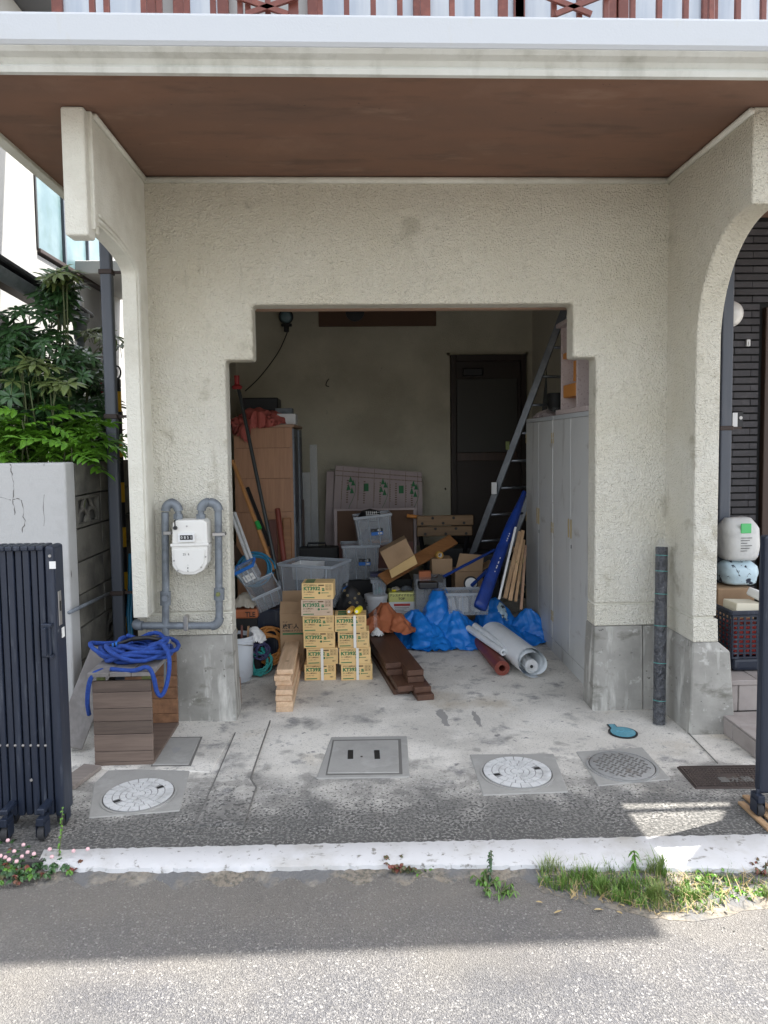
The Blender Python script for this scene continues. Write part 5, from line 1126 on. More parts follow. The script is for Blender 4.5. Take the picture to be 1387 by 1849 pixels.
g = part('gravel', gv, 'rock'); g['kind'] = 'stuff'; g['label'] = 'loose grit scattered on the asphalt and along the kerb'
# ================================================================ GARAGE CONTENTS
def fbx(px0, py0, px1, py1, Y, d):
    a = at(px0, (py0+py1)/2, Y); b = at(px1, (py0+py1)/2, Y); t = at((px0+px1)/2, py0, Y); u = at((px0+px1)/2, py1, Y)
    return a.x, Y, u.z, b.x, Y+d, t.z
def fb(name, p0, p1, Y, d, m, label, cat, z0=None, **k):
    x0, y0, za, x1, y1, zb = fbx(p0[0], p0[1], p1[0], p1[1], Y, d)
    if z0 is not None: za = z0
    return solo(name, MB().box(x0, y0, za, x1, y1, zb), m, label, cat, **k)
# ---- lockers along the right wall
LX = gr(1066, 1250).x; LY0 = gr(1066, 1250).y; lz = atx(1067, 741, LX).z; LYm = atx(998, 900, LX).y; LY1 = atx(950, 900, LX).y
for i, (ya, yb) in enumerate(((LY0, LYm-.003), (LYm+.003, LY1))):
    t = thing('steel_locker', ['near pale grey steel locker with brass hinges beside the opening', 'far pale grey steel locker next to the leaning ladder'][i], 'locker', (LX+.25, (ya+yb)/2, 0), 'steel lockers along the right wall')
    part('cabinet', MB().box(LX+.016, ya, .0, LX+.50, yb, lz), 'locker', t, bevel=.004)
    part('kick_plate', MB().box(LX+.004, ya+.004, .0, LX+.0155, yb-.004, .10), 'locker', t)
    part('top_strip', MB().box(LX+.002, ya+.003, lz-.03, LX+.0155, yb-.003, lz-.001), 'locker_edge', t)
    ym = (ya+yb)/2
    for s in (0, 1):
        y0, y1 = (ya+.006, ym-.002) if s == 0 else (ym+.002, yb-.006)
        d_ = part('door', MB().box(LX, y0, .104, LX+.0155, y1, lz-.033), 'locker', t, bevel=.003)
        yh = ym-.035 if s == 0 else ym+.02
        part('handle', MB().box(LX-.006, yh, .93, LX-.0005, yh+.018, 1.06).box(LX-.008, yh+.004, .94, LX-.0055, yh+.014, 1.05), 'brass', d_, bevel=.002, stuff=True)
        for zz in (.28, .95, 1.62):
            yh = ya+.012 if s == 0 else yb-.024
            part('hinge', MB().box(LX-.006, yh, zz-.04, LX-.0005, yh+.012, zz-.002).box(LX-.006, yh, zz+.002, LX-.0005, yh+.012, zz+.04), 'brass', d_, bevel=.002, stuff=True)
    part('keyhole', MB().box(LX-.002, ym-.03, .86, LX-.0003, ym-.018, .885), 'ink_black', t)
# shelf unit and boxes on the lockers
sx = LX+.04; ya = atx(1066, 700, sx).y; yb = atx(1013, 700, sx).y; ym = atx(1041, 700, sx).y; zt = lz+.002; ztop = atx(1014, 592, sx).z
t = thing('shelf_unit', 'speckled white shelf unit lying on top of the near locker with orange boxes', 'shelf unit', (sx+.15, (ya+yb)/2, lz))
part('shelf_panel', MB().box(sx-.03, ya-.02, zt, sx+.36, yb+.03, zt+.035), 'speckle', t, bevel=.003)
for y in (ya, ym, yb): part('upright', MB().box(sx, y-.012, zt+.036, sx+.34, y+.012, ztop), 'speckle', t, bevel=.003)
part('shelf_panel', MB().box(sx-.03, ya-.02, ztop+.001, sx+.36, yb+.03, ztop+.03), 'speckle', t, bevel=.003)
part('back_panel', MB().box(sx+.18, ya+.013, zt+.036, sx+.20, ym-.013, ztop), 'speckle', t); part('back_panel', MB().box(sx+.12, ym+.013, zt+.036, sx+.14, yb-.013, ztop), 'speckle', t)
for i, (y0, y1, z0, z1) in enumerate(((ym+.03, yb-.04, zt+.12, zt+.21), (ym+.014, ym+.09, zt+.22, zt+.36), (ym+.03, yb-.03, zt+.40, zt+.44), (ym+.02, ym+.14, zt+.45, zt+.60))):
    solo('orange_box', MB().box(sx+.005, y0, z0, sx+.11, y1, z1), 'orange_box', ['lowest orange box in the speckled shelf unit', 'upright orange box in the speckled shelf unit', 'flat orange tray in the middle of the speckled shelf unit', 'topmost orange box in the speckled shelf unit'][i], 'box', group='orange boxes in the shelf unit', bevel=.003)
solo('dark_folder', MB().box(sx+.06, ya+.03, zt+.04, sx+.10, ya+.10, ztop-.2), 'ink_black', 'dark folder standing in the near bay of the speckled shelf unit', 'folder')
a = atx(985, 735, LX+.08); cr = move(crumple(.13, .20, .07, .8, 22, 60, 5), (LX+.14, a.y-.1, lz+.003)); solo('plastic_bag', cr, 'film', 'crumpled clear plastic bag on top of the far locker', 'plastic bag', smooth=True)
cr = move(crumple(.10, .14, .06, .7, 20, 60, 8), (LX+.12, a.y+.1, lz+.003)); solo('newspaper', cr, 'foam', 'crumpled greyish paper on top of the far locker', 'paper', smooth=True)
solo('black_bucket', MB().lathe([(.06, 0), (.075, .2), (.07, .21), (0, .21)], (LX+.22, atx(1000, 700, LX+.2).y, lz+.002), 16), 'ink_black', 'dark cylindrical bag standing behind the shelf unit on the lockers', 'bag', smooth=True, auto=40)
# ---- ladder
def ladder(name, label, p0, p1, off, n, r=.013, m='alu'):
    p0, p1, off = Vector(p0), Vector(p1), Vector(off); t = thing(name, label, 'ladder', (p0+p1)/2)
    for k in range(2): part('rail', MB().beam(p0+off*k, p1+off*k, .022, .062, (1, -.6, 0)), m, t, bevel=.004)
    for i in range(n): c = p0.lerp(p1, (i+.6)/n); part('rung', MB().tube([c+off*.03, c+off*.97], r, 8), m, t, smooth=True)
    return t
foot = at(817, 1130, 6.75); foot.z = .02
ladder('aluminium_ladder', 'tall aluminium ladder leaning towards the right wall behind the lockers', foot, at(1022, 552, 6.3), (.36, .10, 0), 11)
ladder('aluminium_ladder', 'second dark ladder section standing behind the leaning one', at(945, 1080, 7.2), at(1005, 560, 7.2), (.34, .05, 0), 12, .012, 'dark_tube')
ln = at(890, 890, 6.5); fb('socket_plate', (888, 871), (897, 892), 6.52, .02, 'white_plastic', 'white plate hanging by the foot of the ladder', 'plate')
fb('green_rag', (914, 797), (920, 812), 6.3, .02, 'green_wood', 'pale green rag hanging on the ladder rail', 'rag')
# ---- wardrobe and things on it
WYd = 6.3; w0, w1 = at(425, 900, WYd), at(530, 900, WYd); wzt = at(470, 768, WYd).z
wd = thing('wardrobe', 'tan wooden cupboard with a grey sliding door side by the left wall', 'cupboard', ((w0.x+w1.x)/2, WYd+.4, 0))
zc1, zc2, zc3 = [at(470, y, WYd).z for y in (809, 864, 925)]
xl_ = w0.x; xr_ = w1.x
for a, b in ((0.002, zc3-.002), (zc3+.001, zc2-.0015), (zc2+.001, zc1-.0015), (zc1+.001, wzt-.02)): part('end_panel', MB().box(xl_, WYd, a, xr_-.001, WYd+.018, b), 'tan_wood', wd, bevel=.001)
part('carcass', MB().box(xl_+.01, WYd+.0185, 0, xr_-.03, 7.25, wzt-.021), 'dark_wood', wd)
part('top_board', MB().box(xl_-.01, WYd-.012, wzt-.0195, xr_+.02, 7.27, wzt+.006), 'beam_wood', wd, bevel=.003)
for k in range(3):
    ya = WYd+.03+k*.31; dd = part('sliding_door', MB().box(xr_-.028, ya, .03, xr_+.012-(k % 2)*.015, ya+.30, wzt-.03), 'pipe_grey', wd, bevel=.003)
    part('door_panel', MB().box(xr_+.0125-(k % 2)*.015, ya+.03, .9, xr_+.016-(k % 2)*.015, ya+.27, wzt-.10), 'dark_metal', dd)
fb('white_box', (490, 747), (534, 762), WYd+.06, .2, 'white_dirty', 'long white box on top of the tan cupboard', 'box', z0=wzt+.007, bevel=.004)
fb('grey_box', (497, 737), (528, 747), WYd+.3, .15, 'pipe_grey', 'small grey box behind the white box on the tan cupboard', 'box', z0=wzt+.007, bevel=.004)
fb('black_crate', (437, 718), (502, 740), WYd+.45, .3, 'black', 'black crate at the back of the tan cupboard top', 'crate', z0=wzt+.007, bevel=.01)
c_ = at(468, 745, WYd+.18); cr = crumple(.27, .24, .13, .72, 70, 90, 3, rough=1.0, cr=.5, amp=1.0); vv = []
for (x, y, z) in cr.v:
    if y < -.15: e = -.15-y; z = z-e*1.9*(1 if x < -.05 else .25); y = -.16-.04*abs(math.sin(x*40))-e*.05
    vv.append((x, y, z))
cr.v = vv; move(cr, (c_.x, WYd+.15, wzt+.010)); solo('coral_blanket', cr, 'pink', 'coral pink blanket heaped on the cupboard and hanging over its edge', 'blanket', smooth=True)
# spot lamp and cable
a = at(517, 577, 7.70); sp_ = thing('spot_lamp', 'round clamp-on spot lamp high on the back wall', 'lamp', (a.x, 7.7, a.z))
part('lamp_head', MB().lathe([(0, -.05), (.05, -.05), (.072, -.01), (.078, .03), (.070, .04), (.070, .03), (0, .025)], (a.x, 7.70, a.z+.03), 20, Euler((math.pi/2+.2, 0, 0))), 'dark_tube', sp_, smooth=True, auto=40)
part('lamp_lens', MB().lathe([(0, .045), (.05, .04), (.066, .03), (0, .028)], (a.x, 7.70, a.z+.03), 20, Euler((math.pi/2+.2, 0, 0))), 'glass', sp_, smooth=True)
part('clamp', MB().obox((a.x, 7.72, a.z-.055), (.11, .05, .03)).obox((a.x, 7.70, a.z-.09), (.05, .05, .08)), 'black', sp_, bevel=.005, stuff=True)
solo('lamp_cable', MB().tube(smoothp([Vector((a.x+.02, 7.72, a.z-.08)), at(515, 610, 7.7), at(500, 640, 7.65), at(470, 680, 7.5), at(443, 706, 7.3)]), .006, 6), 'ink_black', 'black cable running down from the spot lamp to the left', 'cable', smooth=True)
solo('hook_wire', MB().tube(smoothp([at(594, 684, 7.78), at(590, 690, 7.77), at(589, 696, 7.78), at(594, 698, 7.76)]), .005, 6), 'ink_black', 'bent black wire hook on the back wall', 'wire', smooth=True)
# ---- tools leaning on the cupboard
def stick(name, label, cat, p0, p1, r, m, n=10, **k): return solo(name, MB().tube([Vector(p0), Vector(p1)], r, n), m, label, cat, smooth=True, auto=50, **k)
t = thing('tarp_pole', 'long dark pole with a dark red cap leaning in front of the cupboard', 'pole', at(508, 1072, 5.5))
part('shaft', MB().tube([at(508, 1072, 5.5), at(431, 702, 5.95)], .015, 10), 'dark_tube', t, smooth=True, auto=50)
part('cap', MB().lathe([(.035, -.03), (.045, -.01), (.02, .01), (.022, .08), (0, .08)], at(428, 696, 5.95), 12), 'red_plastic', t, smooth=True, auto=50)
part('collar', MB().tube([at(503, 1048, 5.5), at(509, 1085, 5.5)], .021, 10), 'alu', t, smooth=True, auto=50)
t = thing('tool_handle', 'orange wooden tool handle with green tape leaning left of the dark pole', 'tool', at(494, 1028, 5.5)); part('handle', MB().tube([at(494, 1030, 5.5), at(420, 832, 5.9)], .016, 10), 'stick', t, smooth=True, auto=50); part('tape_band', MB().tube([at(463.5, 942, 5.65), at(469, 955, 5.62)], .019, 10), 'green', t, smooth=True, auto=50)  # wooden tool handle only, no tool head
stick('black_stick', 'short black stick leaning between the orange handle and the pole', 'stick', at(487, 985, 5.8), at(447, 881, 6.1), .016, 'black')
for i, (o, l) in enumerate(((0, 'left white plastic pipe leaning in the left corner'), (7, 'right white plastic pipe leaning in the left corner'), (3.5, 'middle white plastic pipe set behind the other two'))): stick('white_pipe', l, 'pipe', at(452+o, 1022, 5.2+.04*(i == 2)), at(417+o, 926, 5.5+.04*(i == 2)), .012, 'white_dirty', group='white pipes in the left corner')
stick('dark_red_tube', 'dark red cardboard tube standing before the cupboard', 'tube', at(514, 1022, 5.95), at(501, 919, 6.15), .024, 'red_roll', 14)
solo('orange_board', MB().beam(at(520, 1030, 6.1), at(518, 935, 6.22), .075, .015, (0, -1, .1)), 'plank_orange', 'narrow orange board standing right of the dark red tube', 'board', bevel=.008)
solo('red_brown_board', MB().beam(at(496, 1030, 6.2), at(492, 938, 6.25), .07, .015, (0, -1, .1)), 'board_red', 'reddish board standing left of the dark red tube', 'board', bevel=.006)
fb('translucent_sheet', (561, 803), (574, 990), 7.30, .01, 'clear', 'tall narrow translucent panel leaning on the back wall', 'panel')
fb('translucent_sheet', (537, 853), (561, 1010), 7.20, .01, 'clear', 'shorter translucent panel beside the cupboard end', 'panel')
fb('dark_post', (546, 902), (550, 1000), 7.1, .03, 'dark_wood', 'thin dark brown post against the translucent panel', 'post')
# ---- foam boards with printing
def board(name, label, corners, Y, dz, m, cat, thick=.03):
    P = [at(a, b, Y) for a, b in corners]; return solo(name, MB().prism([(p.x, p.z) for p in P], Y, Y+thick, 'y'), m, label, cat, bevel=.003), P
t = thing('foam_board', 'pinkish insulation board with dotted lines and green tree print on the back wall', 'insulation board', at(680, 985, 7.45))
FY = 7.45; C4 = [(606, 840), (762, 853), (764, 985), (598, 985)]; P = [at(a, b, FY) for a, b in C4]
part('board', MB().prism([(p.x, p.z) for p in P], FY, FY+.04, 'y'), 'foam', t, bevel=.003)
def fpt(u, v): return P[0].lerp(P[1], u).lerp(P[3].lerp(P[2], u), v)+Vector((0, -.0022, 0))
dots = MB()
for v in (.065, .125, ):
    for k in range(64): p = fpt(.01+.98*k/63, v); dots.obox(p, (.008, .001, .010))
for u in (.09, .27, .45, .63, .81, .95): dots.beam(fpt(u, .01), fpt(u-.01, .99), .003, .001, (0, 1, 0))
rn = random.Random(2)
for u in (.12, .31, .49, .67, .85):
    for k in range(10): p = fpt(u+.03, .18+k*.03); dots.obox(p, (.022*rn.uniform(.6, 1), .001, .010))
    for k in range(8): p = fpt(u-.035, .2+k*.03); dots.obox(p, (.008, .001, .010))
part('printed_marks', dots, 'ink_brown', t, stuff=True)
trees = MB()
for u in (.18, .55, .90):
    for k, (du, v) in enumerate(((0, .16), (.03, .20), (-.02, .26), (.02, .30))):
        c = fpt(u+du, v); trees.prism([(c.x+.022, c.z-.03), (c.x-.022, c.z-.03), (c.x, c.z+.035)], FY-.003, FY-.001, 'y')
    PP = [fpt(u+.05, .17), fpt(u+.06, .3), fpt(u+.03, .42), fpt(u+.0, .5), fpt(u-.02, .62)]
    trees.tube(smoothp(PP), .002, 4)
for u in (.36, .76): c = fpt(u, .25); trees.obox(c, (.05, .001, .08))
part('green_print', trees, 'ink_green', t, stuff=True)
board('foam_board', 'narrow edge of a second insulation board left of the printed one', [(590, 851), (604, 851), (600, 985), (586, 985)], 7.5, 0, 'foam', 'insulation board', .04)
# framed screen
t = thing('window_screen', 'framed panel with grey upper and red lower half leaning under the foam boards', 'framed panel', at(680, 1040, 7.05))
x0, y0, z0, x1, y1, z1 = fbx(604, 918, 752, 1030, 7.05, .03)
part('pane', MB().box(x0+.03, 7.06, (z0+z1)/2-.03, x1-.03, 7.07, z1-.02), 'brown_patch', t, label='grey upper pane'); part('pane', MB().box(x0+.03, 7.06, z0+.02, x1-.03, 7.07, (z0+z1)/2-.032), 'board_red', t, label='red lower pane')
for bx in ((x0, 7.05, z0, x0+.028, 7.08, z1), (x1-.022, 7.05, z0, x1, 7.08, z1), (x0+.0281, 7.05, z1-.02, x1-.0221, 7.08, z1), (x0+.0281, 7.05, z0, x1-.0221, 7.08, z0+.02)): part('frame', MB().box(*bx), 'foam', t, bevel=.002)
# ---- workbench
t = thing('folding_workbench', 'folding workbench with two holed wooden jaws near the back door', 'workbench', at(805, 1060, 6.9))
for i, (pa, pb) in enumerate((((753, 931), (855, 949)), ((753, 950.5), (853, 968)))):
    x0, y0, z0, x1, y1, z1 = fbx(*pa, *pb, 6.9, .04); jw = part('jaw', MB().box(x0, 6.9, z0, x1, 6.94, z1), 'bench_wood', t, bevel=.006)
    for k in range(5): part('hole', MB().lathe([(0, 0), (.014, 0), (.014, .001), (0, .001)], (x0+(x1-x0)*(k+.5+.3*i)/5.4, 6.8985, (z0+z1)/2+(.025 if k % 2 else -.025)), 10, Euler((math.pi/2, 0, 0))), 'ink_black', jw)
for px in (757, 848): a = at(px, 968, 6.95); part('leg', MB().beam((a.x, 6.95, a.z+.1), (a.x+(.12 if px < 800 else -.12), 7.1, .0), .03, .03), 'black', t); 
a, b = at(735, 931, 6.96), at(757, 934, 6.96); part('clamp_bar', MB().tube([a, b], .018, 8), 'orange_box', t, smooth=True)
# ---- long diagonal plank, cardboard, small carton
solo('long_plank', MB().beam(at(690, 1047, 5.9), at(819, 974, 6.4), .115, .022, (-.35, -1, .5)), 'plank_orange', 'long orange-brown plank slanting up through the middle of the clutter', 'plank', bevel=.003)
t = thing('flat_carton', 'opened brown cardboard box tilted over the diagonal plank', 'cardboard box', at(718, 1030, 5.9))
Q = [at(686, 997, 5.85), at(733, 972, 5.85), at(748, 1002, 5.85), at(703, 1030, 5.85)]
part('side', MB().prism([(p.x, p.z) for p in Q], 5.85, 6.05, 'y'), 'card_brown', t, bevel=.003)
part('flap', MB().add([Q[3]+Vector((0, -.003, -.0)), Q[2]+Vector((0, -.003, 0)), Q[2]+Vector((.02, -.08, -.06)), Q[3]+Vector((.015, -.08, -.05))], [(0, 1, 2, 3)]), 'card', t)
fb('small_carton', (780, 1009), (817, 1038), 6.1, .18, 'card_brown', 'small brown carton with a tape roll on top in mid clutter', 'box', bevel=.003)
a = at(793, 1002, 6.13); t = thing('tape_roll', 'roll of packing tape standing on the small brown carton', 'tape roll', (a.x, 6.15, a.z-.03))
part('tape', MB().lathe([(.018, -.02), (.032, -.02), (.032, .02), (.018, .02), (.018, -.02)], a, 20, Euler((math.pi/2, 0, .3))), 'ochre', t, smooth=True, auto=40)
part('core', MB().lathe([(.0175, -.021), (.0175, .021), (.015, .021), (.015, -.021), (.0175, -.021)], a, 20, Euler((math.pi/2, 0, .3))), 'paper', t, smooth=True, auto=40)
x0, y0, z0, x1, y1, z1 = fbx(822, 1032, 872, 1075, 6.1, .3)
t = thing('open_carton', 'open brown cardboard box with raised flaps behind the blue pole', 'cardboard box', ((x0+x1)/2, 6.2, z0))
part('box_body', MB().box(x0, 6.1, max(0, z0-.25), x1, 6.35, z1), 'card_brown', t, bevel=.003)
part('flap', MB().add([(x0, 6.12, z1), (x1, 6.12, z1), (x1+.02, 6.16, z1+.13), (x0+.05, 6.16, z1+.15)], [(0, 1, 2, 3)]), 'card_brown', t)
part('flap', MB().add([(x1, 6.12, z1), (x1, 6.34, z1), (x1+.10, 6.34, z1+.06), (x1+.10, 6.12, z1+.06)], [(0, 1, 2, 3)]), 'card_brown', t)
t = thing('blue_pole', 'thin blue metal pole with a black clamp end slanting before the cartons', 'pole', at(797, 1043, 5.7)); part('shaft', MB().tube([at(797, 1043, 5.7), at(893, 993, 6.0)], .012, 10), 'blue_metal', t, smooth=True, auto=50)
part('clamp_end', MB().beam(at(778, 1044, 5.7), at(800, 1049, 5.7), .03, .025).beam(at(790, 1040, 5.7), at(800, 1044, 5.7), .04, .03), 'black', t, stuff=True)
stick('blue_pole', 'shorter dark blue pole showing behind the long navy bag', 'pole', at(852, 1057, 5.85), at(880, 1030, 6.0), .015, 'blue_metal')
a = at(850, 1053, 5.9); t = thing('round_mirror', 'round white disc with a black rim standing in the clutter', 'disc', (a.x, 5.9, a.z-.06)); part('rim', MB().lathe([(.050, 0), (.060, 0), (.060, .02), (.050, .02), (.050, 0)], a, 24, Euler((math.pi/2, 0, 0))), 'black', t); part('face', MB().lathe([(0, .001), (.0495, .001), (.0495, .015), (0, .018)], a, 24, Euler((math.pi/2, 0, 0))), 'paper', t)
part('stand', MB().box(a.x-.01, 5.89, a.z-.14, a.x+.01, 5.93, a.z-.061), 'black', t)
# ---- clear crates
def crate(label, c, size, rot, m='clear', name='clear_crate', sticker=None, cat='plastic crate', rim=True, group=None, taper=.92, lid=None):
    L, W, H = size; t = thing(name, label, cat, c, group); R = rot.to_matrix(); c = Vector(c)
    def tf(mb): mb.v = [tuple(c+R @ Vector(v)) for v in mb.v]; return mb
    k = taper; o = [(-L/2*k, -W/2*k), (L/2*k, -W/2*k), (L/2*k, W/2*k), (-L/2*k, W/2*k)]; T = [(-L/2, -W/2), (L/2, -W/2), (L/2, W/2), (-L/2, W/2)]
    mb = MB(); th = .004
    def ring(P, z, s): return [(p[0]-math.copysign(s, p[0]), p[1]-math.copysign(s, p[1]), z) for p in P]
    vs = ring(o, 0, 0)+ring(T, H, 0)+ring(T, H, th)+ring(o, th, th); fs = [(3, 2, 1, 0), (12, 13, 14, 15)]
    for a, b in ((0, 4), (4, 8), (8, 12)): fs += [(a+i, a+(i+1) % 4, b+(i+1) % 4, b+i) for i in range(4)]
    part('crate_body', tf(mb.add(vs, fs)), m, t, bevel=.003)
    if rim:
        r = MB(); e = .010
        for bx in ((-L/2-e, -W/2-e, H-.02, L/2+e, -W/2-.001, H+.004), (-L/2-e, W/2+.001, H-.02, L/2+e, W/2+e, H+.004), (-L/2-e, -W/2, H-.02, -L/2-.001, W/2, H+.004), (L/2+.001, -W/2, H-.02, L/2+e, W/2, H+.004)): r.box(*bx)
        part('rim', tf(r), lid or 'clear_rim', t, bevel=.003, stuff=True)
        g = MB()
        for s in (-.42, -.14, .14, .42): g.beam((L*s*k, -W/2*k-.004, .01), (L*s, -W/2-.004, H-.02), .008, .005)
        part('ribs', tf(g), 'clear_rim', t, stuff=True)
    if sticker:
        fx, fz, ax = sticker; s1 = MB(); s2 = MB(); s3 = MB(); s4 = MB(); w_, h_ = .105, .030
        if ax == 'f': o3 = lambda u, v, d: (fx+u, -W/2*(k+(1-k)*(fz+v)/H)-.003-d, fz+v)
        else: o3 = lambda u, v, d: (L/2*(k+(1-k)*(fz+v)/H)+.003+d, fx+u, fz+v)
        s1.quad(o3(0, h_, 0), o3(w_, h_, 0), o3(w_, 2*h_, 0), o3(0, 2*h_, 0)); s2.quad(o3(0, 0, 0), o3(w_, 0, 0), o3(w_, h_, 0), o3(0, h_, 0)); s3.quad(o3(.06, .006, .001), o3(.098, .006, .001), o3(.098, .022, .001), o3(.06, .022, .001))
        a = Vector(o3(.055, h_+.005, .0012)); put_text(s4, '45', .028, a, Vector(o3(1, 0, 0))-Vector(o3(0, 0, 0)), Vector(o3(0, 1, 0))-Vector(o3(0, 0, 0)), .001, 1.2)
        a = Vector(o3(.008, h_+.008, .0012)); put_text(s4, '▪▪▪', .012, a, Vector(o3(1, 0, 0))-Vector(o3(0, 0, 0)), Vector(o3(0, 1, 0))-Vector(o3(0, 0, 0)))
        sk = part('sticker', tf(s1), 'ink_black', t); part('sticker_band', tf(s2), 'ink_blue', sk); part('sticker_field', tf(s3), 'paper', sk); part('lettering', tf(s4), 'paper', sk)
    return t, tf
E_ = Euler
bc = at(568, 1060, 5.75); tzc = at(503, 1022, 5.6).z
t, tf = crate('largest clear storage crate standing behind the left carton column', (bc.x+.0, 5.78, tzc-.34), (.47, .36, .34), E_((0, 0, -.42)), sticker=(.05, .10, 'r'))
def inner(name, label, cat, mb, m, **k): return solo(name, mb, m, label, cat, **k)
crate('small white plastic basket inside the largest clear crate', (bc.x-.05, 5.80, tzc-.14), (.22, .17, .13), E_((0, 0, -.35)), m='white_dirty', name='small_basket', cat='basket', rim=False)
c1 = at(651, 1047, 6.45); crate('clear storage crate with a black and blue label, lower of the stacked pair', (c1.x, 6.6, c1.z), (.33, .30, .31), E_((0, 0, .05)), sticker=(-.02, .13, 'f'))
c2 = at(676, 989, 6.45); crate('clear storage crate with orange rope, upper and tilted one of the pair', (c2.x+.01, 6.6, c2.z+.012), (.33, .30, .28), E_((0, -.10, .05)), sticker=(-.03, .10, 'f'))
solo('orange_rope', MB().tube(coil((c2.x+.05, 6.56, c2.z+.035), .075, 5, .007, .01, 4), .007, 6), 'orange_cord', 'coil of orange rope inside the upper clear crate', 'rope', smooth=True)
solo('parts_bag', move(crumple(.13, .11, .20, .8, 18, 50, 6), (c1.x-.02, 6.6, c1.z+.01)), 'dark_roll', 'dark bag of fittings inside the lower clear crate', 'bag', smooth=True)
solo('navy_cloth', move(crumple(.11, .09, .12, .8, 18, 50, 9), (c2.x-.03, 6.6, c2.z+.05)), 'navy_cord', 'navy cloth inside the upper clear crate', 'cloth', smooth=True)
# mesh cap on the upper crate
hc = at(668, 928, 6.6); hx = MB().lathe([(.10, 0), (.095, .05), (.07, .09), (0, .11)], (hc.x, 6.6, hc.z-.06), 16, sx=1.1); t = thing('mesh_cap', 'black cap with a white mesh lying on the upper clear crate', 'cap', (hc.x, 6.6, hc.z-.06)); part('cap_body', hx, 'black', t, smooth=True)
g = MB()
for k in range(6): g.beam((hc.x-.02+k*.018, 6.495, hc.z-.05), (hc.x-.035+k*.018, 6.51, hc.z+.035), .004, .003)
for k in range(5): g.beam((hc.x-.04, 6.494+.003*k, hc.z-.045+k*.018), (hc.x+.08, 6.494+.003*k, hc.z-.05+k*.018), .004, .003)
part('mesh', g, 'paper', t, stuff=True)
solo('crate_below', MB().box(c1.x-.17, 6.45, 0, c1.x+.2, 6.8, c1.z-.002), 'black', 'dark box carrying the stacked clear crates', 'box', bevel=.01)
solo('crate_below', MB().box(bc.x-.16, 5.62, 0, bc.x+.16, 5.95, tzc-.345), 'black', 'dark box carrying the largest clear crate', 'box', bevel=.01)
# small clear tubs at the left
tc1 = at(455, 1035, 5.1); t, tf = crate('clear tub with a blue lid edge and white label tilted in the left corner', (tc1.x, 5.15, tc1.z-.06), (.135, .12, .13), E_((.25, -.45, -.1)), m='clear2', name='clear_tub', cat='tub', lid='ink_blue')
g = MB().box(-.035, -.062, .025, .045, -.0605, .075); part('label', tf(g), 'paper', t); g = MB(); put_text(g, 'ビス 65', .02, (-.028, -.0632, .042), (1, 0, 0), (0, 0, 1)); part('lettering', tf(g), 'ink_black', t)
tc2 = at(480, 1078, 5.15); crate('empty clear tub tipped over behind the brown carton at left', (tc2.x, 5.25, tc2.z-.06), (.20, .16, .17), E_((.5, -.35, .3)), m='clear2', name='clear_tub', cat='tub')
solo('tub_support', MB().box(tc2.x-.08, 5.18, 0, tc2.x+.14, 5.45, tc2.z-.10), 'dark_metal', 'dark blue plastic box under the tipped clear tub', 'box', bevel=.012)
solo('dark_sack', move(crumple(.15, .2, .38, .8, 24, 60, 12), (at(440, 1080, 5.5).x, 5.6, 0)), 'ink_black', 'black sack slumped in the left corner', 'sack', smooth=True)
solo('blue_rope', MB().tube(coil(at(462, 1030, 5.45), .12, 4, .009, .02, 7, lean=E_((1.0, 0, 0)).to_matrix()), .008, 6), 'cyan_hose', 'cyan rope coil hanging in the left corner behind the clear tub', 'rope', smooth=True)
solo('leaning_board', MB().beam(at(500, 1120, 5.25), at(417, 985, 5.6), .07, .018, (0, -1, 0)), 'dark_wood', 'dark brown board leaning low in the left corner', 'board')
t = thing('tool_case', 'black tool case with handle behind the largest clear crate', 'tool case', at(572, 1005, 6.85)); x0, y0, z0, x1, y1, z1 = fbx(532, 989, 612, 1060, 6.85, .15)
part('case_body', MB().box(x0, 6.85, 0, x1, 7.0, z1), 'ink_black', t, bevel=.015, seg=2); part('case_handle', MB().tube([(x0+.12, 6.92, z1), (x0+.13, 6.92, z1+.035), (x1-.13, 6.92, z1+.035), (x1-.12, 6.92, z1)], .010, 8), 'black', t)
t = thing('black_pouch', 'black tool pouch studded with pale round eyelets behind the right carton column', 'pouch', at(635, 1090, 5.6)); pc = at(634, 1080, 5.6)
part('pouch_body', move(crumple(.13, .10, .22, .85, 24, 60, 15), (pc.x, 5.65, pc.z-.14)), 'ink_black', t, smooth=True)
g = MB()
for k, (u, v) in enumerate(((628, 1075), (641, 1080), (632, 1088), (648, 1072), (645, 1088), (622, 1066))): g.lathe([(.006, 0), (.010, 0), (.010, .003), (.006, .003), (.006, 0)], at(u, v, 5.54), 10, E_((math.pi/2, 0, 0)))
part('eyelets', g, 'brass', t, stuff=True)
solo('pouch_support', MB().box(pc.x-.14, 5.56, 0, pc.x+.14, 5.8, pc.z-.142), 'black', 'low dark box under the tool pouch', 'box', bevel=.01)
# bucket with lid and small tub
b = at(680, 1106, 6.0); t = thing('lidded_bucket', 'grey-white plastic bucket with a lid behind the orange cloth', 'bucket', (b.x, 6.05, 0)); zt = at(680, 1078, 5.95).z
part('bucket_body', MB().lathe([(.085, .12), (.095, zt-.02), (0, zt-.02)], (b.x, 6.05, 0), 24), 'white_dirty', t, smooth=True, auto=40); part('lid', MB().lathe([(.101, zt-.03), (.101, zt), (.09, zt+.003), (0, zt)], (b.x, 6.05, 0), 24), 'white_dirty', t, smooth=True, auto=40)
part('bucket_foot', MB().lathe([(.084, 0), (.085, .119), (0, .119)], (b.x, 6.05, 0), 24), 'cream_bucket', t, smooth=True, auto=40)
t, tf = crate('small clear tub of green fittings standing on the lidded bucket', (at(685, 1074, 6.0).x, 6.05, zt+.004), (.125, .11, .125), E_((0, 0, 0)), m='clear', name='clear_tub', cat='tub', taper=.85, lid='clear')
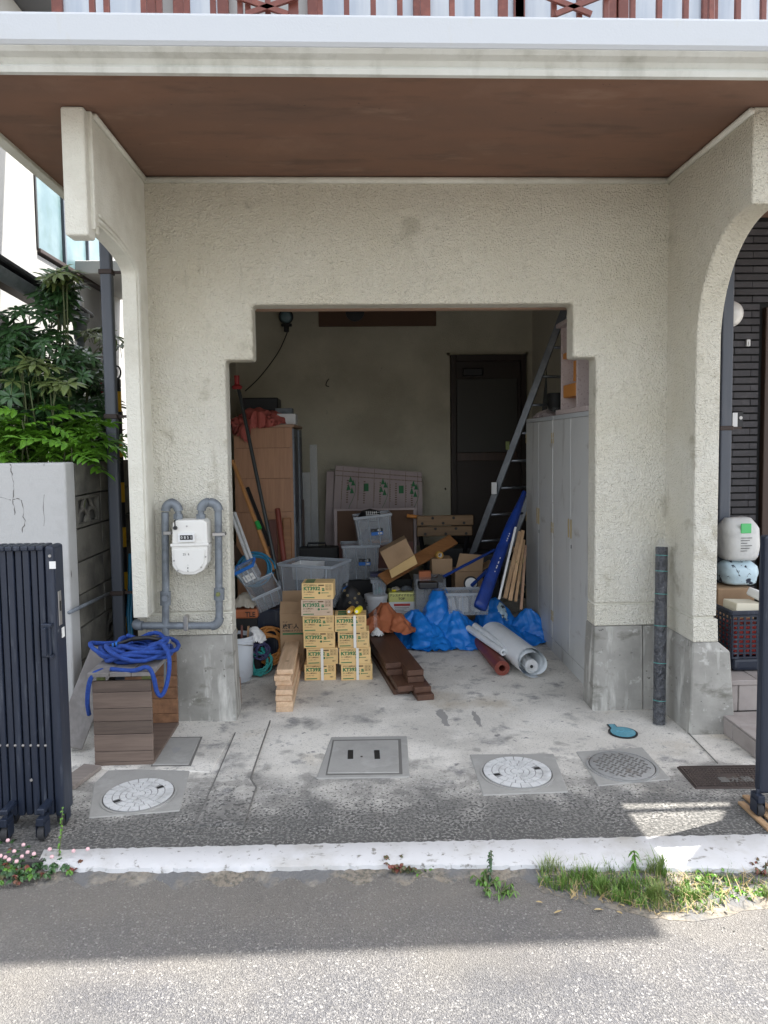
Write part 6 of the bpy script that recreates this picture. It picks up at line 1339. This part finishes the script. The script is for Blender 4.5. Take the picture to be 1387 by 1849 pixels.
solo('green_fittings', move(crumple(.045, .04, .05, .8, 14, 40, 31), (at(685, 1074, 6.0).x, 6.05, zt+.01)), 'teal_cord', 'green fittings inside the small clear tub', 'fittings', smooth=True)
fb('blue_lid', (669, 1036), (704, 1041), 6.15, .12, 'navy_cord', 'thin dark blue lid held behind the small clear tub', 'lid')  # thin dark blue lid
# paint can
x0, y0, z0, x1, y1, z1 = fbx(702, 1070, 749, 1125, 6.05, .2); t = thing('paint_can', 'yellow square paint can with a Japanese label beside the blue tarp', 'paint can', ((x0+x1)/2, 6.15, 0))
part('can_body', MB().box(x0, 6.05, 0.0, x1, 6.26, z1), 'can', t, bevel=.008, seg=2)
part('can_label', MB().box(x0+.002, 6.0475, .12, x1-.002, 6.0495, z1-.045-.035), 'paper', t)
g = MB(); put_text(g, 'アレスダイナミック', .0245, (x0+.008, 6.0480, z1-.032), (1, 0, 0), (0, 0, 1), .0006, .98); put_text(g, 'TOP', .028, ((x0+x1)/2-.028, 6.0480, z1-.062), (1, 0, 0), (0, 0, 1), .0008, 1.0); part('lettering', g, 'ink_black', t)
part('red_band', MB().box(x0+.045, 6.0455, z1-.115, x1-.04, 6.047, z1-.095), 'ink_red', t)
g = MB()
for k in range(6): g.box(x0+.05, 6.0455, z1-.13-k*.012, x1-.05-(k % 3)*.02, 6.047, z1-.127-k*.012)
part('printed_lines', g, 'ink_brown', t, stuff=True); part('spout', MB().lathe([(.02, 0), (.02, .015), (0, .015)], (x0+.05, 6.12, z1), 12), 'yellow2', t)
for i, (px, py, r) in enumerate(((715, 1063, .028), (735, 1061, .035))): a = at(px, py, 6.1); solo('paint_rag', move(crumple(r*1.6, r*1.5, r, .75, 16, 40, 40+i), (a.x, 6.15, z1+.002)), ['glove', 'pipe_grey'][i], ['beige rag on top of the paint can', 'grey rag on top of the paint can'][i], 'rag', smooth=True)
# dark clutter boxes filling the middle
fb('storage_box', (751, 1046), (806, 1078), 5.8, .25, 'clear2', 'low smoky plastic box behind the blue tarp', 'box', z0=.0, bevel=.006)
fb('black_grinder', (756, 1052), (792, 1064), 5.7, .1, 'black', 'black power tool on the smoky box', 'power tool', bevel=.012, seg=2)
fb('orange_cloth_strip', (757, 1032), (778, 1048), 5.9, .05, 'orange_cloth', 'orange woven strip sticking out behind the smoky box', 'strip')
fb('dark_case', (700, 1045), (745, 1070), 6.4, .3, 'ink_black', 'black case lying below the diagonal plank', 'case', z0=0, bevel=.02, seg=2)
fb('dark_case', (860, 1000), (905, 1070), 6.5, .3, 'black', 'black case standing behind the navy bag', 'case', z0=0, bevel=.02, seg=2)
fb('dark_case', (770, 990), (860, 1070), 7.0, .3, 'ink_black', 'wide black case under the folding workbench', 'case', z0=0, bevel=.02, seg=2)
c3 = at(846, 1100, 5.6); crate('clear tub of white packets between the tarp and the navy bag', (c3.x, 5.7, max(.0, c3.z-.05)), (.34, .22, .18), E_((0, 0, 0)), m='clear', name='clear_crate')
for i, (px, w_) in enumerate(((815, .05), (835, .08), (860, .06))): a = at(px, 1090, 5.7); solo('white_packet', MB().obox((a.x, 5.7, max(.0, c3.z-.05)+.07), (w_, .1, .12), E_((0, .2*(i-1), .1))), 'paper', ['left white packet in the clear tub', 'middle white packet in the clear tub', 'right white packet in the clear tub'][i], 'packet', group='white packets in the clear tub', bevel=.01, seg=2)
solo('green_bag', move(crumple(.07, .1, .16, .8, 20, 50, 51), (at(905, 1080, 5.75).x, 5.8, .12)), 'cow_print', 'white and green plastic bag wedged behind the navy bag', 'bag', smooth=True)
# long navy umbrella-like bag
t = thing('parasol_bag', 'long navy blue fabric bag leaning against the locker edge', 'bag', at(865, 1095, 5.35)); A_, B_ = at(866, 1098, 5.35), at(947, 888, 5.9); n_ = 26; vs = []; dd = (B_-A_).normalized(); u = dd.cross(Vector((0, 1, 0))).normalized(); v_ = dd.cross(u); PT = []
pr_ = []
for i in range(n_+1):
    s = i/n_; r = .052*(1-.25*s)*(1-.55*max(0, s-.72)/.28) if s < .98 else .02
    if .50 < s < .56: r *= .85
    for k in range(20):
        a = 2*math.pi*k/20; rr = r*(1+.10*math.sin(a*3+s*5)+.06*noise.noise(Vector((math.cos(a)*2, math.sin(a)*2, s*14)))); vs.append(A_.lerp(B_, s)+u*rr*math.cos(a)+v_*rr*.7*math.sin(a))
part('bag_cloth', MB().add(vs, [(i*20+k, i*20+(k+1) % 20, (i+1)*20+(k+1) % 20, (i+1)*20+k) for i in range(n_) for k in range(20)]+[tuple(range(19, -1, -1))]), 'blue_bag', t, smooth=True)
g = MB(); 
for s in (.30, .33, .345, .37, .38, .41, .56, .575, .60, .62): g.beam(A_.lerp(B_, s)+Vector((0, -.041, 0)), A_.lerp(B_, s+.008+.006*(s*50 % 1))+Vector((0, -.041, 0)), .007, .002, (0, 1, 0))
part('printed_marks', g, 'white_plastic', t, stuff=True)
# laths between bag and lockers
LB = [((901, 1082), (931, 952), .016, 'white_plastic', 'white square rod leaning beside the navy bag'), ((912, 1080), (939, 960), .03, 'lath', 'first wooden lath right of the white rod'), ((921, 1084), (944, 958), .03, 'lath', 'second wooden lath right of the white rod'), ((931, 1086), (946, 975), .022, 'lath', 'third thin wooden lath by the locker'), ((941, 1100), (949, 985), .02, 'beam_wood', 'last wooden lath touching the locker side')]
for i, (p0, p1, w_, m, lb) in enumerate(LB): solo('leaning_rod' if i == 0 else 'wood_lath', MB().beam(at(*p0, 5.35), at(*p1, 5.62+.02*i), w_, .018, (0, -1, .2)), m, lb, 'rod' if i == 0 else 'lath', group=None if i == 0 else 'wooden laths beside the locker', bevel=.002)
solo('cross_block', MB().box(at(930, 1000, 5.6).x, 5.66, at(930, 1000, 5.6).z, at(948, 1000, 5.6).x, 5.70, at(930, 990, 5.6).z), 'lath', 'short wooden block wedged between the leaning laths', 'block')
sh = MB(); rn = random.Random(4)
for k in range(40): a = at(rn.uniform(932, 946), rn.uniform(1010, 1075), 5.5); sh.beam(a, a+Vector((rn.uniform(-.02, .02), rn.uniform(-.02, .02), rn.uniform(-.05, .06))), .005, .002)
o = solo('straw_bundle', sh, 'dry', 'tuft of dry straw hanging between the laths and the locker', 'straw', stuff=True)
# ---- KT3932 cartons: one prototype, copied
CW, CD, CH = .212, .155, .110
def make_carton(m):
    t = thing('carton', 'x', 'carton', (0, 0, 0), 'screw cartons stacked in the garage'); y = -CD/2-.0006
    part('carton_body', MB().box(-CW/2, -CD/2, 0, CW/2, CD/2, CH), m, t, bevel=.0015)
    g = MB(); put_text(g, 'KT3932', .033, (-CW/2+.012, y, CH-.047), X_, Z_, .0017, 1.04); part('lettering', g, 'ink_green', t)
    g = MB(); put_text(g, '鋼製下地用連結ねじ', .0105, (-CW/2+.012, y, CH-.017), X_, Z_, .0004); g.box(-CW/2+.112, y, CH-.019, -CW/2+.150, y+.0003, CH-.010)
    put_text(g, 'ロール連結ねじ', .0105, (-CW/2+.012, y, CH-.064), X_, Z_, .0004); put_text(g, 'ノンカーボン', .009, (-CW/2+.012, y, CH-.080), X_, Z_, .0003)
    put_text(g, 'NKT', .011, (CW/2-.040, y, CH-.092), X_, Z_, .0005)
    for i, xx in enumerate((CW/2-.052, CW/2-.030)):      # handling pictograms
        for a in (0, 1):
            z = CH-.026-.022*a
            for bx in ((xx, z, xx+.018, z+.0015), (xx, z+.0165, xx+.018, z+.018), (xx, z+.0015, xx+.0015, z+.0165), (xx+.0165, z+.0015, xx+.018, z+.0165)): g.box(bx[0], y, bx[1], bx[2], y+.0003, bx[3])
            if i == 0:
                for k in range(3): g.box(xx+.004, y, z+.003+k*.004, xx+.014, y+.0003, z+.005+k*.004)
            else: g.prism([(xx+.004, z+.006), (xx+.014, z+.006), (xx+.009, z+.015)], y, y+.0003, 'y'); g.box(xx+.008, y, z+.003, xx+.010, y+.0003, z+.006)
    part('print', g, 'ink_brown', t, stuff=True)
    g = MB(); g.box(-CW/2+.012, y, .009, -CW/2+.085, y+.0003, .0155); g.box(.030, y, CH-.042, .046, y+.0003, CH-.034); g.box(.030, y, CH-.053, .048, y+.0003, CH-.044)
    g.lathe([(.005, 0), (.008, 0), (.008, .0005), (.005, .0005), (.005, 0)], (.012, y+.0003, .044), 10, E_((math.pi/2, 0, 0))); g.box(.030, y, .042, .075, y+.0003, .046); g.box(.028, y, .039, .032, y+.0003, .049)
    part('green_print', g, 'ink_green', t, stuff=True)
    # top: flap seam, tape and green panel
    part('top_seam', MB().box(-CW/2+.002, -.002, CH, CW/2-.002, .002, CH+.0006), 'ink_brown', t)
    part('top_print', MB().box(-CW/2+.02, -CD/2+.02, CH+.0001, -CW/2+.08, -.01, CH+.0007).box(-CW/2+.02, .01, CH+.0001, -CW/2+.08, CD/2-.02, CH+.0007), 'ink_green', t, stuff=True)
    return t
cp = make_carton('card'); cpp = make_carton('card_pale')
KIDS[cp.name] = list(cp.children); KIDS[cpp.name] = list(cpp.children)
COL1 = [(578.5, 1228), (581.5, 1199), (577, 1172), (575, 1143), (572, 1113), (575, 1082)]; COL2 = [(644, 1229), (640.5, 1199), (639, 1170), (633.5, 1140)]
CY = gr(580, 1228.5).y; used = set(); L1 = ['bottom carton of the left screw carton column', 'second carton from the floor in the left column', 'third carton from the floor in the left column', 'fourth carton from the floor in the left column', 'pale carton just below the top of the left column', 'topmost carton of the left column standing before the clear crate']
L2 = ['bottom carton of the right screw carton column', 'second carton from the floor in the right column', 'third carton from the floor in the right column', 'top carton of the right column under the yellow cylinders']
topz = []
for col, LL, dy in ((COL1, L1, 0), (COL2, L2, -.01)):
    z = 0
    for i, (px, py) in enumerate(col):
        src = cpp if (LL is L1 and i == 4) else cp
        o = src if src.name not in used else copy_tree(src); used.add(src.name)
        yy = CY+CD/2+dy+random.uniform(-.006, .006); a = at(px, py, yy-CD/2); o.location = (a.x, yy, z); o.rotation_euler = (0, 0, random.uniform(-.075, .075)); o['label'] = LL[i]; z += CH+.0012
    topz.append(z)
# white strapping over the cartons
def strap(label, px, y0, za, zb, xo=0):
    a = at(px, 1150, y0); g = MB(); g.box(a.x-.009, y0-.004, za, a.x+.009, y0-.002, zb); solo('strap', g, 'tape', label, 'strap')
strap('white plastic strap round the two lowest left cartons', 581, CY-.006, .002, 2*(CH+.0012))
strap('white plastic strap round the upper right cartons', 641, CY-.018, 2*CH+.004, 4*(CH+.0012))
strap('white plastic strap round the lower right cartons', 645, CY-.018, .002, 2*CH+.003)
for i, (px, m, lb) in enumerate(((630, 'ochre', 'ochre chalk bottle lying on the right carton column'), (644, 'yellow2', 'bright yellow chalk bottle lying on the right carton column'))):
    a = at(px, 1101, CY); zb_ = topz[1]+.022; p0 = Vector((a.x, CY+.0, zb_)); p1 = p0+Vector((.03, .11, 0)); t = thing('chalk_bottle', lb, 'bottle', (a.x, CY+.05, topz[1]))
    part('bottle', MB().tube([p0, p0.lerp(p1, .1), p0.lerp(p1, .75), p1], [.017, .022, .022, .012], 16), m, t, smooth=True, auto=50); part('bottle_end', MB().tube([p0+Vector((0, -.004, 0)), p0+Vector((0, .004, 0))], .009, 12), 'paper', t)
solo('clear_sleeve', MB().box(at(675, 1120, CY+.1).x, CY+.02, 3*CH, at(681, 1120, CY+.1).x, CY+.17, 4*CH), 'film', 'clear plastic sleeve against the right carton column', 'sleeve')
# brown open box with printing behind the pale lumber
x0, y0, z0, x1, y1, z1 = fbx(506, 1108, 549, 1192, 5.0, .25); t = thing('tall_carton', 'tall open brown carton with Japanese printing left of the screw cartons', 'cardboard box', ((x0+x1)/2, 5.1, 0))
zz = at(520, 1108, 5.0).z
part('box_body', MB().box(x0, 5.0, 0, x1, 5.2, zz), 'card_brown', t, bevel=.003); part('flap', MB().add([(x0, 5.0, zz), (x1, 5.0, zz), (x1, 5.01, zz+.08), (x0+.005, 5.01, zz+.085)], [(0, 1, 2, 3)]), 'card_brown', t)
part('flap', MB().add([(x0, 5.199, zz), (x1, 5.199, zz), (x1, 5.21, zz+.12), (x0, 5.21, zz+.12)], [(0, 1, 2, 3)]), 'card_brown', t)
g = MB(); put_text(g, '床職人', .038, (x0+.018, 4.9992, zz-.105), X_, Z_, .001); put_text(g, 'KU928C-X アプリパック', .016, (x0+.018, 4.9992, zz-.128), X_, Z_, .0004); put_text(g, 'ボンド', .012, (x0+.018, 4.9992, zz-.065), X_, Z_, .0004); part('lettering', g, 'ink_black', t)
part('green_band', MB().box(x0+.018, 4.9985, zz-.150, x1-.005, 4.9995, zz-.138), 'ink_green', t)
# ---- pale lumber: seven boards
A0 = gr(513, 1288); A1 = gr(537, 1188); dl_ = (A1-A0); dl_.z = 0; Ln = .95; dn = dl_.normalized()
PB = [(513, 1288, 'lowest pale board of the short stack left of the cartons', 0), (514, 1277, 'second pale board from the floor', .0), (512, 1268, 'third pale board from the floor', .01), (511.5, 1256, 'fourth pale board from the floor', .03), (509, 1199, 'fifth pale board, set back in the stack', .12), (508, 1190, 'sixth pale board just under the top one', .11), (511, 1182, 'top pale board with a dark knot', .14)]
th = .0305
for i, (px, py, lb, back) in enumerate(PB):
    z = i*(th+.0008); xo = (0, .002, -.003, -.002, -.012, -.018, -.004)[i]
    s = Vector((A0.x+xo, A0.y+.02, z))+dn*back*.9; e = s+dn*(Ln-back*.3)
    solo('pale_board', MB().beam(s+Vector((0, 0, th/2)), e+Vector((random.uniform(-.01, .01), 0, th/2)), .100, th), 'pine', lb+(' of the stack left of the cartons' if i in (1, 2, 3) else ''), 'board', group='pale boards in the short stack', bevel=.002)
top = Vector((A0.x-.004, A0.y+.02, 7*(th+.0008)))+dn*.30
solo('knot_mark', MB().lathe([(0, 0), (.008, 0), (.007, .0006), (0, .0007)], top, 10, sx=1.6, sy=.7), 'ink_brown', 'dark knot in the top pale board', 'knot')
# stained dark boards, two stacks
bt_ = .036; Bf = gr(769, 1265); Bb = gr(690, 1122, .148); db = (Bb-Bf); db.z = 0; Lb = db.length; db.normalize(); sd = Vector((db.y, -db.x, 0))
RB = [(0, 0, 0, 'lowest dark board of the right-hand stained stack'), (0, -.008, .04, 'second dark board of the right-hand stained stack'), (0, -.03, .13, 'third dark board of the right-hand stained stack'), (0, -.028, .15, 'top dark board of the right-hand stained stack'),
      (1, .0, .14, 'lowest dark board of the left-hand stained stack'), (1, .015, .08, 'second dark board of the left-hand stack sticking out towards the drive'), (1, -.01, .30, 'third dark board of the left-hand stained stack'), (1, -.012, .33, 'top dark board of the left-hand stack under the orange cloth')]
cnt = [0, 0]
for c, off, back, lb in RB:
    z = cnt[c]*(bt_+.001)+bt_/2; cnt[c] += 1; s = Bf+Vector((0, .0, 0))+db*back+sd*(off if c == 0 else -.122+off); s.z = z; e = s+db*(Lb-back+.05); e.z = z
    if s.y > e.y: s, e = e, s
    solo('dark_board', MB().beam(s, e, .108, bt_), 'deck_brown', lb, 'board', group='dark stained boards', bevel=.003)
zl = 4*(bt_+.001)
# orange cloth, paper ball on the dark boards
oc = at(695, 1108, Bb.y-.22); oct_ = thing('orange_cloth', 'crumpled rust orange cloth lying on the dark boards', 'cloth', (oc.x, Bb.y-.22, zl))
for mb in drape([(.0, .02, .20, .15, .16, 3, .07, .3, 1.4), (.09, -.06, .13, .13, .14, 3, .06, 1.2, 1.3), (-.07, -.05, .12, .14, .14, 4, .06, 2.0, 1.3)], 13, 90, 26, .010): part('cloth_fold', move(mb, (oc.x, Bb.y-.22, zl+.001)), 'orange_cloth', oct_, smooth=True, auto=50)
oc2 = at(681, 1132, 5.35); solo('paper_ball', move(crumple(.046, .042, .055, .75, 40, 50, 23, rough=1.5, cr=.7, amp=.9), (oc2.x, 5.35, zl+.001)), 'paper', 'crumpled white paper on the left dark boards', 'paper', smooth=True)
# ---- blue tarps
tc_ = gr(803, 1172); 
def tarp(label, c, lobes, seed, cr_):
    t = thing('blue_tarp', label, 'tarp', (c.x, c.y, 0))
    for k, mb in enumerate(drape(lobes, seed, crease=cr_)): part('tarp_fold', move(mb, (c.x, c.y, 0)), 'tarp', t, smooth=True, auto=38)
tarp('crumpled bright blue tarp heaped in the middle of the floor', Vector((tc_.x, tc_.y+.20, 0)), [
    (.0, .12, .41, .22, .19, 3, .12, .3, 2.6), (-.20, .02, .26, .22, .22, 3, .09, 1.0, 1.4), (.10, -.04, .27, .24, .21, 3, .10, 2.0, 1.3), (-.05, -.12, .09, .27, .12, 4, .06, .1, 1.5), (.28, -.05, .13, .16, .20, 3, .07, .5, 1.5), (-.09, -.03, .17, .22, .2, 4, .08, 1.7, 1.2)], 2, .011)
tarp('smaller blue tarp mound against the grey locker behind the rolls', Vector((gr(930, 1165).x, gr(930, 1165).y+.20, 0)), [
    (-.10, .12, .31, .24, .20, 3, .10, .4, 1.3), (.15, -.02, .25, .13, .18, 3, .08, 1.2, 1.0), (.0, .0, .12, .26, .2, 4, .08, 2.2, 1.2)], 6, .010)
# ---- rolls
def roll(name, label, p0, p1, R, r, m, cat='roll', spiral=False, core=None):
    p0, p1 = Vector(p0), Vector(p1); d = (p1-p0).normalized(); t = thing(name, label, cat, (p0+p1)/2-Vector((0, 0, R))); x = d.cross(Vector((0, 0, 1))).normalized(); y = d.cross(x)
    vs = []; n = 26; nl = 3 if spiral else 1; tot = int(n*(2.3 if spiral else 1))
    if spiral:
        for e, p in enumerate((p0, p1)):
            for k in range(tot+1):
                a = 2*math.pi*k/n+1.2; rr = (R*1.0-(R-r)*.55*(k/tot))*(1+.08*math.sin(a*2+e)) ; vs.append(p+x*rr*math.cos(a)+y*rr*math.sin(a)*.93-d*(.02*math.sin(k*.35) if e == 0 else 0))
        part('sheet', MB().add(vs, [(k, k+1, tot+1+k+1, tot+1+k) for k in range(tot)]), m, t, smooth=True)
        part('inner_roll', MB().tube([p0+d*.02-y*(-R*.3), p1-y*(-R*.3)], R*.42, 20), 'white_dirty', t, smooth=True, auto=50)
        part('core', MB().tube([p0+d*.016-y*(-R*.3), p0+d*.03-y*(-R*.3)], R*.1, 12), 'ink_black', t)
    else:
        P = []
        for e, p in enumerate((p0, p1)):
            for rr in (R, r):
                for k in range(n): a = 2*math.pi*k/n; vs.append(p+x*rr*math.cos(a)+y*rr*math.sin(a))
        fs = []
        for k in range(n): j = (k+1) % n; fs += [(k, j, 2*n+j, 2*n+k), (n+k, 3*n+k, 3*n+j, n+j), (k, n+k, n+j, j), (2*n+k, 2*n+j, 3*n+j, 3*n+k)]
        part('sheet', MB().add(vs, fs), m, t, smooth=True, auto=40)
        if core: part('core', MB().tube([p0-d*.001, p0+d*.05], r*1.35, 18, cap=False), core, t, smooth=True)
    return t
Rb = .112; q0 = gr(962, 1206, 0); q0 = Vector((at(962, 1178, 4.72).x, 4.72, Rb)); q1 = Vector((at(893, 1120, 5.45).x, 5.45, Rb+.01)); roll('plastic_sheet_roll', 'large translucent white sheet roll with an open curling end', q0, q1, Rb, .03, 'sheet_roll', spiral=True)
Rr = .052; q0 = Vector((at(907, 1184, 4.80).x, 4.80, Rr)); q1 = Vector((at(868, 1140, 5.45).x, 5.45, Rr)); roll('red_roll', 'dark red plastic film roll lying left of the white sheet roll', q0, q1, Rr, .022, 'red_roll', core='card')
q0 = Vector((at(909, 1160, 4.92).x, 4.92, Rr*2+.022)); q1 = Vector((at(846, 1110, 5.5).x, 5.5, .15)); roll('thin_sheet_roll', 'left one of the two thin translucent rolls on the red roll', q0, q1, .024, .012, 'sheet_roll', cat='roll')
q0 = Vector((at(921, 1163, 4.90).x, 4.90, Rr*2+.026)); q1 = Vector((at(858, 1106, 5.5).x, 5.5, .165)); roll('thin_sheet_roll', 'right one of the two thin translucent rolls beside the big roll', q0, q1, .027, .012, 'sheet_roll', cat='roll')
# ---- white bucket at the left jamb with odds and ends
b = gr(434, 1236); b = Vector((at(430, 1200, b.y+.11).x, b.y+.11, 0)); zt = at(440, 1146, b.y).z; t = thing('white_bucket', 'white plastic bucket full of odds and ends behind the left jamb', 'bucket', b)
part('bucket_body', MB().lathe([(.088, 0), (.092, .004), (.108, zt-.05), (.113, zt-.048), (.113, zt-.035), (.108, zt-.033), (.111, zt), (.107, zt), (.10, .03), (0, .03)], b, 28), 'cream_bucket', t, smooth=True, auto=35)
part('handle_wire', MB().tube([b+Vector((.113*math.cos(a), .113*math.sin(a), zt-.06-.03*math.sin(a*1.0+.5))) for a in [math.pi*1.05+math.pi*.9*k/14 for k in range(15)]], .003, 5), 'steel', t, smooth=True)
solo('bucket_filling', move(crumple(.095, .095, .04, .7, 24, 60, 61), b+Vector((0, 0, zt-.05))), 'ink_black', 'dark rubbish filling the white bucket', 'rubbish', smooth=True)
for i, (dx, dy, h, m, lb) in enumerate(((-.05, 0, .13, 'dark_wood', 'dark stick standing in the white bucket'), (.03, -.02, .09, 'board_red', 'red-brown stake standing in the white bucket'), (.06, .03, .07, 'lath', 'short light stake standing in the white bucket'))): solo('stake', MB().beam(b+Vector((dx, dy, zt-.12)), b+Vector((dx*1.2, dy, zt+h-.02)), .022, .012), m, lb, 'stake')
solo('coiled_cord', MB().tube(coil(b+Vector((-.045, .0, zt+.02)), .035, 5, .006, .01, 33, lean=E_((.9, .4, 0)).to_matrix()), .006, 6), 'dry', 'brown cord coil on top of the white bucket', 'cord', smooth=True)
w_ = at(458, 1147, 5.0); solo('white_bag', move(crumple(.085, .07, .10, .72, 50, 60, 71, rough=1.4, cr=.5, amp=1.1), (w_.x, 5.02, w_.z-.05)), 'paper', 'crumpled white plastic bag behind the white bucket', 'plastic bag', smooth=True)
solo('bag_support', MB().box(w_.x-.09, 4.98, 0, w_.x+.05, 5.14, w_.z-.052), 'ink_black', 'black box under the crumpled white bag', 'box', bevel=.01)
gl_ = at(441, 1086, 5.15); solo('work_glove', move(crumple(.095, .09, .10, .85, 22, 60, 81, rough=.7), (gl_.x, 5.2, gl_.z-.05)), 'glove', 'beige work glove on the rusty tray in the left corner', 'glove', smooth=True)
t = thing('seed_bag', 'orange printed packet under the beige glove in the left corner', 'packet', (gl_.x, 5.2, 0)); part('packet_body', MB().box(gl_.x-.09, 5.12, gl_.z-.12, gl_.x+.10, 5.28, gl_.z-.052), 'orange_cloth', t, bevel=.014, seg=2)
g = MB(); put_text(g, 'TLE', .05, (gl_.x+.01, 5.118, gl_.z-.105), X_, Z_, .001, .9); part('lettering', g, 'ink_black', t); part('packet_stand', MB().box(gl_.x-.08, 5.14, 0, gl_.x+.09, 5.27, gl_.z-.121), 'ink_black', t)
oc_ = at(486, 1138, 5.05); P = coil((oc_.x, 5.08, .0), .105, 9, .008, .012, 17, lean=E_((1.05, 0, .1)).to_matrix(), jitter=.34); P = [p+Vector((0, 0, .16)) for p in P]
solo('orange_hose', MB().tube(P, .0075, 7), 'orange_cord', 'coiled orange hose standing left of the tall brown carton', 'hose', smooth=True)
tc_2 = at(468, 1190, 4.92); P = coil((tc_2.x, 4.95, 0), .075, 8, .006, .012, 19, lean=E_((.9, -.2, 0)).to_matrix(), jitter=.36); P = [p+Vector((0, 0, .085)) for p in P]
solo('teal_cord', MB().tube(P, .0055, 6), 'teal_cord', 'coiled teal cord on the floor right of the white bucket', 'cord', smooth=True)
P = coil((tc_2.x+.01, 4.97, 0), .05, 5, .006, .012, 29, lean=E_((.9, .2, 0)).to_matrix(), jitter=.35); P = [p+Vector((0, 0, .16)) for p in P]; solo('cord_coil', MB().tube(P, .006, 6), 'navy_cord', 'dark navy cord coil hanging above the teal cord', 'cord', smooth=True)
s0 = gr(433, 1273); solo('short_stick', MB().tube([s0+Vector((0, 0, .012)), s0+Vector((-.02, .10, .14))], .012, 8), 'plank_orange', 'short brown stick leaning behind the left concrete plinth', 'stick', smooth=True, auto=50)
# ---- wrapped dark roll in the right corner
r0 = gr(1186, 1303); ry = r0.y-.03; A_ = Vector((r0.x, ry, 0)); B_ = at(1197, 988, 4.02); B_.y = 4.035; t = thing('wrapped_roll', 'dark mesh roll wrapped in clear film leaning in the right corner of the facade', 'roll', A_)
dd = (B_-A_); Rr = .034
part('mesh_roll', MB().tube([A_.lerp(B_, s) for s in [i/12 for i in range(13)]], [Rr*(1+.02*math.sin(i*2)) for i in range(13)], 20), 'dark_roll', t, smooth=True, auto=60)
vs = []; n = 24; m_ = 40
for i in range(m_+1):
    s = -.004+1.055*i/m_
    for k in range(n):
        a = 2*math.pi*k/n; rr = (Rr+.006+.006*abs(noise.noise(Vector((math.cos(a)*2.5, math.sin(a)*2.5, i*.5)))*2))*(1 if s < 1.0 else 1-(s-1)*12)
        vs.append(A_.lerp(B_, s)+Vector((rr*math.cos(a), rr*math.sin(a), 0)))
part('plastic_film', MB().add(vs, [(i*n+k, i*n+(k+1) % n, (i+1)*n+(k+1) % n, (i+1)*n+k) for i in range(m_) for k in range(n)]), 'film', t, smooth=True)
for s in (.13, .34, .55, .73, .86, .95): part('green_line', MB().tube([A_.lerp(B_, s), A_.lerp(B_, s+.003)], Rr+.0015, 20), 'teal_cord', t)
